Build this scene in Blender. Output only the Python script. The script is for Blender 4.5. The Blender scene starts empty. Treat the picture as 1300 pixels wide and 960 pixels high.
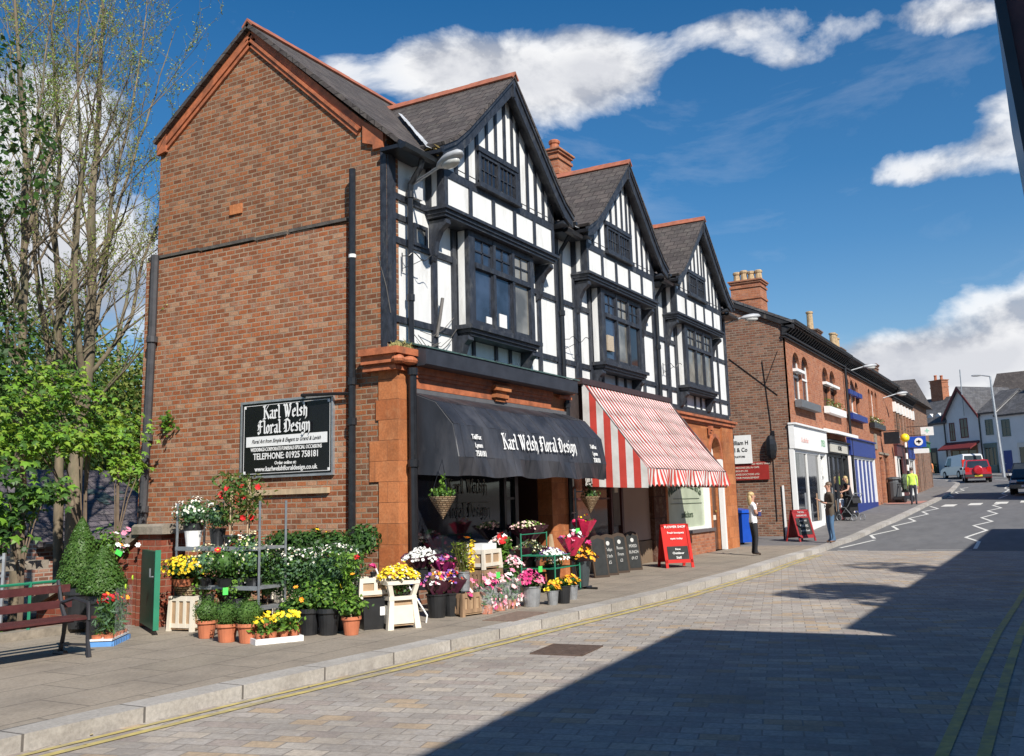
import bpy, bmesh, math, random
from mathutils import Vector, Matrix
RND = random.Random(11)
sc = bpy.context.scene
COL = sc.collection
PI = math.pi

# ------------------------------------------------------------------ camera
F, PX, PY = 1218.6, 650.0, 435.2
YAW, PITCH, ROLL = [math.radians(v) for v in (29.19, 9.444, -1.5605)]
fw = Vector((math.cos(PITCH)*math.cos(YAW), math.cos(PITCH)*math.sin(YAW), math.sin(PITCH)))
rt0 = Vector((math.sin(YAW), -math.cos(YAW), 0)); up0 = rt0.cross(fw)
rt = math.cos(ROLL)*rt0 + math.sin(ROLL)*up0
up = -math.sin(ROLL)*rt0 + math.cos(ROLL)*up0
CAM = Vector((-11.41, -8.5, 1.45))
cd = bpy.data.cameras.new('camera'); cam = bpy.data.objects.new('camera', cd); COL.objects.link(cam)
M = Matrix((rt, up, -fw)).transposed().to_4x4(); M.translation = CAM
cam.matrix_world = M
cd.sensor_width = 36; cd.lens = F/1300*36; cd.shift_y = -(480-PY)/1300
cd.clip_start = .1; cd.clip_end = 2000
sc.camera = cam

def ray(px, py):
    return ((px-PX)/F*rt - (py-PY)/F*up + fw)
GP = [(-400, 0), (17, 0), (21, .08), (26, .36), (37, .8), (44, 1.0), (52, 1.28), (60, 1.66), (75, 2.45), (85, 3.0), (95, 3.4), (120, 4.2), (400, 6)]
def gz(x):
    for (a, za), (b, zb) in zip(GP, GP[1:]):
        if x <= b: return za+(zb-za)*max(0, (x-a))/(b-a)
    return GP[-1][1]
def at(px, py, ax, v):
    r = ray(px, py); i = 'xyz'.index(ax); t = (v-CAM[i])/r[i]
    return CAM+r*t
def gp(px, py, dz=0):
    r = ray(px, py); t = 2.0
    while t < 200:
        p = CAM+r*t
        if p.z < gz(p.x)+dz: return p
        t += .01 if t < 40 else .03
    return p

# ------------------------------------------------------------------ scene graph helpers
def tag(o, label=None, cat=None, group=None, kind=None):
    if label: o['label'] = label
    if cat: o['category'] = cat
    if group: o['group'] = group
    if kind: o['kind'] = kind
    return o
def thing(name, label, cat, loc=(0, 0, 0), rz=0, group=None):
    o = bpy.data.objects.new(name, None); COL.objects.link(o)
    o.empty_display_size = .1
    o.location = loc; o.rotation_euler = (0, 0, rz)
    return tag(o, label, cat, group)
def dup(root, label, loc, rz=0, group=None, s=None):
    r = root.copy(); COL.objects.link(r); r.location = loc; r.rotation_euler = (0, 0, rz)
    if s: r.scale = (s, s, s)
    r['label'] = label
    if group: r['group'] = group
    for ch in list(root.children):
        c = ch.copy(); COL.objects.link(c); c.parent = r
        for g in list(ch.children):
            d = g.copy(); COL.objects.link(d); d.parent = c
    return r

class MB:
    def __init__(s): s.v = []; s.f = []; s.m = []
    def face(s, pts, m=0):
        n = len(s.v); s.v += [tuple(p) for p in pts]; s.f.append(tuple(range(n, n+len(pts)))); s.m.append(m)
    def box(s, x0, x1, y0, y1, z0, z1, m=0):
        n = len(s.v)
        s.v += [(x0, y0, z0), (x1, y0, z0), (x1, y1, z0), (x0, y1, z0), (x0, y0, z1), (x1, y0, z1), (x1, y1, z1), (x0, y1, z1)]
        for f in ((0, 3, 2, 1), (4, 5, 6, 7), (0, 1, 5, 4), (1, 2, 6, 5), (2, 3, 7, 6), (3, 0, 4, 7)):
            s.f.append(tuple(n+i for i in f)); s.m.append(m)
        return s
    def hexa(s, b, t, m=0):
        "b, t: four bottom and four top points, same winding (ccw from above)"
        n = len(s.v); s.v += [tuple(p) for p in b]+[tuple(p) for p in t]
        for f in ((0, 3, 2, 1), (4, 5, 6, 7), (0, 1, 5, 4), (1, 2, 6, 5), (2, 3, 7, 6), (3, 0, 4, 7)):
            s.f.append(tuple(n+i for i in f)); s.m.append(m)
        return s
    def prism(s, poly, ax, a, b, m=0):
        "poly = 2D points in the two other axes (x,y,z order), swept along ax from a to b"
        def P(u, v, w):
            return (w, u, v) if ax == 'x' else ((u, w, v) if ax == 'y' else (u, v, w))
        n = len(s.v); k = len(poly)
        s.v += [P(u, v, a) for u, v in poly]+[P(u, v, b) for u, v in poly]
        s.f.append(tuple(range(n, n+k))[::-1]); s.m.append(m)
        s.f.append(tuple(range(n+k, n+2*k))); s.m.append(m)
        for i in range(k):
            j = (i+1) % k
            s.f.append((n+i, n+j, n+k+j, n+k+i)); s.m.append(m)
        return s
    def tube(s, pts, rad, n=6, m=0, caps=True):
        pts = [Vector(p) for p in pts]
        if not hasattr(rad, '__len__'): rad = [rad]*len(pts)
        base = len(s.v); prev = None
        for i, p in enumerate(pts):
            d = (pts[min(i+1, len(pts)-1)]-pts[max(i-1, 0)])
            d = d.normalized() if d.length > 1e-9 else Vector((0, 0, 1))
            if prev is None:
                a = d.orthogonal().normalized()
            else:
                a = (prev-prev.dot(d)*d)
                a = a.normalized() if a.length > 1e-6 else d.orthogonal().normalized()
            prev = a; b = d.cross(a)
            for k in range(n):
                t = 2*PI*k/n
                s.v.append(tuple(p+rad[i]*(math.cos(t)*a+math.sin(t)*b)))
        for i in range(len(pts)-1):
            for k in range(n):
                k2 = (k+1) % n
                s.f.append((base+i*n+k, base+i*n+k2, base+(i+1)*n+k2, base+(i+1)*n+k)); s.m.append(m)
        if caps:
            s.f.append(tuple(base+k for k in range(n))[::-1]); s.m.append(m)
            e = base+(len(pts)-1)*n
            s.f.append(tuple(e+k for k in range(n))); s.m.append(m)
        return s
    def lathe(s, prof, c=(0, 0, 0), n=16, m=0):
        "prof: (radius, z) list"
        base = len(s.v)
        for r, z in prof:
            for k in range(n):
                t = 2*PI*k/n
                s.v.append((c[0]+r*math.cos(t), c[1]+r*math.sin(t), c[2]+z))
        for i in range(len(prof)-1):
            for k in range(n):
                k2 = (k+1) % n
                s.f.append((base+i*n+k, base+i*n+k2, base+(i+1)*n+k2, base+(i+1)*n+k)); s.m.append(m)
        s.f.append(tuple(base+k for k in range(n))[::-1]); s.m.append(m)
        e = base+(len(prof)-1)*n
        s.f.append(tuple(e+k for k in range(n))); s.m.append(m)
        return s
    def ball(s, c, r, m=0, nu=10, nv=7, jit=0):
        if not hasattr(r, '__len__'): r = (r, r, r)
        base = len(s.v)
        for i in range(nv+1):
            ph = -PI/2+PI*i/nv
            for k in range(nu):
                t = 2*PI*k/nu; q = 1+RND.uniform(-jit, jit)
                s.v.append((c[0]+q*r[0]*math.cos(ph)*math.cos(t), c[1]+q*r[1]*math.cos(ph)*math.sin(t), c[2]+q*r[2]*math.sin(ph)))
        for i in range(nv):
            for k in range(nu):
                k2 = (k+1) % nu
                s.f.append((base+i*nu+k, base+i*nu+k2, base+(i+1)*nu+k2, base+(i+1)*nu+k)); s.m.append(m)
        return s
    def leaf(s, p, size, m=0, nrm=None, w=.55):
        d = Vector((RND.gauss(0, 1), RND.gauss(0, 1), RND.gauss(0, .7)))
        if nrm is None: nn = Vector((RND.gauss(0, 1), RND.gauss(0, 1), RND.gauss(.6, .8)))
        else: nn = Vector(nrm)+Vector((RND.gauss(0, .5), RND.gauss(0, .5), RND.gauss(0, .5)))
        if nn.length < 1e-3: nn = Vector((0, 0, 1))
        nn.normalize(); d = d-d.dot(nn)*nn
        if d.length < 1e-3: d = nn.orthogonal()
        d.normalize(); e = nn.cross(d)
        sz = size*RND.uniform(.7, 1.25); p = Vector(p)
        s.face([p-d*sz*.5, p+e*sz*w*.5-d*sz*.05, p+d*sz*.5, p-e*sz*w*.5-d*sz*.05], m)
    def mleaf(s, p, size, m=0, nrm=(0, -.5, .8)):
        nn = Vector(nrm)+Vector((RND.gauss(0, .35), RND.gauss(0, .35), RND.gauss(0, .25))); nn.normalize(); a = nn.orthogonal().normalized(); b = nn.cross(a); t0 = RND.random()*6.28; p = Vector(p); sz = size*RND.uniform(.7, 1.2)
        s.face([p+sz*.5*q*(math.cos(t0+PI*i/5)*a+math.sin(t0+PI*i/5)*b)+nn*sz*(.08 if i % 2 else -.06) for i, q in enumerate((1, .5, .95, .45, .8, .3, .8, .45, .95, .5))], m)
    def flower(s, p, size, m=0, nrm=(0, -.5, .8), k=6, cm=None):
        nn = Vector(nrm)+Vector((RND.gauss(0, .4), RND.gauss(0, .4), RND.gauss(0, .3))); nn.normalize()
        a = nn.orthogonal().normalized(); b = nn.cross(a); p = Vector(p); n = len(s.v)
        s.v.append(tuple(p-nn*size*.12))
        for i in range(2*k):
            t = PI*i/k; r = size*.5*(1 if i % 2 == 0 else .72)*RND.uniform(.9, 1.1)
            s.v.append(tuple(p+r*(math.cos(t)*a+math.sin(t)*b)+nn*size*RND.uniform(.02, .14)))
        for i in range(2*k):
            s.f.append((n, n+1+i, n+1+(i+1) % (2*k))); s.m.append(m)
        if cm is not None:
            q = p+nn*size*.08
            s.face([q+size*.15*(math.cos(PI*j/3)*a+math.sin(PI*j/3)*b) for j in range(6)], cm)
    def xf(s, M):
        s.v = [tuple(M @ Vector(p)) for p in s.v]; return s
    def add(s, o, M=None):
        n = len(s.v); s.v += [tuple(M @ Vector(p)) for p in o.v] if M else o.v
        s.f += [tuple(i+n for i in f) for f in o.f]; s.m += o.m
        return s
    def build(s, name, mats, parent=None, smooth=False, bevel=0, loc=None):
        me = bpy.data.meshes.new(name); me.from_pydata(s.v, [], s.f)
        if not isinstance(mats, (list, tuple)): mats = [mats]
        for m in mats: me.materials.append(m)
        me.polygons.foreach_set('material_index', s.m)
        if smooth is True: me.polygons.foreach_set('use_smooth', [True]*len(s.f))
        me.update()
        if smooth == 'auto': me.shade_smooth_by_angle(angle=math.radians(40)) if hasattr(me, 'shade_smooth_by_angle') else None
        me.validate()
        bm = bmesh.new(); bm.from_mesh(me); 
        if len(s.f) < 3000: bmesh.ops.recalc_face_normals(bm, faces=bm.faces)
        bm.to_mesh(me); bm.free()
        o = bpy.data.objects.new(name, me); COL.objects.link(o)
        if parent: o.parent = parent
        if loc: o.location = loc
        if bevel:
            b = o.modifiers.new('bevel', 'BEVEL'); b.width = bevel; b.segments = 1; b.limit_method = 'ANGLE'
        return o
def struct(name, mb, mats, **k):
    return tag(mb.build(name, mats, **k), kind='structure')

def wall_holes(mb, ax, w, u0, u1, v0, v1, holes, depth, m=0, mr=None, inward=1):
    """flat wall in plane ax=w, u = other horizontal axis, v = z; holes (u0,u1,v0,v1[,arch rise]); reveals run depth*inward along ax"""
    mr = m if mr is None else mr
    P = (lambda u, v, q: (w+q, u, v)) if ax == 'x' else (lambda u, v, q: (u, w+q, v))
    us = sorted({u0, u1}|{h[0] for h in holes}|{h[1] for h in holes}); vs = sorted({v0, v1}|{h[2] for h in holes}|{h[3] for h in holes})
    us = [u for u in us if u0 <= u <= u1]; vs = [v for v in vs if v0 <= v <= v1]
    for a, b in zip(us, us[1:]):
        for c, d in zip(vs, vs[1:]):
            cu, cv = (a+b)/2, (c+d)/2
            if any(h[0] < cu < h[1] and h[2] < cv < h[3] for h in holes): continue
            mb.face([P(a, c, 0), P(b, c, 0), P(b, d, 0), P(a, d, 0)], m)
    D = depth*inward
    for h in holes:
        a, b, c, d = h[:4]
        mb.face([P(a, c, 0), P(a, d, 0), P(a, d, D), P(a, c, D)], mr)
        mb.face([P(b, c, 0), P(b, d, 0), P(b, d, D), P(b, c, D)], mr)
        mb.face([P(a, c, 0), P(b, c, 0), P(b, c, D), P(a, c, D)], mr)
        if len(h) > 4 and h[4] > 0:
            r = h[4]; n = 10; cu = (a+b)/2; hw = (b-a)/2
            arc = [(cu+hw*math.cos(PI*i/n), d-r+r*math.sin(PI*i/n)) for i in range(n+1)]
            for (p, q), (p2, q2) in zip(arc, arc[1:]):
                mb.face([P(p, q, .0), P(p2, q2, .0), P(p2, d, .0), P(p, d, .0)], m)
                mb.face([P(p, q, 0), P(p2, q2, 0), P(p2, q2, D), P(p, q, D)], mr)
        else:
            mb.face([P(a, d, 0), P(b, d, 0), P(b, d, D), P(a, d, D)], mr)

# ------------------------------------------------------------------ materials
MATS = {}
def nt(name):
    m = bpy.data.materials.new(name); m.use_nodes = True; n = m.node_tree; n.nodes.clear()
    out = n.nodes.new('ShaderNodeOutputMaterial'); p = n.nodes.new('ShaderNodeBsdfPrincipled')
    n.links.new(p.outputs[0], out.inputs[0]); MATS[name] = m
    return m, n, p
def mixc(n, a, b, fac, mode='MIX'):
    x = n.nodes.new('ShaderNodeMix'); x.data_type = 'RGBA'; x.blend_type = mode
    for sck, v in ((x.inputs[0], fac), (x.inputs[6], a), (x.inputs[7], b)):
        if hasattr(v, 'links') or hasattr(v, 'is_linked'): n.links.new(v, sck)
        elif isinstance(v, (tuple, list)): sck.default_value = (*v[:3], 1)
        else: sck.default_value = v
    return x.outputs[2]
def math_(n, op, a, b=0, clamp=False):
    x = n.nodes.new('ShaderNodeMath'); x.operation = op; x.use_clamp = clamp
    for sck, v in ((x.inputs[0], a), (x.inputs[1], b)):
        if hasattr(v, 'is_linked'): n.links.new(v, sck)
        else: sck.default_value = v
    return x.outputs[0]
def noise(n, vec, scale, detail=4, rough=.55, dist=0):
    x = n.nodes.new('ShaderNodeTexNoise'); x.inputs['Scale'].default_value = scale; x.inputs['Detail'].default_value = detail
    x.inputs['Roughness'].default_value = rough; x.inputs['Distortion'].default_value = dist
    if vec: n.links.new(vec, x.inputs['Vector'])
    return x.outputs['Fac']
def ramp(n, fac, stops, interp='LINEAR'):
    x = n.nodes.new('ShaderNodeValToRGB'); cr = x.color_ramp; cr.interpolation = interp
    while len(cr.elements) > 1: cr.elements.remove(cr.elements[-1])
    cr.elements[0].position = stops[0][0]
    c = stops[0][1]; cr.elements[0].color = (*c, 1) if hasattr(c, '__len__') else (c, c, c, 1)
    for p, c in stops[1:]:
        e = cr.elements.new(p); e.color = (*c, 1) if hasattr(c, '__len__') else (c, c, c, 1)
    n.links.new(fac, x.inputs[0]); return x.outputs[0]
def bump(n, p, h, strength=.3, dist=.01):
    b = n.nodes.new('ShaderNodeBump'); b.inputs['Strength'].default_value = strength; b.inputs['Distance'].default_value = dist
    n.links.new(h, b.inputs['Height']); n.links.new(b.outputs[0], p.inputs['Normal'])
def plain(name, col, rough=.6, metal=0, var=.12, scale=6, bmp=0, spec=.5, dirt=None, stretch=None, coat=0):
    m, n, p = nt(name)
    p.inputs['Roughness'].default_value = rough; p.inputs['Metallic'].default_value = metal
    p.inputs['Specular IOR Level'].default_value = spec
    if coat: p.inputs['Coat Weight'].default_value = coat; p.inputs['Coat Roughness'].default_value = .08
    tc = n.nodes.new('ShaderNodeTexCoord'); v = tc.outputs['Object']
    if stretch:
        mp = n.nodes.new('ShaderNodeMapping'); mp.inputs['Scale'].default_value = stretch; n.links.new(v, mp.inputs[0]); v = mp.outputs[0]
    nf = noise(n, v, scale, 5, .6)
    lo = tuple(max(0, c*(1-var)) for c in col); hi = tuple(min(1, c*(1+var)) for c in col)
    c = ramp(n, nf, [(.3, lo), (.7, hi)])
    if dirt:
        nf2 = noise(n, v, scale*.35, 6, .7)
        c = mixc(n, c, dirt[0], ramp(n, nf2, [(dirt[1], 0.0), (dirt[1]+.15, dirt[2])]))
    n.links.new(c, p.inputs['Base Color'])
    if bmp: bump(n, p, noise(n, v, scale*4, 4), bmp, .01)
    return m
def boxuv(n):
    "object coordinates unwrapped on the side the face looks to: (u, z)"
    tc = n.nodes.new('ShaderNodeTexCoord'); g = n.nodes.new('ShaderNodeSeparateXYZ'); n.links.new(tc.outputs['Object'], g.inputs[0])
    gn = n.nodes.new('ShaderNodeSeparateXYZ'); n.links.new(tc.outputs['Normal'], gn.inputs[0])
    f = math_(n, 'GREATER_THAN', math_(n, 'ABSOLUTE', gn.outputs[0]), .6)
    u = math_(n, 'ADD', math_(n, 'MULTIPLY', g.outputs[1], f), math_(n, 'MULTIPLY', g.outputs[0], math_(n, 'SUBTRACT', 1, f)))
    fz = math_(n, 'GREATER_THAN', math_(n, 'ABSOLUTE', gn.outputs[2]), .85)
    v = math_(n, 'ADD', math_(n, 'MULTIPLY', g.outputs[1], fz), math_(n, 'MULTIPLY', g.outputs[2], math_(n, 'SUBTRACT', 1, fz)))
    c = n.nodes.new('ShaderNodeCombineXYZ'); n.links.new(u, c.inputs[0]); n.links.new(v, c.inputs[1])
    return c.outputs[0], tc.outputs['Object']
def brick(name, cols, mortar, w=.235, h=.08, ms=.01, bmp=.6, stain=(.1, .07, .05), stain_amt=.35, pale=(.5, .4, .32), pale_amt=.25, off=.5, rough=.85, uv=None, squash=1):
    m, n, p = nt(name); p.inputs['Roughness'].default_value = rough; p.inputs['Specular IOR Level'].default_value = .25
    if uv is None: vec, obj = boxuv(n)
    else: vec, obj = uv(n)
    warp = n.nodes.new('ShaderNodeTexNoise'); warp.inputs['Scale'].default_value = 5; n.links.new(obj, warp.inputs['Vector'])
    ws = n.nodes.new('ShaderNodeVectorMath'); ws.operation = 'MULTIPLY_ADD'; n.links.new(warp.outputs['Color'], ws.inputs[0])
    ws.inputs[1].default_value = (.012, .009, 0); n.links.new(vec, ws.inputs[2])
    b = n.nodes.new('ShaderNodeTexBrick'); n.links.new(ws.outputs[0], b.inputs['Vector'])
    b.inputs['Scale'].default_value = 1; b.inputs['Brick Width'].default_value = w; b.inputs['Row Height'].default_value = h
    b.inputs['Mortar Size'].default_value = ms; b.inputs['Mortar Smooth'].default_value = .3; b.offset = off; b.squash = squash
    b.inputs['Color1'].default_value = (0, 0, 0, 1); b.inputs['Color2'].default_value = (1, 1, 1, 1); b.inputs['Mortar'].default_value = (.5, .5, .5, 1)
    k = len(cols)
    c = ramp(n, b.outputs['Color'], [(i/k, cc) for i, cc in enumerate(cols)], 'CONSTANT' if k > 3 else 'LINEAR')
    c = mixc(n, c, (0, 0, 0), ramp(n, noise(n, obj, 30, 4, .7), [(.35, .28), (.65, 0.0)]))
    c = mixc(n, c, stain, ramp(n, noise(n, obj, .9, 6, .65), [(.45, 0.0), (.72, stain_amt)]))
    stx = n.nodes.new('ShaderNodeMapping'); stx.inputs['Scale'].default_value = (2.2, 2.2, .22); n.links.new(obj, stx.inputs[0])
    c = mixc(n, c, stain, ramp(n, noise(n, stx.outputs[0], 1.6, 6, .7), [(.55, 0.0), (.78, stain_amt*.8)]))
    c = mixc(n, c, pale, ramp(n, noise(n, obj, 6.5, 7, .75), [(.5, 0.0), (.75, pale_amt*1.6)]))
    mo = mixc(n, mortar, stain, ramp(n, noise(n, obj, 3, 5, .7), [(.4, 0.0), (.7, .5)]))
    c = mixc(n, c, mo, b.outputs['Fac']); n.links.new(c, p.inputs['Base Color'])
    hgt = math_(n, 'SUBTRACT', math_(n, 'MULTIPLY', noise(n, obj, 45, 3), .35), b.outputs['Fac'])
    bump(n, p, hgt, bmp, .012)
    return m
def glass(name, col, rough=.06, var=.25, spec=.8):
    m, n, p = nt(name); p.inputs['Roughness'].default_value = rough; p.inputs['Specular IOR Level'].default_value = spec
    tc = n.nodes.new('ShaderNodeTexCoord'); f = noise(n, tc.outputs['Object'], 1.4, 3)
    n.links.new(ramp(n, f, [(.35, tuple(c*(1-var) for c in col)), (.65, tuple(c*(1+var) for c in col))]), p.inputs['Base Color'])
    bump(n, p, noise(n, tc.outputs['Object'], 1.2, 2), .12, .02)
    return m

BR_GABLE = brick('gable_brick', [(.24, .082, .034), (.32, .108, .042), (.38, .13, .05), (.2, .07, .032), (.4, .155, .07), (.25, .095, .045), (.34, .115, .046), (.28, .12, .062), (.43, .19, .095), (.21, .085, .042)], (.33, .245, .165), w=.2, h=.08, ms=.012, pale_amt=.2, bmp=.9)
BR_LOWER = brick('lower_brick', [(.32, .1, .04), (.41, .13, .05), (.46, .16, .065), (.35, .11, .045), (.47, .2, .105), (.28, .095, .042), (.42, .135, .055), (.37, .15, .078), (.49, .26, .15), (.3, .11, .052)], (.4, .29, .2), w=.2, h=.081, ms=.012, pale_amt=.25, stain_amt=.35, bmp=.9)
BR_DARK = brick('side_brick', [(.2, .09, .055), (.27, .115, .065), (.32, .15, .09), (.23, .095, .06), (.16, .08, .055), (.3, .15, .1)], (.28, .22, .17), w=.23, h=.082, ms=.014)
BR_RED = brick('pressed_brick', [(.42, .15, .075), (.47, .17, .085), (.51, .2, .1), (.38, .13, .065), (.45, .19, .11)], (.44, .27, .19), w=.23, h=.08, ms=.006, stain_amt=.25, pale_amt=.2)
BR_WALL = brick('glazed_red_brick', [(.26, .06, .032), (.31, .075, .04), (.35, .085, .045), (.28, .07, .04)], (.32, .2, .14), w=.24, h=.085, ms=.007, stain_amt=.3, pale_amt=.12)
BR_YARD = brick('yard_brick', [(.4, .16, .1), (.3, .12, .08), (.45, .25, .18), (.22, .1, .07), (.5, .33, .25), (.36, .14, .09)], (.45, .38, .32), w=.23, h=.08, ms=.014)
TERRA = brick('terracotta', [(.5, .17, .06), (.56, .2, .075), (.46, .15, .055), (.6, .22, .085)], (.3, .12, .06), w=.46, h=.3, ms=.004, bmp=.25, stain=(.16, .07, .035), stain_amt=.75, pale=(.62, .3, .14), pale_amt=.3, rough=.7)
TERRA_TRIM = plain('terracotta_trim', (.42, .13, .055), .7, var=.3, scale=7, bmp=.2, dirt=((.12, .06, .04), .5, .6))
STONE = plain('stone_coping', (.27, .23, .18), .9, var=.3, scale=8, bmp=.5, dirt=((.1, .1, .06), .5, .6))
RENDER = plain('white_render', (.74, .74, .72), .8, var=.07, scale=2, bmp=.3, dirt=((.42, .39, .33), .56, .5), stretch=(3, 3, .7))
TIMBER = plain('black_timber', (.026, .03, .04), .5, var=.5, scale=14, bmp=.5, dirt=((.13, .13, .125), .54, .5), stretch=(1, 1, .5))
IRON = plain('black_iron', (.014, .015, .018), .35, var=.3, scale=10, dirt=((.08, .07, .06), .6, .4))
WHITE = plain('white_paint', (.8, .8, .78), .5, var=.04, scale=5, dirt=((.55, .53, .48), .6, .3))
CREAM = plain('cream_plastic', (.72, .66, .55), .5, var=.06, scale=8, dirt=((.45, .36, .24), .62, .4))
GLASS_D = glass('dark_glass', (.014, .016, .022))
GLASS_B = glass('blue_glass', (.03, .045, .075), var=.6)
GLASS_C = glass('curtained_glass', (.2, .19, .165), var=.5, rough=.1)
GLASS_G = glass('pale_green_glass', (.46, .52, .38), var=.12, rough=.25)
def tilemat(name, cols, w, h, uvf, ms=.008, lich=(.2, .19, .16)):
    return brick(name, cols, tuple(c*.35 for c in cols[0]), w=w, h=h, ms=ms, bmp=.9, stain=(.05, .045, .04), stain_amt=.5, pale=lich, pale_amt=.35, uv=uvf, rough=.75)
def uv_slope(n):
    "rows follow the height, columns the horizontal run"
    tc = n.nodes.new('ShaderNodeTexCoord'); g = n.nodes.new('ShaderNodeSeparateXYZ'); n.links.new(tc.outputs['Object'], g.inputs[0])
    gn = n.nodes.new('ShaderNodeSeparateXYZ'); n.links.new(tc.outputs['Normal'], gn.inputs[0])
    f = math_(n, 'GREATER_THAN', math_(n, 'ABSOLUTE', gn.outputs[0]), math_(n, 'ABSOLUTE', gn.outputs[1]))
    u = math_(n, 'ADD', math_(n, 'MULTIPLY', g.outputs[1], f), math_(n, 'MULTIPLY', g.outputs[0], math_(n, 'SUBTRACT', 1, f)))
    c = n.nodes.new('ShaderNodeCombineXYZ'); n.links.new(u, c.inputs[0]); n.links.new(g.outputs[2], c.inputs[1])
    return c.outputs[0], tc.outputs['Object']
SLATE = tilemat('roof_tiles', [(.095, .08, .075), (.12, .1, .092), (.105, .09, .085), (.08, .068, .065)], .28, .15, uv_slope)
SLATE_P = tilemat('purple_slate', [(.14, .12, .135), (.17, .145, .16), (.12, .105, .12), (.2, .17, .18)], .3, .13, uv_slope)
SLATE_G = tilemat('grey_slate', [(.12, .12, .13), (.15, .15, .16), (.1, .1, .11)], .3, .16, uv_slope)
RIDGE = plain('ridge_tile', (.34, .115, .065), .7, var=.25, scale=6, bmp=.3, dirt=((.15, .1, .07), .55, .5))
LEAD = plain('lead_flashing', (.5, .52, .54), .5, var=.2, scale=5, dirt=((.2, .2, .2), .5, .4))
def setts(n):
    tc = n.nodes.new('ShaderNodeTexCoord'); mp = n.nodes.new('ShaderNodeMapping'); mp.inputs['Rotation'].default_value = (0, 0, math.radians(76))
    n.links.new(tc.outputs['Object'], mp.inputs[0]); return mp.outputs[0], tc.outputs['Object']
SETTS = brick('road_setts', [(.42, .38, .335), (.49, .44, .38), (.45, .405, .355), (.53, .46, .38), (.39, .35, .31), (.5, .38, .26), (.44, .4, .36), (.4, .34, .3), (.47, .42, .37)], (.3, .265, .23), w=.27, h=.165, ms=.007, bmp=.8, stain=(.17, .15, .135), stain_amt=.6, pale=(.4, .33, .25), pale_amt=.35, uv=setts, rough=.8)
def flags(n):
    tc = n.nodes.new('ShaderNodeTexCoord'); return tc.outputs['Object'], tc.outputs['Object']
FLAGS = brick('pavement_flags', [(.32, .275, .215), (.36, .305, .24), (.34, .29, .23)], (.13, .11, .09), w=.9, h=.62, ms=.008, bmp=.2, stain=(.14, .12, .1), stain_amt=.6, pale=(.33, .29, .24), pale_amt=.4, uv=flags, rough=.9)
ASPH_P = plain('footway_asphalt', (.16, .15, .145), .9, var=.22, scale=3, bmp=.3, dirt=((.23, .22, .2), .55, .5))
ASPH = plain('road_asphalt', (.13, .13, .132), .9, var=.15, scale=2.5, bmp=.3, dirt=((.19, .185, .18), .52, .5), stretch=(.3, 1, 1))
KERB = brick('granite_kerb', [(.46, .43, .39), (.54, .51, .47), (.5, .47, .43), (.42, .39, .35)], (.12, .11, .1), w=.95, h=2, ms=.012, bmp=.3, stain=(.2, .17, .14), stain_amt=.5, pale=(.5, .47, .42), pale_amt=.4, uv=flags, rough=.8)
YELLOW = plain('yellow_line', (.5, .4, .14), .8, var=.2, scale=9, dirt=((.3, .26, .17), .48, .8))
WLINE = plain('white_line', (.68, .67, .62), .8, var=.1, scale=9, dirt=((.3, .29, .27), .56, .6))
EARTH = plain('bare_ground', (.12, .1, .075), .95, var=.4, scale=2, bmp=.5)
PLASTIC_K = plain('black_plastic', (.02, .021, .023), .4, var=.2, scale=8, dirt=((.07, .065, .055), .58, .4))
POT = plain('terracotta_pot', (.5, .16, .075), .75, var=.12, scale=9, dirt=((.36, .2, .13), .55, .5))
GALV = plain('galvanised_metal', (.42, .44, .46), .4, metal=.6, var=.2, scale=9, dirt=((.25, .25, .25), .55, .4))
WOOD = plain('crate_wood', (.3, .19, .11), .8, var=.35, scale=12, bmp=.3, stretch=(1, 1, .2))
WOODP = plain('pale_wood', (.5, .37, .23), .75, var=.2, scale=12, bmp=.2, stretch=(1, 1, .3))
WICKER = brick('wicker', [(.55, .4, .24), (.65, .5, .32), (.45, .3, .17)], (.1, .06, .03), w=.06, h=.028, ms=.006, bmp=1, rough=.8)
SOIL = plain('potting_soil', (.03, .02, .014), 1, var=.3, scale=20)
BLUEP = plain('blue_plastic', (.01, .07, .42), .35, var=.08, scale=5)
REDP = plain('red_paint', (.5, .025, .02), .75, spec=.2, var=.12, scale=6)
CHALK = plain('chalkboard', (.02, .022, .022), .8, var=.4, scale=6, dirt=((.1, .1, .1), .55, .4))
MAROON = plain('maroon_paint', (.085, .024, .024), .5, var=.25, scale=9, dirt=((.2, .09, .07), .55, .4))
GREENP = plain('green_paint', (.012, .1, .06), .4, var=.2, scale=8)
BARK = plain('bark', (.17, .135, .09), .95, var=.45, scale=5, bmp=.8, dirt=((.08, .1, .05), .5, .6), stretch=(1, 1, .35))
TWIG = plain('twig_bark', (.15, .11, .075), .95, var=.3, scale=5)
def leafm(name, col, var=.35, rough=.5):
    m, n, p = nt(name); p.inputs['Roughness'].default_value = rough; p.inputs['Specular IOR Level'].default_value = .35
    g = n.nodes.new('ShaderNodeTexCoord'); f = noise(n, g.outputs['Object'], 9, 4, .7)
    n.links.new(ramp(n, f, [(.3, tuple(c*(1-var) for c in col)), (.7, tuple(min(1, c*(1+var)) for c in col))]), p.inputs['Base Color'])
    tr = n.nodes.new('ShaderNodeBsdfTranslucent'); tr.inputs[0].default_value = (min(1, col[0]*1.6), min(1, col[1]*1.5), col[2], 1)
    mx = n.nodes.new('ShaderNodeMixShader'); mx.inputs[0].default_value = .25
    n.links.new(p.outputs[0], mx.inputs[1]); n.links.new(tr.outputs[0], mx.inputs[2])
    n.links.new(mx.outputs[0], [x for x in n.nodes if x.type == 'OUTPUT_MATERIAL'][0].inputs[0])
    return m
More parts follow.
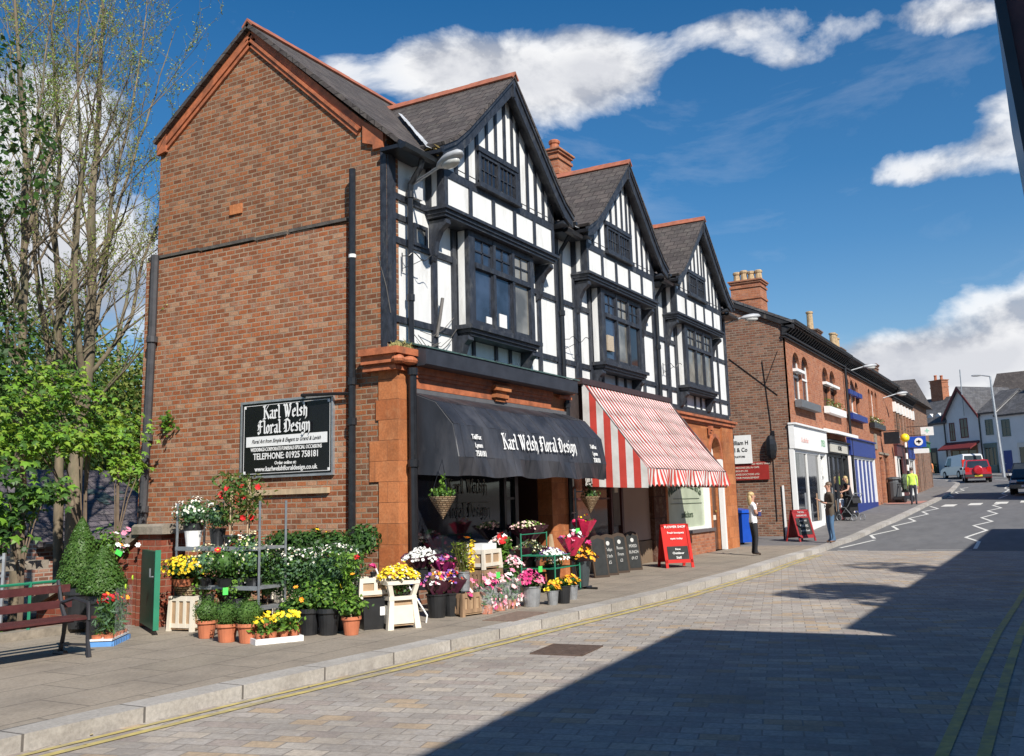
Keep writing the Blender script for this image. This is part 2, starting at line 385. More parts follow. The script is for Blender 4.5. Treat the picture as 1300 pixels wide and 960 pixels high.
L_DARK = leafm('leaf_dark', (.032, .08, .018)); L_MID = leafm('leaf_mid', (.07, .155, .03)); L_BRT = leafm('leaf_bright', (.16, .3, .04))
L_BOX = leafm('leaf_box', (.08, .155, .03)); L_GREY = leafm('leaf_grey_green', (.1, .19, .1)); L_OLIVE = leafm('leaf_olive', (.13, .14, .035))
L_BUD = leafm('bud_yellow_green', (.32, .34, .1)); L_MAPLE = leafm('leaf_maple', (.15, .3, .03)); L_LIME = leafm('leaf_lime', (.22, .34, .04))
def petal(name, col): return plain(name, col, .6, var=.18, scale=30)
P_WHITE = petal('petal_white', (.85, .84, .8)); P_YEL = petal('petal_yellow', (.8, .58, .02)); P_PINK = petal('petal_pink', (.75, .25, .35)); P_RED = petal('petal_red', (.6, .02, .02))
P_MAG = petal('petal_magenta', (.62, .04, .2)); P_ORG = petal('petal_orange', (.85, .33, .02)); P_PURP = petal('petal_purple', (.22, .08, .36)); P_PALE = petal('petal_pale_pink', (.85, .55, .55))
P_CREAM = petal('petal_cream', (.75, .72, .5)); SLEEVE = plain('dark_sleeve', (.09, .025, .045), .25, var=.4, scale=12); SLEEVE_R = plain('red_sleeve', (.55, .02, .08), .3, var=.3, scale=12)
SLEEVE_M = plain('magenta_sleeve', (.4, .03, .17), .3, var=.3, scale=12)
GTAG = plain('green_tag', (.1, .75, .12), .6, var=.05); LTAG = plain('lime_tag', (.55, .8, .05), .6, var=.05)
def cello():
    m, n, p = nt('cellophane'); p.inputs['Base Color'].default_value = (.8, .82, .85, 1); p.inputs['Roughness'].default_value = .12
    tr = n.nodes.new('ShaderNodeBsdfTransparent'); mx = n.nodes.new('ShaderNodeMixShader')
    tc = n.nodes.new('ShaderNodeTexCoord'); f = ramp(n, noise(n, tc.outputs['Object'], 14, 3, .6, 1.5), [(.45, .08), (.7, .4)])
    n.links.new(f, mx.inputs[0]); n.links.new(tr.outputs[0], mx.inputs[1]); n.links.new(p.outputs[0], mx.inputs[2])
    n.links.new(mx.outputs[0], [x for x in n.nodes if x.type == 'OUTPUT_MATERIAL'][0].inputs[0]); return m
CELLO = cello()

# ------------------------------------------------------------------ text
def text_mb(body, size, align='CENTER', bold=0, xs=1, shear=0):
    cu = bpy.data.curves.new('t', 'FONT'); cu.body = body; cu.size = size; cu.align_x = align; cu.align_y = 'CENTER'
    cu.offset = bold*size; cu.shear = shear; cu.resolution_u = 2; cu.extrude = .002
    o = bpy.data.objects.new('t', cu); COL.objects.link(o)
    dg = bpy.context.evaluated_depsgraph_get(); me = bpy.data.meshes.new_from_object(o.evaluated_get(dg))
    mb = MB(); mb.v = [(v.co.x*xs, v.co.y, v.co.z) for v in me.vertices]
    for f in me.polygons: mb.f.append(tuple(f.vertices)); mb.m.append(0)
    bpy.data.objects.remove(o); bpy.data.curves.remove(cu); bpy.data.meshes.remove(me)
    return mb
def facing(loc, right, upv):
    r = Vector(right).normalized(); u = Vector(upv).normalized(); n = r.cross(u)
    M = Matrix((r, u, n)).transposed().to_4x4(); M.translation = Vector(loc); return M
# broad-nib lettering for the florist's name: strokes on a 0..1 grid
GLY = {
 'K': (.72, ['M0,1 .14,.9 .14,.06 0,0 .28,0', 'M.14,.5 .6,1', 'M.3,.62 .52,.3 .68,0', 'M.14,1 .3,1']),
 'a': (.48, ['M.06,.58 .3,.62 .34,.5 .34,.08 .46,0', 'M.34,.36 .1,.3 .06,.12 .2,0 .34,.12']),
 'r': (.42, ['M0,.6 .12,.54 .12,.04 .02,0 .22,0', 'M.12,.44 .26,.64 .38,.52']),
 'l': (.26, ['M0,1 .12,.92 .12,.06 .24,0']),
 'W': (.95, ['M0,.98 .14,.9 .3,.04', 'M.3,.04 .44,.6', 'M.3,1 .4,.86 .58,.02', 'M.58,.02 .8,.7 .72,1 .88,.96']),
 'e': (.44, ['M.08,.32 .36,.42 .28,.62 .08,.5 .06,.14 .2,0 .38,.1']),
 's': (.4, ['M.34,.54 .2,.64 .06,.5 .3,.24 .26,.04 .04,.06']),
 'h': (.5, ['M0,1 .12,.92 .12,.02', 'M.12,.42 .28,.62 .4,.5 .38,-.1 .28,-.22']),
 'F': (.6, ['M.06,.86 .2,1 .4,.92 .58,1', 'M.24,.95 .26,.06 .1,-.04 0,.1', 'M.26,.52 .5,.54', 'M.02,.7 .1,.5 .02,.3']),
 'o': (.44, ['M.2,.62 .06,.48 .06,.14 .2,0 .36,.14 .36,.46 .2,.62']),
 'D': (.72, ['M.02,.9 .3,1 .6,.8 .64,.4 .5,.08 .24,0 .04,.06', 'M.2,.96 .22,.04', 'M.02,.66 .1,.46 .02,.26']),
 'i': (.24, ['M0,.58 .1,.54 .1,.06 .22,0', 'M.08,.8 .13,.86']),
 'g': (.46, ['M.34,.56 .14,.6 .06,.36 .12,.1 .34,.14', 'M.36,.6 .36,-.12 .22,-.24 .06,-.16']),
 'n': (.5, ['M0,.6 .1,.54 .1,.02', 'M.1,.44 .28,.62 .38,.5 .38,-.1 .3,-.2']),
}
def nib_text(s, h, sp=.07, xs=1.0, w=.1):
    mb = MB(); x = 0; nib = Vector((w*.8, w*.5)); zz = 0
    for ch in s:
        if ch == ' ': x += .38; continue
        adv, st = GLY[ch]
        for q in st:
            pts = [tuple(map(float, t.split(','))) for t in q[1:].split(' ')]
            for (a, b), (c, d) in zip(pts, pts[1:]):
                p0 = Vector((x+a, b)); p1 = Vector((x+c, d)); e = (p1-p0); L = e.length
                if L < 1e-6: continue
                e = e/L*.03; p0 = p0-e; p1 = p1+e
                A, B, C_, D_ = p0-nib, p0+nib, p1+nib, p1-nib; zz += .0002
                mb.face([(v.x*h*xs, v.y*h, zz) for v in (A, B, C_, D_)])
                thin = Vector((-.012, .03))
                A, B, C_, D_ = p0-thin, p0+thin, p1+thin, p1-thin
                zz += .0002; mb.face([(v.x*h*xs, v.y*h, zz) for v in (A, B, C_, D_)])
        x += adv+sp
    W = x*h*xs
    mb.v = [(a-W/2, b, c) for a, b, c in mb.v]
    return mb, W
# ------------------------------------------------------------------ light and sky
SUN = Vector((-1, -1.3, 1.3)).normalized()
SEL = math.asin(SUN.z); SROT = math.atan2(SUN.x, SUN.y)
ld = bpy.data.lights.new('sun', 'SUN'); lo = bpy.data.objects.new('sun', ld); COL.objects.link(lo)
ld.energy = 4.4; ld.angle = math.radians(.53); ld.color = (1, .95, .87)
lo.rotation_euler = SUN.to_track_quat('Z', 'Y').to_euler()
W = bpy.data.worlds.new('World'); sc.world = W; W.use_nodes = True; n = W.node_tree; n.nodes.clear()
out = n.nodes.new('ShaderNodeOutputWorld'); bg = n.nodes.new('ShaderNodeBackground'); n.links.new(bg.outputs[0], out.inputs[0])
sky = n.nodes.new('ShaderNodeTexSky'); sky.sky_type = 'NISHITA'; sky.sun_disc = False; sky.sun_elevation = SEL; sky.sun_rotation = SROT
sky.air_density = 1.0; sky.dust_density = .25; sky.ozone_density = 2.5
SKY_S = .085; bg.inputs[1].default_value = SKY_S
tc = n.nodes.new('ShaderNodeTexCoord'); vec = tc.outputs['Generated']
hs = n.nodes.new('ShaderNodeHueSaturation'); hs.inputs['Saturation'].default_value = 1.62; hs.inputs['Value'].default_value = .84
n.links.new(sky.outputs[0], hs.inputs['Color'])
sp = n.nodes.new('ShaderNodeSeparateXYZ'); n.links.new(vec, sp.inputs[0])
az = math_(n, 'ARCTAN2', sp.outputs[1], sp.outputs[0]); el = math_(n, 'ARCSINE', sp.outputs[2])
# clouds: banks placed by azimuth and elevation, broken up with noise on the direction
def azel(px, py):
    r = ray(px, py).normalized(); return math.atan2(r.y, r.x), math.asin(r.z)
BANKS = [(645, 105, 150, 62, 1.2), (545, 82, 95, 45, .75), (765, 88, 85, 55, .95), (935, 36, 80, 34, .66), (1005, 78, 60, 24, .5), (1115, 28, 100, 30, .64), (1240, 15, 90, 34, .7),
         (1230, 195, 110, 30, .56), (1160, 222, 80, 22, .45), (1285, 130, 70, 40, .65), (1225, 462, 165, 48, 1.5), (1140, 475, 90, 36, 1.0), (1330, 380, 120, 30, .6),
         (60, 180, 120, 110, 1.0), (90, 340, 190, 75, 1.25), (735, 215, 40, 16, .5), (430, 85, 30, 25, .5), (-200, 300, 220, 160, 1.2), (1500, 300, 170, 160, 1.0)]
tot = None
for (px, py, rx, ry, amp) in BANKS:
    a0, e0 = azel(px, py); sc_ = 1/F; ra = rx*sc_*.92; re_ = ry*sc_*.92
    da = math_(n, 'MULTIPLY', math_(n, 'SUBTRACT', az, a0), 1/ra); de = math_(n, 'MULTIPLY', math_(n, 'SUBTRACT', el, e0), 1/re_)
    d2 = math_(n, 'ADD', math_(n, 'MULTIPLY', da, da), math_(n, 'MULTIPLY', de, de))
    g = math_(n, 'MULTIPLY', math_(n, 'EXPONENT', math_(n, 'MULTIPLY', d2, -1)), amp)
    tot = g if tot is None else math_(n, 'ADD', tot, g)
def mapv(scl, off=(0, 0, 0)):
    mp = n.nodes.new('ShaderNodeMapping'); mp.inputs['Scale'].default_value = scl; mp.inputs['Location'].default_value = off; n.links.new(vec, mp.inputs[0]); return mp.outputs[0]
nz = noise(n, mapv((1, 1, 1.7)), 7.5, 10, .58, .25)
nz2 = noise(n, mapv((1, 1, 1.7), (0.03, -.03, -.06)), 7.5, 10, .58, .25)
wisp = noise(n, mapv((1, 1, 3.2), (3, 1, 0)), 3.2, 9, .62, .8)
def dens(nf):
    return math_(n, 'SUBTRACT', math_(n, 'ADD', math_(n, 'MULTIPLY', tot, .62), math_(n, 'MULTIPLY', nf, 1.25)), .92)
d1 = ramp(n, dens(nz), [(-.0, 0.0), (.08, .3), (.2, .75), (.42, 1.0)]); d2_ = dens(nz2)
wis = ramp(n, wisp, [(.52, 0.0), (.75, .22)])
# tops bright, undersides grey: compare density toward the sun
shade = ramp(n, math_(n, 'ADD', math_(n, 'SUBTRACT', d2_, dens(nz)), .5), [(.42, (1, 1, 1)), (.62, (.42, .45, .52))])
body = mixc(n, shade, (.58, .6, .66), ramp(n, dens(nz), [(.25, 0.0), (.75, .75)]))
cl = mixc(n, (0, 0, 0), body, 1.0)
ccol = n.nodes.new('ShaderNodeVectorMath'); ccol.operation = 'SCALE'; n.links.new(cl, ccol.inputs[0]); ccol.inputs['Scale'].default_value = 8.6
# faint low haze lightens the blue near the skyline
hz = ramp(n, sp.outputs[2], [(0.0, .5), (.12, .3), (.32, .1), (.6, 0.0)])
base = mixc(n, hs.outputs[0], (4.6, 5.2, 6.2), hz)
base = mixc(n, base, (6.5, 6.8, 7.4), wis)
n.links.new(mixc(n, base, ccol.outputs[0], d1), bg.inputs[0])
sc.view_settings.view_transform = 'Standard'; sc.view_settings.look = 'None'; sc.view_settings.gamma = 1; sc.view_settings.exposure = 0.52
sc.view_settings.use_curve_mapping = False

# ------------------------------------------------------------------ ground
KL = [(-60, -1.9), (-20, -1.95), (-9, -2.15), (-5.1, -2.39), (-3.2, -2.55), (-2, -2.62), (.7, -2.78), (3.65, -2.95), (8.5, -2.92), (12, -2.74), (19, -2.62), (28, -2.98), (36, -2.98), (46, -2.8), (56, -2.6), (66, -2.2), (72, -.9), (77, 2.2), (81, 7), (84, 14), (86, 24)]
KR = [(-60, -8.2), (-20, -8.15), (-9, -8.1), (-5.1, -8.1), (-3.2, -8.1), (-2, -8.1), (.7, -8.12), (3.65, -8.2), (8.5, -8.3), (12, -8.4), (19, -8.5), (28, -8.6), (36, -8.6), (46, -8.4), (56, -8.2), (66, -7.8), (76, -5.3), (83, -.6), (88, 5), (91, 12), (93, 24)]
def lerp(a, b, t): return a+(b-a)*t
def densify(L, step=1.5):
    o = []
    for a, b in zip(L, L[1:]):
        k = max(1, int(math.hypot(b[0]-a[0], b[1]-a[1])/step))
        o += [(lerp(a[0], b[0], i/k), lerp(a[1], b[1], i/k)) for i in range(k)]
    return o+[L[-1]]
def resample(L, n_):
    d = [0]
    for a, b in zip(L, L[1:]): d.append(d[-1]+math.hypot(b[0]-a[0], b[1]-a[1]))
    return None
pairs = []
for (a, b), (c, d) in zip(zip(KL, KL[1:]), zip(KR, KR[1:])):
    k = max(1, int(math.hypot(b[0]-a[0], b[1]-a[1])/1.5))
    for i in range(k): pairs.append(((lerp(a[0], b[0], i/k), lerp(a[1], b[1], i/k)), (lerp(c[0], d[0], i/k), lerp(c[1], d[1], i/k))))
pairs.append((KL[-1], KR[-1]))
RD = -.11
def strip(name, f, mat, dz=0, kind=True, nw=1):
    mb = MB()
    for (l0, r0), (l1, r1) in zip(pairs, pairs[1:]):
        q = f(l0, r0, l1, r1)
        if q: mb.face([(x, y, gz(x)+dz) for x, y in q])
    return struct(name, mb, mat)
XC = 16.6
def cut(p0, p1, X):
    t = (X-p0[0])/(p1[0]-p0[0]); return (X, lerp(p0[1], p1[1], t))
mb = MB(); mb2 = MB()
for (l0, r0), (l1, r1) in zip(pairs, pairs[1:]):
    def quad(m_, L0, R0, L1, R1): m_.face([(x, y, gz(x)+RD) for x, y in (R0, R1, L1, L0)])
    if max(l1[0], r1[0]) <= XC: quad(mb, l0, r0, l1, r1)
    elif min(l0[0], r0[0]) >= XC: quad(mb2, l0, r0, l1, r1)
    else:
        lm = cut(l0, l1, XC); rm = cut(r0, r1, XC); quad(mb, l0, r0, lm, rm); quad(mb2, lm, rm, l1, r1)
struct('sett_paved_road', mb, SETTS); struct('asphalt_road', mb2, ASPH)
# kerbs: real steps
def kerb(name, L, side):
    mb = MB(); D = densify(L)
    off = []
    for i, p in enumerate(D):
        a = D[max(0, i-1)]; b = D[min(len(D)-1, i+1)]; t = Vector((b[0]-a[0], b[1]-a[1])).normalized(); nn = Vector((-t.y, t.x))*side
        off.append((p[0]+nn.x*.28, p[1]+nn.y*.28))
    for i in range(len(D)-1):
        a, b, c, d = D[i], D[i+1], off[i+1], off[i]
        bt = [(x, y, gz(x)-.2) for x, y in (a, b, c, d)]; tp = [(x, y, gz(x)+.003) for x, y in (a, b, c, d)]
        if side < 0: bt = bt[::-1]; tp = tp[::-1]
        mb.hexa(bt, tp)
    struct(name, mb, KERB); return off
KLo = kerb('kerb_near_shops', KL, 1); KRo = kerb('kerb_opposite', KR, -1)
# footways
mb = MB(); mbA = MB()
for a, b in zip(KLo, KLo[1:]):
    ya = 30 if a[0] > 62 else 8; yb = 30 if b[0] > 62 else 8
    q = [(a[0], a[1], gz(a[0])), (b[0], b[1], gz(b[0])), (b[0], max(yb, b[1]+.5), gz(b[0])), (a[0], max(ya, a[1]+.5), gz(a[0]))]
    if a[0] < -2.3 or b[0] < -2.3:
        ylim = 2.35 if a[0] < -2.4 else 8
        q[2] = (b[0], ylim, 0); q[3] = (a[0], ylim, 0)
    (mb if a[0] < 16.9 else mbA).face(q)
struct('shop_pavement', mb, FLAGS); struct('upper_pavement', mbA, ASPH_P)
mb = MB()
for a, b in zip(KRo, KRo[1:]):
    if b[0] < a[0]-.01: continue
    mb.face([(a[0], -22 if a[0] < 60 else a[1]-12, gz(a[0])), (b[0], -22 if b[0] < 60 else b[1]-12, gz(b[0])), (b[0], b[1], gz(b[0])), (a[0], a[1], gz(a[0]))])
struct('opposite_pavement', mb, ASPH_P)
# ground sheet out to the horizon, dropping to a yard behind the low wall
def gh(x, y):
    z = gz(x)-.35
    if y > 2.2 and x < -2.2: z -= min(1, (y-2.2)/.6)*.75
    elif y > 9: z -= min(1, (y-9)/8)*.6
    return z
xs = [-400, -200, -100, -60, -40, -30, -24]+[-20+1.5*i for i in range(12)]+[-2.3, -2.1, 0, 5, 10, 17, 21, 26, 37, 44, 52, 60, 75, 85, 95, 120, 160, 220, 400]
ys = [-400, -200, -80, -40, -20, -9, -4, 0, 2.2, 2.9, 4, 6, 9, 12, 17, 25, 40, 70, 120, 200, 400]
mb = MB()
for i in range(len(xs)-1):
    for j in range(len(ys)-1):
        mb.face([(xs[i], ys[j], gh(xs[i], ys[j])), (xs[i+1], ys[j], gh(xs[i+1], ys[j])), (xs[i+1], ys[j+1], gh(xs[i+1], ys[j+1])), (xs[i], ys[j+1], gh(xs[i], ys[j+1]))])
struct('ground', mb, EARTH)
# painted lines
def along(L, off, x0, x1, w, dz, name, mat, label=None, lift=.006):
    D = [p for p in densify(L, .8) if x0 <= p[0] <= x1]; mb = MB()
    for i in range(len(D)-1):
        t = Vector((D[i+1][0]-D[i][0], D[i+1][1]-D[i][1])).normalized(); nn = Vector((-t.y, t.x))
        q = [(D[i][0]+nn.x*off, D[i][1]+nn.y*off), (D[i+1][0]+nn.x*off, D[i+1][1]+nn.y*off), (D[i+1][0]+nn.x*(off+w), D[i+1][1]+nn.y*(off+w)), (D[i][0]+nn.x*(off+w), D[i][1]+nn.y*(off+w))]
        mb.face([(x, y, gz(x)+RD+lift) for x, y in q])
    struct(name, mb, mat)
along(KL, -.3, -40, 15.2, .075, 0, 'yellow_line_marking', YELLOW); along(KL, -.14, -40, 15.2, .06, 0, 'yellow_line_marking', YELLOW)
along(KR, .12, -40, 15.2, .075, 0, 'yellow_line_marking', YELLOW); along(KR, .34, -40, 15.2, .075, 0, 'yellow_line_marking', YELLOW)
def poly_line(pts, w, name='zigzag_marking'):
    mb = MB(); k = 0
    for a, b in zip(pts, pts[1:]):
        t = Vector((b[0]-a[0], b[1]-a[1])); L = t.length; t.normalize(); nn = Vector((-t.y, t.x))*w/2; e = t*w*.35; k += 1
        seg = [Vector(a)-e, Vector(b)+e]; N = max(1, int(L/1.5))
        for i in range(N):
            p = seg[0].lerp(seg[1], i/N); q = seg[0].lerp(seg[1], (i+1)/N)
            mb.face([(v.x, v.y, gz(v.x)+RD+.006+.0015*(k % 2)) for v in (p-nn, q-nn, q+nn, p+nn)])
    struct(name, mb, WLINE)
def zz(x0, x1, y0, y1, nseg, w=.11, amp=.28, name='zigzag_marking'):
    pts = [(x0, y0)]
    L = (x1-x0)/nseg
    for i in range(nseg):
        xa = x0+L*(i+1); yy = lerp(y0, y1, (i+1)/nseg)
        pts += [(xa, yy+(amp if i % 2 == 0 else -amp)*0-amp/2), (xa-.45, yy+amp/2)]
    pts.append((x1+L*.4, y1)); poly_line(pts, w, name)
def pxline(L, w=.1): poly_line([(p.x, p.y) for p in (gp(x, y, RD) for x, y in L)], w)
pxline([(1067, 696), (1112, 685.6), (1105.5, 680), (1140, 672.5), (1133, 668.5), (1162, 662), (1154, 658.5), (1178, 653), (1171, 650), (1191, 646), (1181, 643.2)])
pxline([(1238, 697), (1243, 688), (1226, 682.5), (1253, 673.5), (1236, 667.5), (1260, 662.2), (1246, 657.5), (1266, 652.3), (1254, 648.9), (1271.5, 645), (1260.5, 641.9), (1277, 637.8)])
pxline([(1196, 633), (1211, 631.3), (1205, 629), (1217, 627), (1213, 625), (1224, 622.8), (1219, 621), (1229, 619)], .09); pxline([(1268, 633), (1279, 629), (1272, 627), (1281, 622), (1275.5, 620), (1283, 615)], .09)
poly_line([(XC+.1, -3.0), (XC+.15, -3.7)], .12, 'white_line_marking')
poly_line([(XC+.3, -5.0), (XC+.3, -6.3)], .1, 'white_line_marking')
for i in range(5):
    mb = MB(); x_ = 39.0+.9*i; y = -3.85-1.07*i; mb.face([(x, yy, gz(x)+RD+.006) for x, yy in ((x_-1.1, y-.28), (x_+1.1, y-.28), (x_+1.1, y+.28), (x_-1.1, y+.28))]); struct('zebra_stripe_marking', mb, WLINE)
for x0, x1, y in ((70, 72, -5.2), (75, 77, -3.4), (64, 66, -5.6), (80, 81.5, .5)):
    mb = MB(); mb.face([(x, yy, gz(x)+RD+.006) for x, yy in ((x0, y), (x1, y+(.9 if x0 > 68 else 0)), (x1, y+.1+(.9 if x0 > 68 else 0)), (x0, y+.1))]); struct('lane_line_marking', mb, WLINE)
# pinkish tactile slab by the crossing
mb = MB(); mb.face([(x, y, gz(x)+.006) for x, y in ((39.5, -2.55), (42.5, -2.55), (42.5, -.9), (39.5, -.9))]); struct('tactile_paving', mb, plain('tactile_red', (.42, .2, .16), .9, var=.15, scale=12))
# covers
mb = MB(); c = gp(720, 826, RD)
for i in range(15):
    mb.box(-.42+i*.058, -.42+i*.058+.035, -.33, .33, -.002, .012)
mb.box(-.46, .46, -.36, -.335, -.002, .014); mb.box(-.46, .46, .335, .36, -.002, .014); mb.box(-.47, -.44, -.36, .36, -.002, .014); mb.box(.44, .47, -.36, .36, -.002, .014); mb.box(-.46, .46, -.02, .02, -.002, .013)
t = thing('drain_cover', 'rusty brown ribbed iron cover let into the paved road near the kerb', 'drain cover', (c.x, c.y, RD), .1); t.scale = (.72, .8, 1)
mb.build('grating', plain('rusty_iron', (.13, .09, .07), .7, .3, var=.3, scale=9), t)
c = gp(655, 783); t = thing('access_cover', 'worn flat brown pavement cover beside the kerb by the flower buckets', 'cover', (c.x, c.y, .006), .05)
MB().box(-.5, .5, -.22, .22, -.02, .004).build('lid', plain('brown_cover', (.2, .14, .105), .9, var=.25, scale=12, bmp=.3), t)

# gutter litter
mb = MB(); D = densify(KL, .4)
for _ in range(420):
    p = D[RND.randrange(len(D))]
    if -7 < p[0] < 16: mb.leaf((p[0]+RND.gauss(0, .15), p[1]-abs(RND.gauss(0, .1))-.02, gz(p[0])+RD+.012), RND.uniform(.02, .05), RND.randrange(2), nrm=(0, 0, 6))
tag(mb.build('leaf_litter', [plain('dry_leaf', (.3, .2, .08), .9, var=.4), plain('straw_bits', (.45, .37, .2), .9)]), 'scattered dry leaves and petals in the road gutter', 'litter', kind='stuff')
# ------------------------------------------------------------------ half-timbered shop building
B = thing('shop_building', 'three-gabled black and white timber building with brick end wall and shops below', 'building')
E0, E1 = 0.0, 17.25
mb = MB(); mb.prism([(0, -.3), (0, 7.15), (.5, 7.5), (2.86, 9.62), (5.05, 8.05), (5.05, -.3)], 'x', 0, .3); mb.build('gable_wall', BR_GABLE, B)
mb = MB(); mb.prism([(.73, -.3), (.73, 5.78), (1.6, 5.84), (3.0, 5.8), (5.25, 5.85), (5.25, -.3)], 'x', -.06, -.002); mb.build('thicker_wall', BR_LOWER, B)
mb = MB()
for y0, y1, z in ((.73, 1.9, 5.84), (1.95, 2.6, 5.82), (2.66, 3.9, 5.84), (3.95, 5.2, 5.86)):
    mb.box(-.085, 0.001, y0, y1, z, z+.05)
mb.build('ledge', plain('slate_ledge', (.09, .08, .07), .9, var=.4, scale=9, bmp=.5), B)
mb = MB()
for (y0, z0), (y1, z1), s in (((.42, 7.36), (2.86, 9.58), 1), ((2.86, 9.58), (5.04, 8.0), 1)):
    d = Vector((y1-y0, z1-z0)).normalized(); nn = Vector((-d.y, d.x))
    for off, w, pr in ((-.2, .06, .04), (-.13, .05, .065), (-.075, .12, .04)):
        a = Vector((y0, z0))+nn*off; b = Vector((y1, z1))+nn*off
        mb.prism([(a.x, a.y), (b.x, b.y), (b.x+nn.x*w, b.y+nn.y*w), (a.x+nn.x*w, a.y+nn.y*w)], 'x', -pr, -.001)
mb.build('rake_moulding', TERRA_TRIM, B)
MB().prism([(.02, 6.9), (.02, 7.13), (.42, 7.42), (.42, 7.05), (.22, 6.98), (.22, 6.9)], 'x', -.06, -.001).build('kneeler', TERRA_TRIM, B)
MB().prism([(4.86, 7.84), (5.08, 7.8), (5.08, 8.04), (4.86, 8.18)], 'x', -.07, -.001).build('kneeler', TERRA_TRIM, B)
MB().box(-.03, -.001, 3.0, 3.28, 6.38, 6.55).build('air_brick', TERRA, B)
# back, right end and ground-floor mass (closed body behind the facade)
mb = MB(); mb.box(.31, E1, 5.0, 5.25, -.3, 7.9); mb.box(E1-.25, E1, .05, 5.0, -.3, 7.2)
mb.prism([(.3, 7.2), (5.0, 7.2), (5.0, 7.95), (2.86, 9.6), (.6, 7.6)], 'x', E1-.26, E1-.01); mb.build('rear_wall', BR_DARK, B)
MB().box(.3, E1-.26, .45, 4.9, 3.3, 3.6).build('inner_floor', plain('inner_dark', (.03, .028, .026), .9), B)
# main roof
pf = [(-.34, 6.93), (.45, 7.62), (2.86, 9.73), (5.14, 8.06)]
mb = MB(); t_ = .07
for (a, b), (c, d) in zip(pf, pf[1:]):
    nn = Vector((-(d-b), c-a)).normalized()*t_
    mb.prism([(a, b), (c, d), (c-nn.x, d-nn.y), (a-nn.x, b-nn.y)], 'x', -.13, E1+.1)
rf = mb.build('main_roof', SLATE, B)
def ridge_tiles(p0, p1, parent, n_=None):
    mb = MB(); p0 = Vector(p0); p1 = Vector(p1); L = (p1-p0).length; k = max(1, int(L/.45)); d = (p1-p0)/L
    s = Vector((-d.y, d.x, 0))
    for i in range(k):
        a = p0+d*(L*i/k); b = p0+d*(L*(i+1)/k+.012 if i < k-1 else L)
        pr = [(-.13, -.09), (0, .05+.006*(i % 2)), (.13, -.09), (.1, -.11), (0, .0), (-.1, -.11)]
        q = [[a+s*u+Vector((0, 0, v)) for u, v in pr], [b+s*u+Vector((0, 0, v)) for u, v in pr]]
        for j in range(6):
            j2 = (j+1) % 6; mb.face([q[0][j], q[0][j2], q[1][j2], q[1][j]])
        mb.face(q[0]); mb.face(q[1][::-1])
    return mb.build('ridge_tiles', RIDGE, parent)
ridge_tiles((-.13, 2.86, 9.76), (E1+.1, 2.86, 9.76), rf)
for x0, x1 in ((-.13, .72), (5.42, 6.13), (10.85, 11.55), (16.3, E1+.1)):
    mb = MB(); mb.prism([(-.46, 6.86), (-.44, 6.79), (-.36, 6.77), (-.31, 6.82), (-.31, 6.92), (-.34, 6.92), (-.36, 6.84), (-.43, 6.87)], 'x', x0, x1)
    mb.box(x0, x1, -.32, .02, 6.8, 6.86); mb.build('gutter', IRON, B)
mb = MB()
for k in range(3):
    s = 5.42*k; N_ = 7
    for i in range(N_ if k == 0 else 3):
        def vp(t, w): return (.66+s+2.15*t+w*.5, -.36+2.2*t-w*.1, 6.98+1.92*t+.05+.03*abs(w))
        t0, t1 = i/8, (i+1.05)/8; w_ = .13*RND.uniform(.8, 1.2)
        mb.face([vp(t0, -w_), vp(t0, w_), vp(t1, w_*.8), vp(t1, -w_*.8)])
mb.build('valley_flashing', LEAD, B)
mb = MB()
for i in range(90):
    mb.leaf((RND.uniform(.66, 1.0), RND.uniform(-.5, -.3), RND.uniform(6.9, 7.06)), .12, 0, w=.2)
mb.build('moss', plain('dry_moss', (.3, .22, .08), .9, var=.4), B)
# upper front wall
mb = MB(); wall_holes(mb, 'y', .02, .0, E1, 3.74, 7.1, [(xc-1.0, xc+1.1, 4.35, 6.1) for xc in (3.07, 8.49, 13.91)], .3)
mb.build('upper_wall', RENDER, B)
def beam(mb, x0, x1, z0, z1, y=-.028, d=.05, j=.006):
    a, b, c, e = [RND.uniform(-j, j) for _ in range(4)]
    mb.hexa([(x0+a, y, z0), (x1+b, y, z0), (x1+b, y+d, z0), (x0+a, y+d, z0)], [(x0+c, y, z1), (x1+e, y, z1), (x1+e, y+d, z1), (x0+c, y+d, z1)])
mb = MB(); mr_ = MB()
posts = [(.0, .105), (.11, .2)]
for k in range(3):
    s = 5.42*k
    posts += [(1.2+s, 1.33+s), (1.8+s, 1.9+s), (4.33+s, 4.41+s), (4.86+s, 4.97+s)]
    if k < 2: posts += [(5.66+s, 5.82+s), (6.5+s-.02, 6.58+s)]
posts += [(E1-.16, E1), (16.3, 16.38)]
for a, b in posts: beam(mb, a, b, 3.86, 6.95)
for z0, z1, seg in ((3.74, 3.86, None), (4.2, 4.3, None), (5.44, 5.54, None), (6.93, 7.08, None)):
    beam(mb, .2, E1-.16, z0, z1, y=-.022)
beam(mb, .2, 1.2, 6.14, 6.24, y=-.021); beam(mb, .2, .62, 5.82, 5.91, y=-.021)
mb.box(-.012, .0, .0, .11, 3.74, 7.0); mb.build('timber_frame', TIMBER, B)
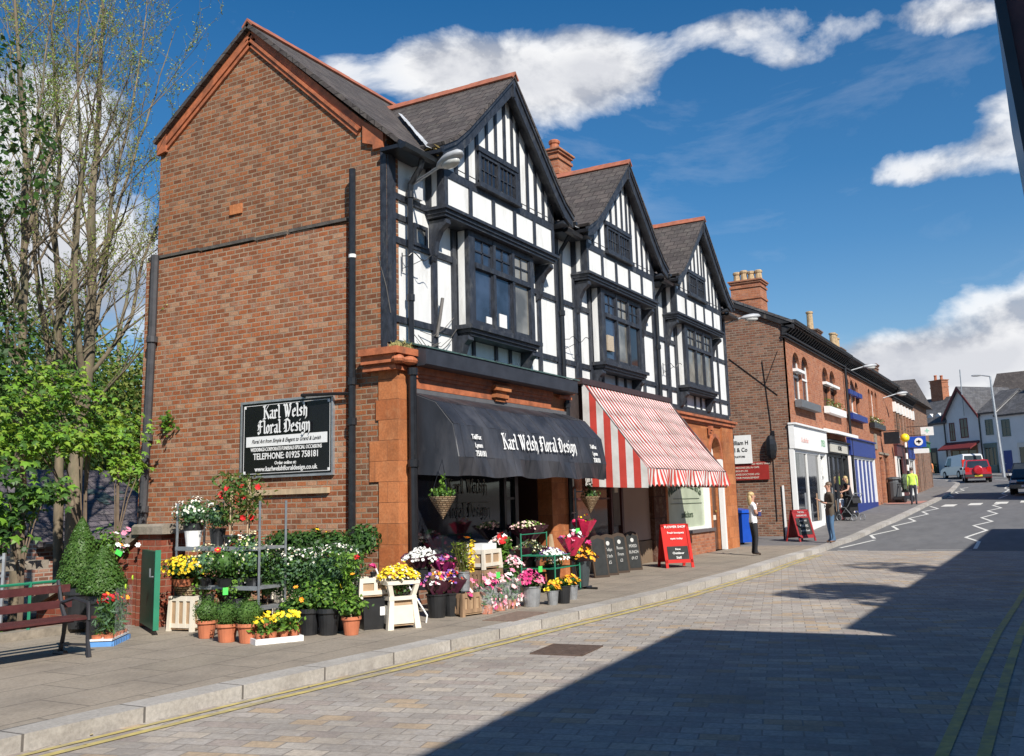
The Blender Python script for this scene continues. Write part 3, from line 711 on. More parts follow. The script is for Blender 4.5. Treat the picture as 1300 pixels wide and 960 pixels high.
# gables, oriel windows
def rake(xc, u): return None
RP = [(0, 9.08), (.9, 8.22), (1.6, 7.56), (1.98, 7.25), (2.36, 7.04)]
def under(x, xc):
    d = abs(x-xc)
    for (a, za), (b, zb) in zip(RP, RP[1:]):
        if d <= b: return lerp(za, zb, (d-a)/(b-a))
    return RP[-1][1]
for gi, xc in enumerate((3.07, 8.49, 13.91)):
    x0, x1 = xc-1.99, xc+1.92
    mb = MB()
    pts = [(x0, 6.12), (x1, 6.12)]+[(xc+u, z-.05) for u, z in ((1.9, 7.28), (1.6, 7.55), (.9, 8.2), (0, 9.05), (-.9, 8.2), (-1.6, 7.55), (-1.97, 7.25))]
    mb.prism([(x, z) for x, z in pts], 'y', -.33, .0); mb.build('gable_panel', RENDER, B)
    mb = MB(); Y = -.356
    for z0, z1 in ((6.7, 6.84),): beam(mb, x0, x1, z0, z1, y=Y+.008)
    n5 = 5
    for i in range(n5+1):
        x = lerp(x0+.05, x1-.05, i/n5); beam(mb, x-.05, x+.05, 6.2, 6.7, y=Y)
    for x in [xc+u for u in (-1.62, -1.28, -.94, .54, .88, 1.2, 1.5, 1.75)]:
        beam(mb, x-.045, x+.045, 6.84, under(x, xc)-.1, y=Y)
    for x in [xc+u for u in (-.6, -.28, .04, .32)]:
        beam(mb, x-.04, x+.04, 7.5, under(x, xc)-.1, y=Y)
    beam(mb, x0-.0, x0+.1, 6.84, 7.2, y=Y); beam(mb, x1-.1, x1, 6.84, 7.2, y=Y)
    # side returns of the jetty
    for xx, sgn in ((x0, -1), (x1, 1)):
        a, b = sorted((xx, xx+sgn*.02))
        mb.box(a, b, -.33, -.22, 6.2, 7.25); mb.box(a, b, -.1, -.0, 6.2, 7.1)
    mb.build('gable_timbers', TIMBER, B)
    mb = MB()
    for z0, z1, pr in ((6.03, 6.08, .33), (6.08, 6.14, .36), (6.14, 6.19, .4)):
        mb.box(x0-(pr-.33), x1+(pr-.33), -pr-.03, -.0, z0, z1)
    mb.build('jetty_moulding', TIMBER, B)
    for xx in (x0+.06, x1-.18):
        mb = MB(); cv = [(0, 6.0), (-.33, 6.0), (-.34, 5.93), (-.2, 5.82), (-.12, 5.66), (-.09, 5.45), (-.05, 5.35), (0, 5.3)]
        mb.prism(cv, 'x', xx, xx+.13); mb.build('jetty_bracket', TIMBER, B)
    # gable window
    w = MB(); wx0, wx1, wz0, wz1 = xc-.95, xc+.42, 6.86, 7.44
    w.box(wx0-.04, wx1+.04, -.41, -.34, wz1, wz1+.09); w.box(wx0-.06, wx1+.06, -.44, -.34, wz0-.07, wz0)
    for a in (wx0, wx1-.08, (wx0+wx1)/2-.035): w.box(a, a+.08, -.39, -.34, wz0, wz1)
    w.box(wx0, wx1, -.385, -.34, wz0, wz0+.06); w.box(wx0, wx1, -.385, -.34, wz1-.06, wz1)
    for k in range(2):
        a = wx0+.08+k*((wx1-wx0)/2-.02); b = a+(wx1-wx0)/2-.14
        for q in (1, 2, 3): w.box(lerp(a, b, q/4)-.009, lerp(a, b, q/4)+.009, -.372, -.34, wz0+.05, wz1-.05)
        w.box(a, b, -.371, -.34, (wz0+wz1)/2-.01, (wz0+wz1)/2+.01)
    wo = w.build('attic_window', TIMBER, B)
    MB().box(wx0+.05, wx1-.05, -.352, -.335, wz0+.03, wz1-.03).build('pane', GLASS_D, wo)
    # bargeboards: front board with curved foot, thin capping, purlin ends
    mb = MB()
    for sg in (-1, 1):
        P_ = RP
        for i, ((a, za), (b, zb)) in enumerate(zip(P_, P_[1:])):
            wa, wb = (.27, .27) if i < 3 else ((.27, .3) if i == 2 else (.29, .2))
            q = [(xc+sg*a, za+.0), (xc+sg*b, zb+.0), (xc+sg*b, zb-wb), (xc+sg*a, za-wa-(.04 if i == 0 else 0))]
            mb.prism(q, 'y', -.57, -.52)
            mb.prism([(xc+sg*a, za+.004), (xc+sg*b, zb+.004), (xc+sg*b, zb-.07), (xc+sg*a, za-.07)], 'y', -.6, -.572)
            mb.prism([(xc+sg*a, za-.05), (xc+sg*b, zb-.05), (xc+sg*b, zb-.12), (xc+sg*a, za-.12)], 'y', -.52, -.33)
        mb.box(*sorted((xc+sg*2.02, xc+sg*2.34)), -.52, -.0, 6.86, 6.92)
    mb.box(xc-.03, xc+.03, -.61, -.56, 8.72, 9.02)
    mb.build('bargeboard', TIMBER, B)
    mb = MB()
    for sg in (-1, 1):
        for (a, za), (b, zb) in zip(RP, RP[1:]):
            v = Vector((b-a, zb-za)).normalized(); nn = Vector((-v.y, v.x)) if True else None
            nn = Vector((abs(nn.x), abs(nn.y)))*.06
            q = [(xc+sg*a, za+.01), (xc+sg*b, zb+.01), (xc+sg*(b+nn.x), zb+.01+nn.y), (xc+sg*(a+(nn.x if a else 0)), za+.01+nn.y)]
            mb.prism(q, 'y', -.62, 2.5)
    gr = mb.build('gable_roof', SLATE, B)
    ridge_tiles((xc, -.64, 9.16), (xc, 2.3, 9.16), gr)
    for q_ in (2.42, -2.42): MB().prism([(-.62, 6.9), (-.62, 6.96), (.1, 6.96), (.1, 6.9)], 'x', xc+q_-.04, xc+q_+.04).build('side_gutter', IRON, B)
    # oriel
    ox0, ox1 = xc-1.12, xc+1.2; oy = -.25
    mb = MB()
    xs_ = [ox0, ox0+.2]; lights = []
    gx0, gx1 = ox0+.2, ox1-.14; lw = (gx1-gx0-.16)/3
    mb.box(ox0, gx0, oy, oy+.08, 4.38, 6.02); mb.box(gx1, ox1, oy, oy+.08, 4.38, 6.02)
    for k in range(3):
        a = gx0+k*(lw+.08); lights.append((a, a+lw))
        if k: mb.box(a-.08, a, oy-.01, oy+.07, 4.38, 6.0)
    mb.box(gx0, gx1, oy+.0, oy+.075, 5.92, 6.02); mb.box(gx0, gx1, oy-.02, oy+.075, 5.4, 5.49); mb.box(gx0, gx1, oy, oy+.075, 4.38, 4.44)
    for a, b in lights:
        mb.box(a, a+.035, oy+.02, oy+.07, 4.44, 5.92); mb.box(b-.035, b, oy+.02, oy+.07, 4.44, 5.92)
        mb.box((a+b)/2-.014, (a+b)/2+.014, oy+.025, oy+.07, 5.49, 5.92); mb.box(a, b, oy+.025, oy+.07, 5.7, 5.728)
        mb.box(a, b, oy+.022, oy+.07, 4.44, 4.5)
    for xx in (ox0-.005, ox1-.07):  # side posts of the return
        mb.box(xx, xx+.075, -.03, .0, 4.38, 6.02)
    om = mb.build('oriel_window', TIMBER, B)
    for k, (a, b) in enumerate(lights):
        gm = (GLASS_B, GLASS_B, GLASS_C, GLASS_B, GLASS_C, GLASS_D, GLASS_C, GLASS_C, GLASS_C)[gi*3+k]
        p = MB().box(a, b, oy+.045, oy+.055, 4.44, 5.95); p.build('pane', gm, om)
    MB().box(ox0+.01, ox0+.03, oy+.08, 0, 4.38, 6.02).build('side_panel', RENDER, om); MB().box(ox1-.03, ox1-.01, oy+.08, 0, 4.38, 6.02).build('side_panel', RENDER, om)
    if gi == 0:
        MB().box(ox0+1.05, ox0+1.3, oy+.03, oy+.042, 4.5, 4.74).build('paper', WHITE, om); MB().box(ox0+.6, ox0+.82, oy+.03, oy+.042, 4.5, 4.62).build('paper', WHITE, om)
    if gi == 1:
        MB().box(lights[0][0]+.04, lights[0][0]+.36, oy-.02, oy+.04, 4.66, 5.0).build('window_fan', plain('fan_beige', (.45, .37, .27), .6, var=.3, scale=60), om)
    mb = MB()
    for z0, z1, pr in ((4.2, 4.25, .27), (4.25, 4.31, .31), (4.31, 4.38, .36)):
        mb.box(ox0-.05-(pr-.3), ox1+.02+(pr-.3), -pr, .0, z0, z1)
    mb.build('oriel_sill', TIMBER, B)
    for xx in (ox0-.08, ox1-.14):
        mb = MB(); cv = [(0, 4.2), (-.25, 4.2), (-.26, 4.13), (-.18, 4.06), (-.14, 3.95), (-.1, 3.85), (-.02, 3.8), (0, 3.78)]
        mb.prism(cv, 'x', xx, xx+.17); mb.build('oriel_bracket', TIMBER, B)
    for x in (ox0+.5, (ox0+ox1)/2+.1, ox1-.55): MB().box(x-.04, x+.04, -.022, .01, 3.86, 4.2).build('apron_timber', TIMBER, B)
# small side window near the corner
mb = MB()
for a, b, c, d in ((.66, .72, 5.5, 5.86), (.98, 1.04, 5.5, 5.86), (.72, .98, 5.8, 5.86), (.72, .98, 5.5, 5.55)): mb.box(a, b, -.05, .0, c, d)
sw = mb.build('small_window', TIMBER, B); MB().box(.72, .98, -.025, .0, 5.55, 5.8).build('pane', GLASS_C, sw)
# chimney behind first gable
mb = MB(); cx, cy = 12.0, 3.4
def chimney(cx, cy, z0, z1, wx, wy, brickm, pots, parent, cap=.06, potcol=TERRA_TRIM, poth=.4, potr=.13):
    mb = MB(); mb.box(cx-wx/2, cx+wx/2, cy-wy/2, cy+wy/2, z0, z1-.3)
    for i, (a, b, e) in enumerate(((z1-.3, z1-.22, .04), (z1-.22, z1-.12, .0), (z1-.12, z1-.05, .05), (z1-.05, z1, .09))): mb.box(cx-wx/2-e, cx+wx/2+e, cy-wy/2-e, cy+wy/2+e, a, b)
    mb.box(cx-wx/2-.035, cx+wx/2+.035, cy-wy/2-.035, cy+wy/2+.035, z1-.75, z1-.66)
    c = mb.build('chimney', brickm, parent)
    for k in range(pots):
        t = (k+.5)/pots
        px_ = lerp(cx-wx/2, cx+wx/2, t) if wx >= wy else cx; py_ = lerp(cy-wy/2, cy+wy/2, t) if wy > wx else cy
        h = poth*RND.uniform(.85, 1.15); p = MB(); p.lathe([(potr*1.15, 0), (potr*1.2, .05), (potr*.95, .1), (potr*.85, h-.12), (potr*1.05, h-.1), (potr*1.1, h-.03), (potr*.9, h), (potr*.7, h)], (px_, py_, z1), 10)
        p.build('chimney_pot', potcol, c)
    return c
chimney(11.85, 2.95, 8.6, 11.12, .85, .6, BR_RED, 1, B, poth=.36, potr=.15)
# ---- ground floor
G = -.2
mb = MB()
mb.box(.0, .32, G, .1, -.3, 3.45)                       # corner pier
mb.prism([(0, 3.05), (5.5, 3.05), (5.5, 3.74), (0, 3.74)], 'y', G+.02, .1)
mb.box(4.82, 5.62, G, .1, -.3, 3.45)
mb.build('shop_piers', TERRA, B)
mb = MB()                                             # quoins toothed into the brick
z = 0
k = 0
while z < 3.5:
    w_ = .32 if k in (6, 7) else (.2 if k in (9, 3) else .15)
    mb.box(-.028, .0, G, w_, z, min(z+.3, 3.5)-.004); z += .3; k += 1
mb.build('quoins', TERRA, B)
mb = MB()
for z0, z1, e in ((3.12, 3.18, .03), (3.18, 3.34, .045), (3.34, 3.4, .07), (3.4, 3.5, .1)):
    mb.box(.32, 4.82, G-e, G+.01, z0, z1)
mb.build('shop_entablature', TERRA_TRIM, B)
for (xa, xb) in ((-.1, .42), (5.2, 5.72)):
    mb = MB()
    for z0, z1, e in ((3.42, 3.48, .05), (3.48, 3.52, .02), (3.52, 3.64, .1), (3.64, 3.74, .16)):
        mb.box(xa-(e if xa < 0 else 0), xb+e*.4, G-e, G+(.55 if xa < 0 else .2), z0, z1)
    if xa < 0: mb.ball((xa-.05, G-.1, 3.56), (.1, .1, .07), nu=10, nv=6); mb.ball((xa+.22, G-.12, 3.56), (.16, .1, .07), nu=10, nv=6)
    mb.build('pier_cap', TERRA_TRIM, B)
mb = MB()
for i in range(160): mb.leaf((RND.uniform(-.1, .4), RND.uniform(-.32, -.1), RND.uniform(3.74, 3.84)), .12, 0, nrm=(0, -1, .2), w=.18)
mb.build('grass_tuft', plain('dry_grass', (.3, .27, .1), .9, var=.4), B)
mb = MB()
for z0, z1, e, w_ in ((3.16, 3.22, .1, .16), (3.22, 3.28, .14, .22), (3.28, 3.34, .12, .18), (3.34, 3.43, .17, .26)): mb.box(2.82-w_, 2.82+w_, G-e, G, z0, z1)
mb.build('keystone', TERRA, B)
# black fascia with lead top
mb = MB(); mb.prism([(-.5, 3.52), (-.46, 3.5), (-.2, 3.5), (-.2, 3.78), (-.5, 3.76)], 'x', .28, 5.5); mb.build('shop_fascia', plain('fascia_paint', (.03, .033, .042), .5, var=.3, scale=4, dirt=((.3, .2, .1), .72, .6)), B)
mb = MB(); mb.prism([(-.52, 3.762), (-.52, 3.785), (-.0, 3.93), (-.0, 3.9)], 'x', .26, 5.56); mb.build('fascia_flashing', plain('green_lead', (.06, .11, .1), .6, var=.4, scale=8), B)
# shop one: window
mb = MB(); mb.box(.32, 3.55, G+.06, .05, -.1, .55); mb.build('stall_riser', BR_DARK, B)
mb = MB()
for a, b in ((.32, .4), (3.12, 3.2), (3.5, 3.62)): mb.box(a, b, G+.05, G+.14, .55, 3.05)
mb.box(.32, 3.62, G+.05, G+.14, .55, .62); mb.box(.32, 3.62, G+.05, G+.13, 2.98, 3.05)
mb.box(3.2, 3.5, G+.06, G+.12, 1.5, 1.54); mb.box(3.2, 3.5, G+.06, G+.12, 2.3, 2.34)
wf = mb.build('shop_window', IRON, B)
MB().box(.36, 3.55, G+.1, G+.11, .58, 3.02).build('pane', GLASS_D, wf)
mb, w_ = nib_text('Karl Welsh', .22, xs=1.0); mb.xf(facing((2.0, G+.095, 1.62), (1, 0, 0), (0, 0, 1))); mb.build('lettering', plain('window_lettering', (.11, .11, .1), .7, var=.5, scale=5), wf)
mb, w_ = nib_text('Floral Design', .22, xs=.95); mb.xf(facing((2.0, G+.095, 1.24), (1, 0, 0), (0, 0, 1))); mb.build('lettering', MATS['window_lettering'], wf)
MB().box(1.3, 2.7, G+.092, G+.098, 1.46, 1.475).build('painted_rule', MATS['window_lettering'], wf)
mb = MB()
for x in (.5, 2.25): mb.box(x, x+.22, G+.088, G+.098, 2.05, 2.25)
mb.build('window_stickers', plain('dim_red', (.2, .02, .02), .7), wf)
# door recess
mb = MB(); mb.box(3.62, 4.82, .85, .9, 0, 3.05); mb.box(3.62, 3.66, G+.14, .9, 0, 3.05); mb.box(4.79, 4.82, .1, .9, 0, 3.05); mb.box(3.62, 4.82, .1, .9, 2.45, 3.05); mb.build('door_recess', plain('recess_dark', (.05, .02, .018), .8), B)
mb = MB(); mb.box(3.7, 4.75, .76, .82, 0, 2.45); d_ = mb.build('shop_door', IRON, B)
MB().box(3.85, 4.45, .745, .758, 1.25, 2.1).box(3.85, 4.45, .745, .758, .35, 1.15).build('door_pane', plain('door_blind', (.12, .1, .085), .5, var=.2), d_)
MB().tube([(4.62, .74, .95), (4.62, .7, 1.0), (4.62, .7, 1.15), (4.62, .74, 1.2)], .012).build('door_handle', GALV, d_)
# shop two
mb = MB(); mb.box(5.62, E1-.26, .12, .42, -.3, 3.3); mb.build('inner_wall', plain('inner_dark2', (.03, .026, .024), .9), B)
mb = MB(); mb.box(5.62, E1, -.06, .1, 3.02, 3.74); mb.build('beam_casing', plain('dark_beam', (.04, .03, .028), .7, var=.3), B)
mb = MB()
for a, b in ((5.62, 5.72), (7.75, 7.83), (8.32, 8.42)): mb.box(a, b, -.12, .0, .5, 3.02)
mb.box(5.62, 8.42, -.13, .0, .42, .5); mb.box(5.72, 7.75, -.1, -.02, 1.46, 1.5)
w2 = mb.build('shop_window', MAROON, B)
MB().box(5.68, 8.36, -.07, -.05, .48, 3.02).build('pane', glass('warm_glass', (.045, .018, .012), var=.8), w2)
mb = MB(); mb.box(7.9, 8.25, -.1, -.075, .9, 2.9); mb.build('curtain', plain('grey_curtain', (.16, .14, .13), .8), w2)
MB().box(7.98, 8.14, -.115, -.102, 1.6, 1.85).build('notice', CREAM, w2)
MB().box(5.62, 8.42, -.1, .1, -.1, .42).build('stall_riser', plain('dark_tiles', (.05, .035, .03), .5, var=.4), B)
MB().box(8.42, 10.05, -.08, .0, .52, 3.02).build('blind_panel', plain('beige_board', (.38, .28, .24), .7, var=.03, scale=2), B)
MB().box(8.42, 10.05, -.1, .0, -.1, .5).build('plinth_board', plain('tan_board', (.2, .14, .09), .7, var=.1, scale=3), B)
MB().box(10.05, 10.85, G, .0, -.3, 3.3).build('pier', brick('dark_stone_pier', [(.12, .05, .03), (.15, .065, .04), (.1, .04, .03)], (.04, .02, .015), w=.25, h=.5, ms=.01), B)
# solicitor's front
mb = MB()
wall_holes(mb, 'y', G, 10.86, 15.5, -.1, 3.4, [(11.0, 14.32, .62, 3.1, .85), (14.42, 15.38, 0, 3.1, .6)], .22); mb.build('arched_front', TERRA, B)
mb = MB(); mb.box(15.5, 16.55, G-.06, .1, -.3, 3.4); mb.build('corner_pier', TERRA, B)
mb = MB()
for cx0, cx1, r in ((11.0, 14.32, .85), (14.42, 15.38, .6)):
    n_ = 14; hw = (cx1-cx0)/2; cu = (cx0+cx1)/2
    o_ = [(cu+(hw+.1)*math.cos(PI*i/n_), 3.1-r+(r+.1)*math.sin(PI*i/n_)) for i in range(n_+1)]; i_ = [(cu+hw*math.cos(PI*i/n_), 3.1-r+r*math.sin(PI*i/n_)) for i in range(n_+1)]
    for k in range(n_): mb.prism([o_[k], o_[k+1], i_[k+1], i_[k]], 'y', G-.05, G-.001)
for z0, z1, e in ((3.4, 3.46, .04), (3.46, 3.56, .1), (3.56, 3.62, .15)):
    mb.box(10.86, 16.65+e, G-e, .0, z0, z1)
mb.build('cornice', TERRA_TRIM, B)
mb = MB()
for z0, z1, e in ((3.12, 3.2, .03), (3.2, 3.27, .06), (3.27, 3.38, .09)): mb.box(14.28, 14.46, G-.05-e, G-.05, z0, z1)
mb.build('keystone', TERRA_TRIM, B)
MB().box(10.86, 14.4, G-.02, G+.0, -.1, .55).build('stall_riser', BR_RED, B)
mb = MB(); mb.box(10.95, 14.4, G-.07, G+.05, .55, .63); mb.build('window_sill', plain('grey_sill', (.12, .1, .1), .7), B)
mb = MB(); mb.box(11.0, 11.12, G+.05, G+.15, .62, 3.1); mb.box(14.0, 14.32, G+.03, G+.15, .62, 3.1); mb.box(11.12, 14.0, G+.05, G+.14, .62, .7); mb.box(11.0, 14.3, G+.05, G+.14, 2.2, 2.28)
mb.box(11.0, 14.3, G+.1, G+.13, 2.28, 3.1)
w3 = mb.build('shop_window', WHITE, B)
MB().box(11.1, 14.02, G+.1, G+.12, .68, 2.22).build('pane', GLASS_G, w3)
LET = plain('green_lettering', (.05, .08, .04), .7)
s_ = 'WILLIAM H. LILL & Co'
for i, ch in enumerate(s_):
    if ch == ' ': continue
    a = (i/(len(s_)-1)-.5)*1.25; cxx = 12.55+1.25*math.sin(a)/math.sin(.625)*.92; czz = 1.95+.38*(math.cos(a)-1)/(1-math.cos(.625))*.55-.15
    tm = text_mb(ch, .3, bold=.02); tm.xf(facing((cxx, G+.09, czz), (math.cos(a*.6), 0, -math.sin(a*.6)), (math.sin(a*.6), 0, math.cos(a*.6))))
    if i == 0: big = tm
    else: big.add(tm)
tm = text_mb('solicitors', .24, bold=.004); tm.xf(facing((12.6, G+.09, 1.02), (1, 0, 0), (0, 0, 1))); big.add(tm)
for zq, wq in ((1.42, 1.0), (1.3, 1.2)):
    big.box(12.6-wq, 12.6+wq, G+.085, G+.09, zq, zq+.012)
big.build('lettering', LET, w3)
mb = MB(); mb.box(14.42, 15.38, .0, .05, 0, 2.5); d_ = mb.build('office_door', plain('brown_door', (.09, .045, .03), .4, var=.2), B)
MB().box(14.6, 14.95, -.02, -.001, 1.15, 2.2).build('door_pane', GLASS_D, d_); MB().ball((15.2, -.03, 1.05), .035, nu=8, nv=5).build('door_knob', plain('brass', (.6, .4, .12), .3, metal=.8), d_)
MB().box(14.42, 15.38, .0, .05, 2.5, 3.1).build('fanlight', WHITE, B); MB().box(15.36, 15.5, G-.03, G+.1, 0, 2.5).build('white_post', WHITE, B)
MB().box(14.75, 15.1, -.06, -.021, .82, .95).build('letter_plate', CREAM, d_)
# downpipes
def pipe(pts, r, name, parent, collars=(), mat=IRON):
    mb = MB().tube(pts, r, 8)
    for c in collars:
        mb.lathe([(r*1.02, -.06), (r*1.35, -.05), (r*1.35, .05), (r*1.02, .06)], c, 10)
    return mb.build(name, mat, parent, smooth=False)
pipe([(-.14, .55, 6.62), (-.14, .55, 3.35), (-.14, .55, .1)], .052, 'soil_pipe', B, [(-.14, .55, 3.3), (-.14, .55, 2.7)])
MB().lathe([(.054, 0), (.058, .005), (.058, .05), (.054, .055)], (-.14, .55, 5.2), 12).build('pipe_band', WHITE, B)
mb = MB().tube([(-.14, .6, 3.12), (-.16, .9, 3.14), (-.2, 1.48, 3.16)], .025, 6); mb.tube([(-.2, 1.48, 3.16), (-.1, 1.5, 3.16)], .03); mb.build('wall_bracket', IRON, B)
pipe([(-.16, 4.92, 5.9), (-.16, 4.93, 4.3), (-.17, 5.0, 1.0)], .07, 'rear_pipe', B, [(-.16, 4.925, 4.4), (-.16, 4.96, 2.7), (-.17, 4.99, 1.5)], plain('grey_pipe', (.05, .05, .055), .6, var=.3))
pipe([(.47, -.34, 6.78), (.47, -.3, 6.65), (.47, -.12, 6.42), (.47, -.1, 6.2), (.47, -.1, 3.95), (.42, -.14, 3.86)], .048, 'downpipe', B, [(.47, -.1, 6.25), (.47, -.1, 4.6)])
pipe([(.17, -.33, 3.42), (.17, -.33, 2.0), (.17, -.33, -.0)], .06, 'downpipe', B, [(.17, -.33, 3.4), (.17, -.33, 2.05)])
pipe([(5.74, -.34, 6.8), (5.74, -.12, 6.5), (5.74, -.1, 6.3), (5.74, -.1, 3.9)], .045, 'downpipe', B, [(5.74, -.1, 5.2)])
pipe([(11.16, -.34, 6.8), (11.16, -.12, 6.5), (11.16, -.1, 6.3), (11.16, -.1, 3.8)], .045, 'downpipe', B, [(11.16, -.1, 5.2)])
pipe([(16.86, -.12, 3.3), (16.86, -.12, 0)], .06, 'downpipe', B, [(16.86, -.12, 3.2), (16.86, -.12, 1.6)])
pipe([(5.5, -.26, 3.4), (5.5, -.26, 0)], .05, 'downpipe', B, [(5.5, -.26, 3.3)])
# loose cables on the front
mb = MB()
for k in range(5):
    a = Vector((RND.uniform(.6, 1.1), -.05, RND.uniform(3.9, 4.15))); b = Vector((RND.uniform(1.1, 1.9), -.05, RND.uniform(3.95, 4.6)))
    MB().tube([a, a.lerp(b, .35)+Vector((0, -.02, -.16)), a.lerp(b, .7)+Vector((0, -.02, -.1)), b], .006, 4).build('cable', MATS.get('cable_grey') or plain('cable_grey', (.12, .11, .1), .7), B)
mb.tube([(1.25, -.05, 4.1), (1.3, -.08, 4.4), (1.36, -.1, 4.75)], .03, 5)
mb.build('conduit', MATS['cable_grey'], B); mb = MB(); mb.tube([(0, .16, 5.2), (-.02, .0, 4.7), (.02, -.05, 4.3)], .007, 4)
mb.build('cable', MATS['cable_grey'], B)
for sx, sz in ((5.95, 4.6), (.35, 5.15), (11.6, 4.7)):
    mb = MB(); mb.tube([(sx, -.03, sz-.15), (sx, -.03, sz+.15)], .01, 5); pts = [(sx, -.03, sz+.1)]
    for i in range(12): t = i/11; pts.append((sx+.05+.4*t, -.12-.25*t, sz+.1+.06*math.sin(t*9)))
    mb.tube(pts, .008, 4); mb.tube([(sx, -.03, sz-.1), (sx+.15, -.12, sz-.02), (sx+.3, -.22, sz+.08)], .007, 4); mb.build('scroll_bracket', IRON, B)
# wooden batten and signs on the end wall
t = thing('wall_batten', 'pale wooden batten fixed to the brick wall under the black sign', 'batten', (-.06, 1.84, 1.705))
MB().box(-.055, 0, -.8, .82, -.04, .045).build('board', WOODP, t)
t = thing('wall_sign', 'black signboard with white florist lettering on the end brick wall', 'sign', (-.06, 1.895, 2.54))
MB().box(-.035, 0, -.93, .93, -.575, .575).build('board', plain('sign_black', (.008, .008, .01), .25, var=.1), t)
mb = MB()
for a, b, c, d in ((-.95, .95, .575, .61), (-.95, .95, -.61, -.575), (-.95, -.92, -.575, .575), (.92, .95, -.575, .575)): mb.box(-.05, 0, a, b, c, d)
mb.build('frame', GALV, t)
mb = MB()
for a, b, c, d in ((-.88, .88, .535, .542), (-.88, .88, -.542, -.535), (-.885, -.878, -.535, .535), (.878, .885, -.535, .535)): mb.box(-.038, -.034, a, b, c, d)
for sy in (-1, 1):
    for sz in (-1, 1): mb.box(-.039, -.034, sy*.86-.02, sy*.86+.02, sz*.515-.02, sz*.515+.02)
mb.box(-.038, -.034, -.83, .83, -.115, .045); mb.build('white_lines', WHITE, t)
LR = ((0, -1, 0), (0, 0, 1))
L1 = nib_text('Karl Welsh', .2, xs=.86)[0].xf(facing((-.04, .0, .32), *LR)); L1.add(nib_text('Floral Design', .2, xs=.86)[0].xf(facing((-.04, .02, .09), *LR)))
def add_text(mb, s, size, y, z, xs=1, bold=.01, shear=0, x=-.04, al='CENTER'): mb.add(text_mb(s, size, al, bold, xs, shear).xf(facing((x, y, z), *LR)))
add_text(L1, 'WEDDINGS·CORPORATE·FUNERALS·SPECIAL OCCASIONS', .082, 0, -.165, .68); add_text(L1, 'TELEPHONE: 01925 758181', .14, 0, -.275, .82, .012)
add_text(L1, 'Order online at:', .075, 0, -.385, .9); add_text(L1, 'www.karlwelshfloraldesign.co.uk', .105, 0, -.47, .92, .012); L1.build('lettering', WHITE, t)
L2 = MB(); add_text(L2, 'Floral Art from Simple & Elegant to Grand & Lavish', .085, 0, -.035, .8, .0, .35, x=-.042); L2.build('script_line', IRON, t)
# ---- black awning
A = thing('shop_awning', 'black canvas awning with white lettering over the florist window', 'awning', (0, 0, 0))
prof = [(-.19, 3.13), (-.66, 2.95), (-.96, 2.6), (-1.05, 2.12), (-1.05, 1.84)]
xa, xb = .27, 5.44; CANV = plain('black_canvas', (.027, .029, .036), .45, var=.35, scale=2.2, bmp=.4, dirt=((.1, .1, .11), .5, .55), stretch=(1, 1, .35))
mb = MB(); N = 26
for i in range(len(prof)-1):
    for k in range(N):
        def pt(j, q):
            x = lerp(xa, xb, q/N); y, z = prof[j]
            sag = math.sin(PI*q/N); wob = .012*math.sin(q*1.9+j*2.3)+.01*math.sin(q*.7)
            if j == 4: y += .045*math.sin(q*1.3)+.04*math.sin(q*.55+1); z += .018*math.sin(q*.9)
            elif j: y += wob
            return (x, y, z-(.025*sag if j in (1, 2) else 0))
        mb.face([pt(i, k), pt(i, k+1), pt(i+1, k+1), pt(i+1, k)])
for x in (xa, xb): mb.face([(x, -.19, 3.13), (x, -.66, 2.95), (x, -.96, 2.6), (x, -1.05, 2.12), (x, -.62, 2.14), (x, -.19, 2.17)]); mb.face([(x, -.19, 2.17), (x, -.62, 2.14), (x, -1.05, 2.12), (x, -1.05, 1.84), (x-.02 if x < 1 else x+.02, -.6, 1.87), (x, -.19, 1.9)])
cn = mb.build('canopy', CANV, A); so = cn.modifiers.new('solid', 'SOLIDIFY'); so.thickness = .006
mb = MB()
for x in (xa+.01, xb-.01): mb.tube([(x, -.2, 3.11), (x, -.66, 2.93), (x, -.955, 2.585), (x, -1.045, 2.12)], .012, 6)
mb.box(xa, xb, -.26, -.185, 3.1, 3.17); mb.build('frame', plain('awning_frame', (.12, .12, .125), .5), A)
d = Vector((0, -.09, -.48)).normalized(); nrm = Vector((0, -.98, .18))
def onp(x, t): return Vector((x, lerp(-.96, -1.05, t), lerp(2.6, 2.12, t)))+nrm*.02
L1 = nib_text('Karl Welsh Floral Design', .24, xs=.86, w=.1)[0]; L1.xf(facing(onp(2.87, .55), (1, 0, 0), -d))
L1.v = L1.v
for xx in (.83, 4.98):
    for k, (s_, sz) in enumerate((('Tel/Fax', .105), ('Lymm', .1), ('758181', .12))):
        L1.add(text_mb(s_, sz, bold=.02, xs=.85).xf(facing(onp(xx+.03*k, .25+.26*k), (1, 0, 0), -d)))
mn = -d*.11
L1.v = [tuple(Vector(v)-(-d)*.1) if False else v for v in L1.v]
L1.xf(Matrix.Translation(d*.06)); L1.build('lettering', WHITE, A)
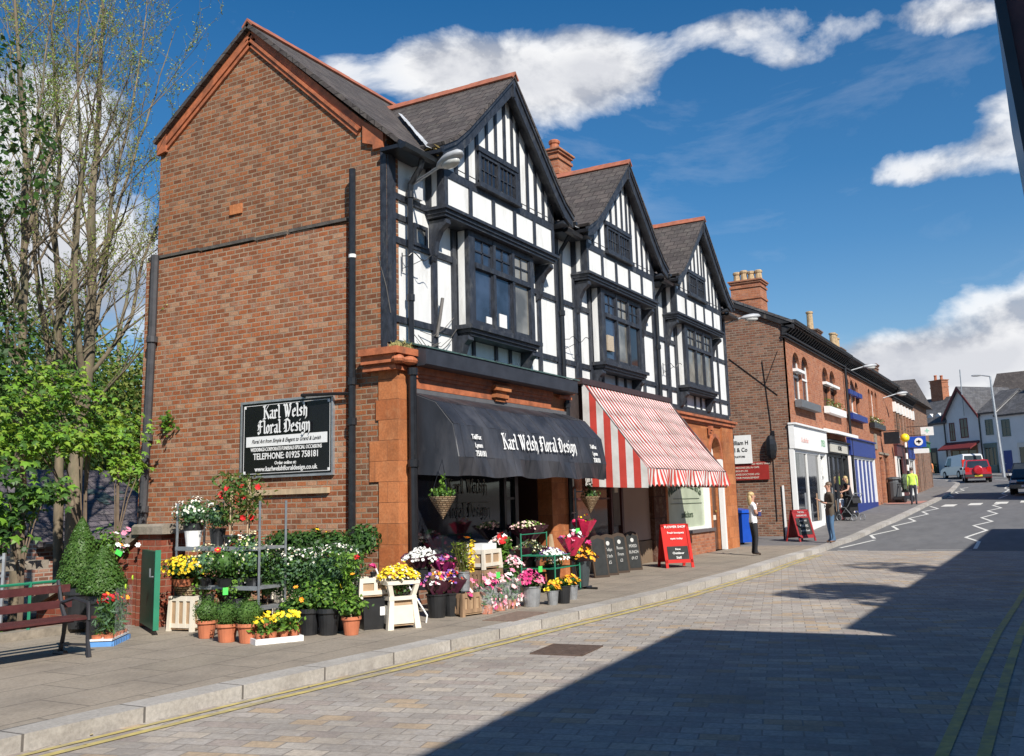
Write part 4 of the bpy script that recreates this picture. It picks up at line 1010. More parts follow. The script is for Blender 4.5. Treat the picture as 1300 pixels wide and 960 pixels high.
# ---- striped awning
def stripes(name, per, duty=.5, ax=0, c1=(.66, .07, .05), c2=(.8, .79, .76)):
    m, n, p = nt(name); p.inputs['Roughness'].default_value = .75; tc = n.nodes.new('ShaderNodeTexCoord'); g = n.nodes.new('ShaderNodeSeparateXYZ'); n.links.new(tc.outputs['Object'], g.inputs[0])
    f = math_(n, 'LESS_THAN', math_(n, 'FRACT', math_(n, 'MULTIPLY', math_(n, 'ADD', g.outputs[ax], 50), 1/per)), duty)
    dn = ramp(n, noise(n, tc.outputs['Object'], 2.2, 5, .6), [(.38, (1, 1, 1)), (.75, (.66, .63, .6))])
    n.links.new(mixc(n, mixc(n, c2, c1, f), dn, 1.0, 'MULTIPLY'), p.inputs['Base Color'])
    tr = n.nodes.new('ShaderNodeBsdfTranslucent'); n.links.new(mixc(n, c2, c1, f), tr.inputs[0]); mx = n.nodes.new('ShaderNodeMixShader'); mx.inputs[0].default_value = .12
    n.links.new(p.outputs[0], mx.inputs[1]); n.links.new(tr.outputs[0], mx.inputs[2]); n.links.new(mx.outputs[0], [x for x in n.nodes if x.type == 'OUTPUT_MATERIAL'][0].inputs[0]); return m
A2 = thing('striped_awning', 'large red and white striped awning with scalloped valance over the second shop', 'awning')
sx0, sx1 = 6.33, 11.45; mb = MB(); N = 30; NJ = 6
P0, P1 = (-.2, 3.84), (-1.54, 2.04)
def sp_(q, j):
    x = lerp(sx0, sx1, q/N); t = j/NJ; y = lerp(P0[0], P1[0], t); z = lerp(P0[1], P1[1], t)-.06*math.sin(PI*t)*(1+.5*math.sin(q*.5))-.004*math.sin(q*1.7+j)*math.sin(PI*t)
    return (x, y, z)
for j in range(NJ):
    for k in range(N): mb.face([sp_(k, j), sp_(k+1, j), sp_(k+1, j+1), sp_(k, j+1)])
cn = mb.build('canopy', stripes('awning_stripes', .17), A2, smooth=True); cn.modifiers.new('solid', 'SOLIDIFY').thickness = .006
mb = MB(); NS = 36
for k in range(NS):
    x0 = lerp(sx0, sx1, k/NS); x1_ = lerp(sx0, sx1, (k+1)/NS); yy = -1.55+.03*math.sin(k*.8); y2 = -1.55+.03*math.sin((k+1)*.8); m_ = (x0+x1_)/2
    yb = -1.57+.07*math.sin(k*.8+.5); yb2 = -1.57+.07*math.sin((k+1)*.8+.5)
    mb.face([(x0, -1.545, 2.04), (x1_, -1.545, 2.04), (x1_, yb2, 1.74), (m_, (yb+yb2)/2, 1.68), (x0, yb, 1.74)])
cn = mb.build('valance', MATS['awning_stripes'], A2); cn.modifiers.new('solid', 'SOLIDIFY').thickness = .005
for k, x in enumerate((sx0, sx1)):
    mb = MB(); mb.face([(x, -.2, 3.84), (x, -1.54, 2.04), (x, -1.54, 1.66), (x, -1.0, 1.68), (x, -.3, 1.72), (x, -.2, 1.74)])
    cn = mb.build('side_panel', MATS.get('side_stripes') or stripes('side_stripes', .3, .5, 1), A2); cn.modifiers.new('solid', 'SOLIDIFY').thickness = .006
mb = MB()
for x in (sx0+.05, sx1-.05): mb.tube([(x, -.22, 3.8), (x, -1.54, 2.02)], .018, 6)
mb.tube([(sx0, -1.53, 2.035), (sx1, -1.53, 2.035)], .02, 6); mb.box(sx0-.1, sx1, -.26, -.05, 3.8, 3.92); mb.build('frame', plain('dark_frame', (.05, .03, .03), .5), A2)
# street lamps fixed to the fronts
def wall_lamp(base, tip, label, s=1):
    b = Vector(base); t_ = Vector(tip); t = thing('wall_lamp', label, 'street lamp', base, 0, 'street lamps bracketed off the fronts'); v = t_-b
    MB().tube([(0, 0, 0), v*.5, v], .028*s, 8).build('arm', GALV, t)
    d = Vector((v.x, v.y, 0)).normalized(); ang = math.atan2(d.y, d.x)
    L = MB(); prof_ = [(.04, 0), (.1, .1), (.145, .3), (.15, .45), (.11, .62), (.03, .7)]
    for i, (r, u) in enumerate(prof_): pass
    n0 = len(L.v)
    for r, u in prof_:
        for k in range(10):
            a = 2*PI*k/10; zz_ = math.sin(a)*r*(.75 if math.sin(a) > 0 else .5)
            L.v.append((u*s, math.cos(a)*r*s, zz_*s+u*.1*s))
    for i in range(len(prof_)-1):
        for k in range(10): L.f.append((i*10+k, i*10+(k+1) % 10, (i+1)*10+(k+1) % 10, (i+1)*10+k)); L.m.append(0)
    L.f.append(tuple(range(10))); L.m.append(0); L.f.append(tuple(range(50, 60))); L.m.append(0)
    hd = L.build('lamp_head', plain('lamp_grey', (.38, .39, .4), .4, var=.15), t, smooth=True); hd.location = v; hd.rotation_euler = (0, 0, ang)
    D = MB(); D.ball((.38*s, 0, -.03*s), (.24*s, .12*s, .09*s), nu=10, nv=6); g = D.build('lamp_bowl', plain('lamp_bowl', (.5, .5, .47), .2, var=.1), hd, smooth=True)
    return t
b = at(524, 234, 'y', -.1); tp = at(556, 213, 'y', -.75)
lp = wall_lamp(b, tp, 'grey swan-neck street lamp fixed near the left corner of the timbered front', .88)
MB().box(-.02, .28, .0, .06, -.2, .12).build('control_box', plain('white_box', (.6, .6, .6), .6), lp)
wall_lamp(at(921, 411, 'y', -.1), at(940, 404, 'y', -.5), 'grey street lamp at the right end of the timbered building', .9)
# ------------------------------------------------------------------ brick terrace along the hill
RY = -.8
def fx(px, py, y=RY): return at(px, py, 'y', y).x
def fz(px, py, y=RY): return at(px, py, 'y', y).z
BLUEW = plain('blue_paint', (.014, .035, .2), .45, var=.15); GREYB = plain('grey_box', (.13, .14, .15), .6); CORN = plain('black_cornice', (.02, .02, .022), .6, var=.4, scale=6, dirt=((.25, .22, .18), .6, .5))
def arch_window(B_, x0, x1, z0, z1, y, frame=WHITE, gl=GLASS_D, depth=.14):
    mb = MB(); r = (x1-x0)*.5
    mb.box(x0, x0+.06, y+depth-.05, y+depth, z0, z1); mb.box(x1-.06, x1, y+depth-.05, y+depth, z0, z1); mb.box(x0, x1, y+depth-.05, y+depth, z0, z0+.07)
    mb.box(x0, x1, y+depth-.06, y+depth, (z0+z1)/2-.02, (z0+z1)/2+.05); mb.box(x0-.04, x1+.04, y-.07, y+.02, z0-.09, z0)
    f = mb.build('window', frame, B_); MB().box(x0, x1, y+depth-.02, y+depth+.01, z0, z1).build('pane', gl, f)
def cornice(B_, x0, x1, z, y=RY, bz=None):
    mb = MB(); mb.box(x0, x1, y-.16, y, z-.42, z-.36); mb.box(x0, x1, y-.36, y, z-.1, z-.03); mb.prism([(y-.48, z-.03), (y-.5, z+.07), (y-.36, z+.07), (y-.36, z-.03)], 'x', x0, x1)
    mb.box(x0, x1, y-.1, y, z-.5, z-.46)
    k = int((x1-x0)/.36)
    for i in range(k):
        x = x0+.1+i*(x1-x0-.2)/max(1, k-1); mb.prism([(y, z-.36), (y-.1, z-.34), (y-.3, z-.16), (y-.32, z-.1), (y, z-.1)], 'x', x-.06, x+.06)
    mb.build('bracketed_cornice', CORN, B_)
def row_house(name, label, x0, x1, ztop, wins, holes, deep=7.0, br=BR_RED, side=None, roofz=2.2):
    H = thing(name, label, 'building', (0, 0, 0), 0, 'brick houses of the terrace up the hill')
    zb = gz(x0)-.3; mb = MB()
    hs = [(a, b, c, d, (b-a)/2*.98) for a, b, c, d in wins]+[(a, b, c, d) for a, b, c, d in holes]
    wall_holes(mb, 'y', RY, x0, x1, zb, ztop-.1, hs, .2, 0)
    mb.box(x0+.3, x1-.05, RY+.25, RY+.3, zb, ztop-.1, 1)
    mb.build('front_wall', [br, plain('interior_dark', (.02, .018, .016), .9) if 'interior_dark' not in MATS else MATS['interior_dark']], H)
    return H
# house one: white shop and dark shop
x0, x1 = 21.3, 31.75
pairsW = [(1008, 1017.5), (1019, 1028), (1044.5, 1052.5), (1053.5, 1061)]
w1 = []
for a, b in pairsW: w1.append((fx(a, 490), fx(b, 490), 4.72 if a < 1040 else 4.85, 6.45))
s1, s2 = fx(1005.8, 600), fx(1047.5, 600); s3 = fx(1075, 600)
H1 = row_house('corner_shop_house', 'red brick end house with a white shopfront, its side wall facing the alley', x0, x1, 7.3, w1, [(s1+.12, s2-.05, .15, 3.05), (s2+.1, s3-.1, .25, 3.6)])
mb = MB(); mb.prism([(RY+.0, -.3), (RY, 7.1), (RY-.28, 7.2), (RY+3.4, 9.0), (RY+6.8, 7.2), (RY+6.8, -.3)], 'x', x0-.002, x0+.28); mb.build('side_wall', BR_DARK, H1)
mb = MB()
for (y0, z0), (y1, z1) in (((RY-.45, 7.28), (RY+3.4, 9.12)), ((RY+3.4, 9.12), (RY+7, 7.2))):
    mb.prism([(y0, z0), (y1, z1), (y1, z1-.1), (y0, z0-.1)], 'x', x0-.12, x1)
mb.build('roof', SLATE_G, H1)
mb = MB(); mb.prism([(RY-.42, 7.24), (RY+3.4, 9.06), (RY+3.4, 8.84), (RY-.42, 7.0)], 'x', x0-.1, x0-.01); mb.build('verge_board', CORN, H1)
for (a, b, c, d), k in zip(w1, range(4)): arch_window(H1, a, b, c, d, RY, WHITE if k < 2 else plain('brown_frame', (.12, .06, .04), .5) if k == 2 else MATS['brown_frame'], GLASS_D)
cornice(H1, x0-.1, x1, 7.25)
cb = Vector((0, 0, 0))
cq = at(950, 395, 'x', 22.9)
chimney(24.55, 1.12, 7.4, 9.55, .95, 1.12, BR_RED, 4, H1, potcol=plain('buff_pot', (.42, .3, .17), .8, var=.35, scale=9), poth=.45, potr=.14)
chimney(fx(1030, 430, RY+2.4), RY+2.4, 7.6, fz(1030, 421, RY+2.4), 1.1, .8, BR_DARK, 1, H1, potcol=MATS['buff_pot'], poth=.95, potr=.17)
# side wall fittings
mb = MB().tube([(x0-.02, RY+.75, 6.0), (x0-.02, RY+.6, 3.8), (x0-.02, RY+.62, .6)], .015, 4); mb.tube([(x0-.02, RY+1.9, 6.2), (x0-.02, RY+.3, 4.8)], .012, 4); mb.tube([(x0-.02, RY+.2, 6.3), (x0-.02, RY+.7, 5.2)], .012, 4)
mb.build('cable', IRON, H1)
mb = MB().ball((x0-.15, RY+.62, 3.05), (.13, .2, .42), nu=8, nv=7); mb.box(x0-.05, x0, RY+.5, RY+.6, 2.7, 3.6); mb.build('wall_lantern', IRON, H1)
# white shopfront
def shopfront(H, xa, xb, zb_, zt, fz0, fz1, col, y=RY, ndoor=0, nlights=2, gl=GLASS_D, fasc=None, pilaster=None, boards=.5):
    mb = MB(); pil = pilaster or col
    mb.box(xa, xa+.16, y-.1, y+.05, zb_, fz0); mb.box(xb-.16, xb, y-.1, y+.05, zb_, fz0)
    dx = xb-.16-1.0 if ndoor else xb-.16
    mb.box(dx, dx+.1, y-.08, y+.06, zb_, fz0) if ndoor else None
    mb.box(xa+.16, dx, y-.06, y+.04, zb_, zb_+boards); mb.box(xa+.16, xb-.16, y-.05, y+.05, fz0-.12, fz0)
    k = nlights
    for i in range(1, k): q = lerp(xa+.16, dx, i/k); mb.box(q-.035, q+.035, y-.05, y+.05, zb_+boards, fz0-.12)
    f = mb.build('shopfront', col, H)
    MB().box(xa+.16, dx, y+.0, y+.02, zb_+boards, fz0-.12).build('shop_pane', gl, f)
    for q_ in range(nlights*2):
        if gl is not GLASS_D: break
        xx = lerp(xa+.3, dx-.15, (q_+.5)/(nlights*2)); hh = RND.uniform(.25, 1.1); MB().box(xx-.1*RND.uniform(.6, 1.3), xx+.12, y-.004, y-.001, zb_+boards+.02, zb_+boards+hh).build('display_item', RND.choice((CREAM, WOOD, L_MID, P_PALE, GALV, GREYB)), f)
    if ndoor:
        mb = MB(); mb.box(dx+.1, dx+.2, y+.06, y+.1, zb_, fz0-.12); mb.box(xb-.26, xb-.16, y+.06, y+.1, zb_, fz0-.12); mb.box(dx+.1, xb-.16, y+.06, y+.1, zb_, zb_+.9); mb.box(dx+.1, xb-.16, y+.06, y+.1, zb_+2.0, zb_+2.12); mb.box(dx+.1, xb-.16, y+.06, y+.1, fz0-.25, fz0-.12)
        d_ = mb.build('shop_door', col, H); MB().box(dx+.2, xb-.26, y+.08, y+.095, zb_+.9, fz0-.2).build('door_pane', gl, d_); MB().ball((xb-.3, y+.03, zb_+1.02), .04, nu=6, nv=4).build('door_handle', IRON, d_)
    mb = MB(); mb.box(xa-.02, xb+.02, y-.16, y+.02, fz0, fz1); mb.box(xa-.05, xb+.05, y-.24, y+.02, fz1, fz1+.06); g = mb.build('shop_fascia', fasc or col, H)
    return f, g
f, g = shopfront(H1, s1, s2, gz(24)-.25, 3.6, 2.98, 3.78, WHITE, ndoor=1, nlights=2)
tm = text_mb('DELI', .34, bold=.01).xf(facing((s2-.75, RY-.17, 3.3), (1, 0, 0), (0, 0, 1))); tm.build('lettering', plain('soft_green_text', (.25, .5, .3), .7), g)
tm = text_mb('& cafe bar', .26).xf(facing((s1+1.5, RY-.17, 3.3), (1, 0, 0), (0, 0, 1))); tm.build('lettering', plain('soft_red_text', (.75, .45, .4), .7), g)
f, g = shopfront(H1, s2+.12, s3, gz(29)-.25, 3.6, 3.0, 3.45, plain('charcoal_front', (.03, .032, .035), .5, var=.3), ndoor=1, nlights=3)
MB().box(s2+.4, s3-.5, RY-.2, RY-.165, 3.05, 3.42).build('name_board', plain('board_grey', (.5, .48, .42), .6), g)
tm = text_mb('HOME', .26, bold=.02).xf(facing(((s2+s3)/2, RY-.21, 3.22), (1, 0, 0), (0, 0, 1))); tm.build('lettering', IRON, g)
MB().prism([(RY-.05, 3.95), (RY-.55, 3.82), (RY-.55, 3.7), (RY-.05, 3.8)], 'x', s2+.1, s3+.2).build('canopy', WHITE, H1)
def winbox(xa, xb, z, mat, label, flowers=True, y=RY):
    t = thing('window_box', label, 'window box', ((xa+xb)/2, y-.14, z), 0, 'window boxes on the brick terrace'); w = (xb-xa)/2
    MB().box(-w, w, -.13, .1, -.16, .1).build('trough', mat, t)
    if flowers:
        mb = MB()
        for _ in range(170): mb.leaf((RND.uniform(-w, w), RND.uniform(-.12, .1), RND.uniform(.08, .4)), .1, RND.choice((0, 0, 1)))
        for _ in range(26): mb.flower((RND.uniform(-w, w), RND.uniform(-.16, .0), RND.uniform(.12, .38)), .06, RND.choice((2, 3)))
        mb.build('plants', [L_OLIVE, L_MID, P_RED, P_CREAM], t)
winbox(w1[0][0]-.2, w1[1][1]+.4, 4.6, GREYB, 'long dark grey empty window box under the first pair of arched windows', False)
winbox(w1[2][0]-.3, w1[3][1]+.4, 4.72, WHITE, 'white window box with wispy plants above the dark shopfront')
for k, (a, b, c, d) in enumerate(w1):
    if k != 1: 
        mb = MB(); mb.box(a-.02, b+.0, RY-.16, RY+.04, d-.74, d-.64); mb.build('light_hood', WHITE, H1)
MB().tube([(x1-.02, RY-.12, 7.0), (x1-.02, RY-.12, gz(31))], .06, 8).build('downpipe', IRON, H1)
# house two: blue shop and brick doorway
x0b, x1b = x1+.002, fx(1137, 560)
tri = [(1075.5, 1079.5), (1080.8, 1085), (1086.5, 1090.5), (1102.5, 1105.3), (1106.5, 1109.5), (1110.7, 1113.5)]
w2_ = [(fx(a, 510), fx(b, 510), 5.0, 6.5) for a, b in tri]
b1, b2 = fx(1078, 600), fx(1109, 600); d1_, d2x = fx(1118, 600), fx(1123, 600)
H2 = row_house('blue_shop_house', 'red brick terrace house over the blue and white striped shopfront', x0b, x1b, 7.3, w2_, [(b1+.1, b2-.1, .5, 3.3), (d1_, d1_+1.0, .8, 3.2), (d1_+1.6, d1_+2.9, 1.9, 3.3)])
for k, (a, b, c, d) in enumerate(w2_): arch_window(H2, a, b, c, d, RY, WHITE if k % 3 == 1 else MATS['brown_frame'])
mb = MB(); mb.prism([(RY-.45, 7.28), (RY+3.4, 9.12), (RY+7, 7.2), (RY+7, 6.8), (RY-.3, 7.1)], 'x', x0b, x1b); mb.build('roof', SLATE_G, H2); cornice(H2, x0b, x1b, 7.22)
zb = gz(36)-.3
f, g = shopfront(H2, b1, b2, zb, 3.6, 3.05, 3.75, WHITE, nlights=6, boards=.3, gl=BLUEW, fasc=BLUEW, ndoor=0)
MB().box(b1+.1, b2-.1, RY-.12, RY-.04, zb, zb+.55).build('plinth', BLUEW, f)
winbox(w2_[0][0]-.4, w2_[2][1]+.3, 4.78, BLUEW, 'bright blue window box above the blue shopfront', False); winbox(w2_[3][0]-.5, w2_[5][1]+.3, 4.7, IRON, 'black window box beyond the bright blue one')
for (a, b, c, d) in w2_[:3]: MB().box(a-.05, b+.05, RY-.16, RY+.04, d-.75, d-.55).build('light_hood', BLUEW, H2)
MB().box(d1_+.05, d1_+.95, RY+.12, RY+.17, .6, 3.1).build('front_door', MAROON, H2); MB().box(d1_+1.65, d1_+2.85, RY+.1, RY+.13, 1.9, 3.3).build('window', GLASS_D, H2)
mb = MB(); mb.box(d1_-.1, d1_+3.0, RY-.05, RY-.001, 3.35, 3.45); mb.box(d1_-1.2, d1_-.6, RY-.06, RY, 3.55, 4.3); mb.build('brick_band', STONE, H2)
chimney(fx(1060, 440, RY+2.8), RY+2.8, 7.8, fz(1056, 441, RY+2.8), 1.4, .8, BR_DARK, 3, H2, potcol=MATS['buff_pot'], poth=.8, potr=.2)
chimney(fx(1104, 470, RY+2.2), RY+2.2, 7.8, fz(1104, 464, RY+2.2), 1.2, .9, BR_DARK, 0, H2)
t = thing('tv_aerial', 'thin rooftop television aerial beside the second group of chimney pots', 'aerial', (fx(1070, 440, RY+2.8)+.4, RY+2.8, 8.2))
MB().tube([(0, 0, 0), (0, 0, 1.7)], .02, 5).tube([(-.5, -.1, 1.5), (.7, .1, 1.55)], .012, 4).tube([(.2, -.25, 1.52), (.2, .25, 1.52)], .01, 4).tube([(.5, -.2, 1.53), (.5, .2, 1.53)], .01, 4).tube([(-.3, -.2, 1.5), (-.3, .2, 1.5)], .01, 4).build('mast', GALV, t)
# house three: tall narrow fronts with white-capped pilasters
x0c, x1c = x1b+.002, fx(1160.5, 560)
w3_ = []
q = x0c+.8
while q < x1c-1.2: w3_.append((q, q+.75, 4.6, 6.2)); q += 1.55
H3 = row_house('far_terrace', 'far end of the red brick terrace with maroon and blue shopfronts', x0c, x1c, 7.2, w3_, [])
for a, b, c, d in w3_: arch_window(H3, a, b, c, d, RY)
mb = MB(); mb.prism([(RY-.45, 7.16), (RY+2.6, 8.2), (RY+7, 7.0), (RY+7, 6.6), (RY-.3, 7.0)], 'x', x0c, x1c); mb.build('roof', SLATE_G, H3); cornice(H3, x0c, x1c, 7.1)
for i in range(7):
    xx = lerp(x0c+.2, x1c-.2, i/6); q_ = MB().box(xx-.14, xx+.14, RY-.1, RY, 3.9, 5.9).build('pilaster', BR_DARK, H3); MB().box(xx-.18, xx+.18, RY-.16, RY, 5.9, 6.45).build('pilaster_cap', WHITE, q_)
zc = gz(48)-.2
f, g = shopfront(H3, fx(1137.5, 600), fx(1152, 600), zc, 4.2, 3.4, 4.0, WHITE, nlights=4, fasc=MAROON); MB().box(fx(1144, 600), fx(1152, 600), RY-.14, RY-.07, zc, 3.4).build('maroon_panel', MAROON, f)
f, g = shopfront(H3, fx(1153, 600), fx(1160.3, 600), gz(54)-.2, 4.2, 3.4, 4.0, WHITE, nlights=3, fasc=BLUEW)
# gabled house past the terrace
x0d = x1c+.01; x1d = 61.5; hz_ = 1.3
H4 = thing('gabled_house', 'dark brick house with a steep slate gable at the end of the terrace', 'building', (0, 0, 0), 0, 'brick houses of the terrace up the hill')
MB().box(x0d, x1d, RY-.1, RY+9, hz_-.2, 7.6).build('front_wall', BR_DARK, H4)
xr = x0d+2.6; zr = fz(1156, 479, RY)
mb = MB(); mb.face([(xr, RY-.1, zr), (xr, RY+9, zr), (x0d-.4, RY+9, 7.1), (x0d-.4, RY-.5, 7.1)]); mb.face([(xr, RY-.1, zr), (xr, RY+9, zr), (x1d+.3, RY+9, 7.1), (x1d+.3, RY-.5, 7.1)]); mb.face([(xr, RY-.1, zr), (x0d-.4, RY-.5, 7.1), (x1d+.3, RY-.5, 7.1)])
mb.face([(xr, RY+9, zr), (x0d-.4, RY+9, 7.1), (x1d+.3, RY+9, 7.1)]); mb.face([(x0d-.4, RY-.5, 7.1), (x1d+.3, RY-.5, 7.1), (x1d+.3, RY+9, 7.1), (x0d-.4, RY+9, 7.1)]); mb.build('roof', SLATE, H4)
shopfront(H4, x0d+.3, x0d+2.4, gz(58)-.1, 4.3, 4.0, 4.5, plain('royal_blue', (.01, .06, .35), .5), nlights=2); shopfront(H4, x0d+3, x1d-.3, gz(62)-.1, 4.4, 4.1, 4.7, plain('deep_green', (.02, .12, .06), .5), nlights=3)
# signs hung off the terrace
def hang_sign(name, label, cat, px, py, y, w, h, mat, words=None, tm=None, size=.3):
    p = at(px, py, 'y', y); t = thing(name, label, cat, p); MB().box(-.03, .03, -w/2, w/2, -h/2, h/2).build('board', mat, t)
    MB().tube([(0, RY-y, h/2+.06), (0, -w/2, h/2+.06)], .02, 5).build('bracket', IRON, t)
    if words:
        m = MB(); m.add(text_mb(words, size, bold=.02).xf(facing((-.035, 0, 0), (0, -1, 0), (0, 0, 1)))); m.build('lettering', tm or WHITE, t)
    return t
hang_sign('hanging_sign', 'dark round-cornered hanging sign with red mark over the maroon shopfront', 'sign', 1132, 556, RY-.55, .75, .6, IRON)
s_ = hang_sign('hanging_sign', 'blue projecting sign with white disc beyond the yellow beacon globe', 'sign', 1164, 561, RY-1.0, .95, .6, BLUEP)
mb = MB(); mb.lathe([(.22, 0), (.22, .03)], (0, 0, 0), 20); mb.xf(Matrix.Rotation(PI/2, 4, 'Y')); mb.v = [(x-.065, y-.1, z) for x, y, z in mb.v]; mb.build('disc', WHITE, s_)
mb = MB(); mb.box(-.075, -.066, -.22, .02, -.03, .05); mb.box(-.075, -.066, -.15, -.08, -.1, .1); mb.build('emblem', IRON, s_)
s_ = hang_sign('hanging_sign', 'plain white rectangular projecting sign under the blue one', 'sign', 1170, 572.5, RY-1.1, .8, .26, WHITE)
hang_sign('hanging_sign', 'white square hanging sign with pale green cross near the far end', 'sign', 1177, 547.5, RY-1.2, .7, .5, WHITE, '+', plain('chemist_green', (.3, .65, .5), .6), .5)
# office signs on the alley wall
t = thing('office_sign', 'white solicitors board on the brick side wall above the red board', 'sign', at(938, 571, 'x', x0-.12)); hh = .48; ww = .44
MB().box(-.02, .02, -ww, ww, -hh, hh).build('board', WHITE, t); m = MB()
for s_, z, sz in (('William H', .22, .2), ('Lill & Co', -.02, .2), ('SOLICITORS', -.25, .09)): m.add(text_mb(s_, sz, bold=.015, xs=.85).xf(facing((-.026, 0, z), (0, -1, 0), (0, 0, 1))))
m.build('lettering', IRON, t)
t = thing('directory_board', 'dark red directory board with pale lettering on the alley brick wall', 'sign', at(953, 598, 'x', x0-.06)); 
MB().box(-.02, .02, -.62, .62, -.3, .3).build('board', plain('brick_red_board', (.3, .02, .015), .6), t); m = MB()
for i, s_ in enumerate(('OLD MEWS YARD', 'PARSONS DELI & CAFE', 'GROUP LTD', 'NOISE DOCTORS LTD', 'TOUR MANAGEMENT')):
    m.add(text_mb(s_, .085, align='LEFT', bold=.01).xf(facing((-.026, .55 if i else .0, .23-.115*i), (0, -1, 0), (0, 0, 1))))
m.build('lettering', CREAM, t)
# lamps on the terrace
p = at(962, 400, 'y', RY-.6)
for k, (px, py, lb) in enumerate(((1084, 464, 'grey street lamp reaching from the terrace cornice above the blue shop'), (1128, 499, 'smaller grey street lamp beyond the box chimney on the terrace roof'))):
    p = at(px, py, 'y', RY-.3); wall_lamp((p.x, RY, p.z-.25), (p.x+.4, RY-.6, p.z-.05), lb, .95)
# ------------------------------------------------------------------ cottages closing the street
COT = plain('cottage_render', (.66, .66, .66), .85, var=.06, scale=1.2, dirt=((.45, .44, .42), .58, .5)); COT2 = plain('cottage_cream', (.6, .58, .53), .85, var=.06, scale=1.2)
OX = plain('oxblood', (.14, .02, .02), .6)
class Local:
    def __init__(s, A, ang): s.A = Vector((*A, 0)); s.ang = ang
def cottage(name, label, A, ang, L, zb, he, hr, wall, roof, feats, depth=6, gable=False):
    "front runs from A along ang (to the far left); local x along the front, local y back"
    t = thing(name, label, 'building', (A[0], A[1], zb), ang, 'white houses closing the far end of the street')
    MB().box(0, L, -depth, 0, -.5, he).build('wall', wall, t) if not gable else None
    if gable:
        mb = MB(); mb.prism([(0, -.5), (0, he), (L/2, hr-.1), (L, he), (L, -.5)], 'y', -depth, 0); mb.build('wall', wall, t)
        mb = MB()
        for a, b in ((( -.25, he-.15), (L/2, hr)), ((L/2, hr), (L+.25, he-.15))): mb.prism([a, b, (b[0], b[1]-.16), (a[0], a[1]-.16)], 'y', -depth, .3)
        mb.build('roof', roof, t)
        mb = MB()
        for a, b in (((-.25, he-.17), (L/2, hr-.02)), ((L/2, hr-.02), (L+.25, he-.17))): mb.prism([a, b, (b[0], b[1]-.3), (a[0], a[1]-.3)], 'y', .3, .36)
        mb.build('bargeboard', OX, t)
    else:
        mb = MB()
        mb.prism([(.3, he-.1), (-depth/2, hr), (-depth-.3, he-.1), (-depth-.2, he-.25), (-depth/2, hr-.15), (.2, he-.25)], 'x', -.1, L+.1); mb.build('roof', roof, t)
        mb = MB(); mb.prism([(0, he-.1), (-depth/2, hr-.1), (-depth, he-.1)], 'x', .02, L-.02); mb.build('gable_end', wall, t)
    for ft in feats:
        k = ft[0]
        if k == 'w':
            _, x, z, w, h, fm = ft; mb = MB(); mb.box(x-w/2-.07, x+w/2+.07, -.02, .05, z-.09, z); mb.box(x-w/2-.06, x-w/2, -.02, .04, z, z+h); mb.box(x+w/2, x+w/2+.06, -.02, .04, z, z+h); mb.box(x-w/2-.06, x+w/2+.06, -.02, .04, z+h, z+h+.07)
            mb.box(x-.02, x+.02, -.02, .03, z, z+h); mb.box(x-w/2, x+w/2, -.02, .03, z+h/2-.02, z+h/2+.02); f = mb.build('window', fm, t); MB().box(x-w/2, x+w/2, -.01, .012, z, z+h).build('pane', GLASS_D, f)
        elif k == 'd':
            _, x, w, h, fm = ft; f = MB().box(x-w/2, x+w/2, -.02, .05, 0, h).build('door', fm, t); MB().ball((x+w*.35, .07, 1.0), .05, nu=6, nv=4).build('door_knob', GALV, f)
        elif k == 's':
            _, xa, xb, z0, z1, fm = ft; mb = MB(); mb.box(xa, xb, -.02, .08, z1, z1+.4); mb.box(xa, xa+.15, -.02, .06, 0, z1); mb.box(xb-.15, xb, -.02, .06, 0, z1); mb.box(xa, xb, -.02, .06, 0, z0)
            for i in range(1, 3): mb.box(lerp(xa, xb, i/3)-.04, lerp(xa, xb, i/3)+.04, -.02, .05, z0, z1)
            f = mb.build('shopfront', fm, t); MB().box(xa+.1, xb-.1, -.01, .02, z0, z1).build('shop_pane', GLASS_D, f)
        elif k == 'a':
            _, xa, xb, z0, z1, dd, fm = ft; MB().prism([(0, z1), (dd, z0), (dd, z0-.12), (0, z1-.2)], 'x', xa, xb).build('awning', fm, t)
        elif k == 'c':
            _, x, y, z1, wx, wy, n_, bm = ft; chimney(x, y, he, z1, wx, wy, bm, n_, t, poth=.5, potr=.14)
        elif k == 'p':
            MB().tube([(ft[1], .06, he-.1), (ft[1], .06, 0)], .06, 6).build('downpipe', IRON, t)
    return t
AA = Vector((78, -9.3)); an = math.radians(50)
def along_front(s): return (AA.x+math.cos(an)*s, AA.y+math.sin(an)*s)
zc = 2.6
G_ = plain('sage_trim', (.12, .16, .14), .6)
cottage('arched_cottage', 'white house with an arched window at the right edge of the street end', along_front(-1.6), an, 8.1, zc, 5.3, 7.4, COT, SLATE_G, [('w', 4.6, 3.4, .75, 1.3, G_), ('w', 7.2, 3.4, .75, 1.3, G_), ('w', 2.0, 3.4, .75, 1.3, G_), ('s', 3.4, 6.2, .9, 2.3, COT2), ('d', 7.3, .8, 2.1, BLUEW), ('c', 4.2, -3.2, 9.4, 1.5, .9, 3, BR_RED)])
cottage('plain_cottage', 'narrow plain white cottage between the lamp post and the red-trimmed gable', along_front(6.55), an, 1.85, zc+.05, 5.6, 7.6, COT, SLATE_G, [('w', .8, 3.6, .7, 1.2, G_), ('s', .2, 1.6, .9, 2.4, G_), ('p', 1.8)])
cottage('gabled_shop', 'white gabled shop with oxblood bargeboards and a dark red awning', along_front(8.45), an, 3.7, zc+.1, 5.5, 8.1, COT, SLATE_G, [('w', 1.7, 3.5, .75, 1.6, OX), ('w', 3.1, 3.3, .5, 1.5, OX), ('s', .4, 3.5, .7, 2.3, plain('brown_shop', (.2, .12, .07), .6)), ('a', .1, 3.9, 2.45, 3.1, 1.2, OX)], gable=True)
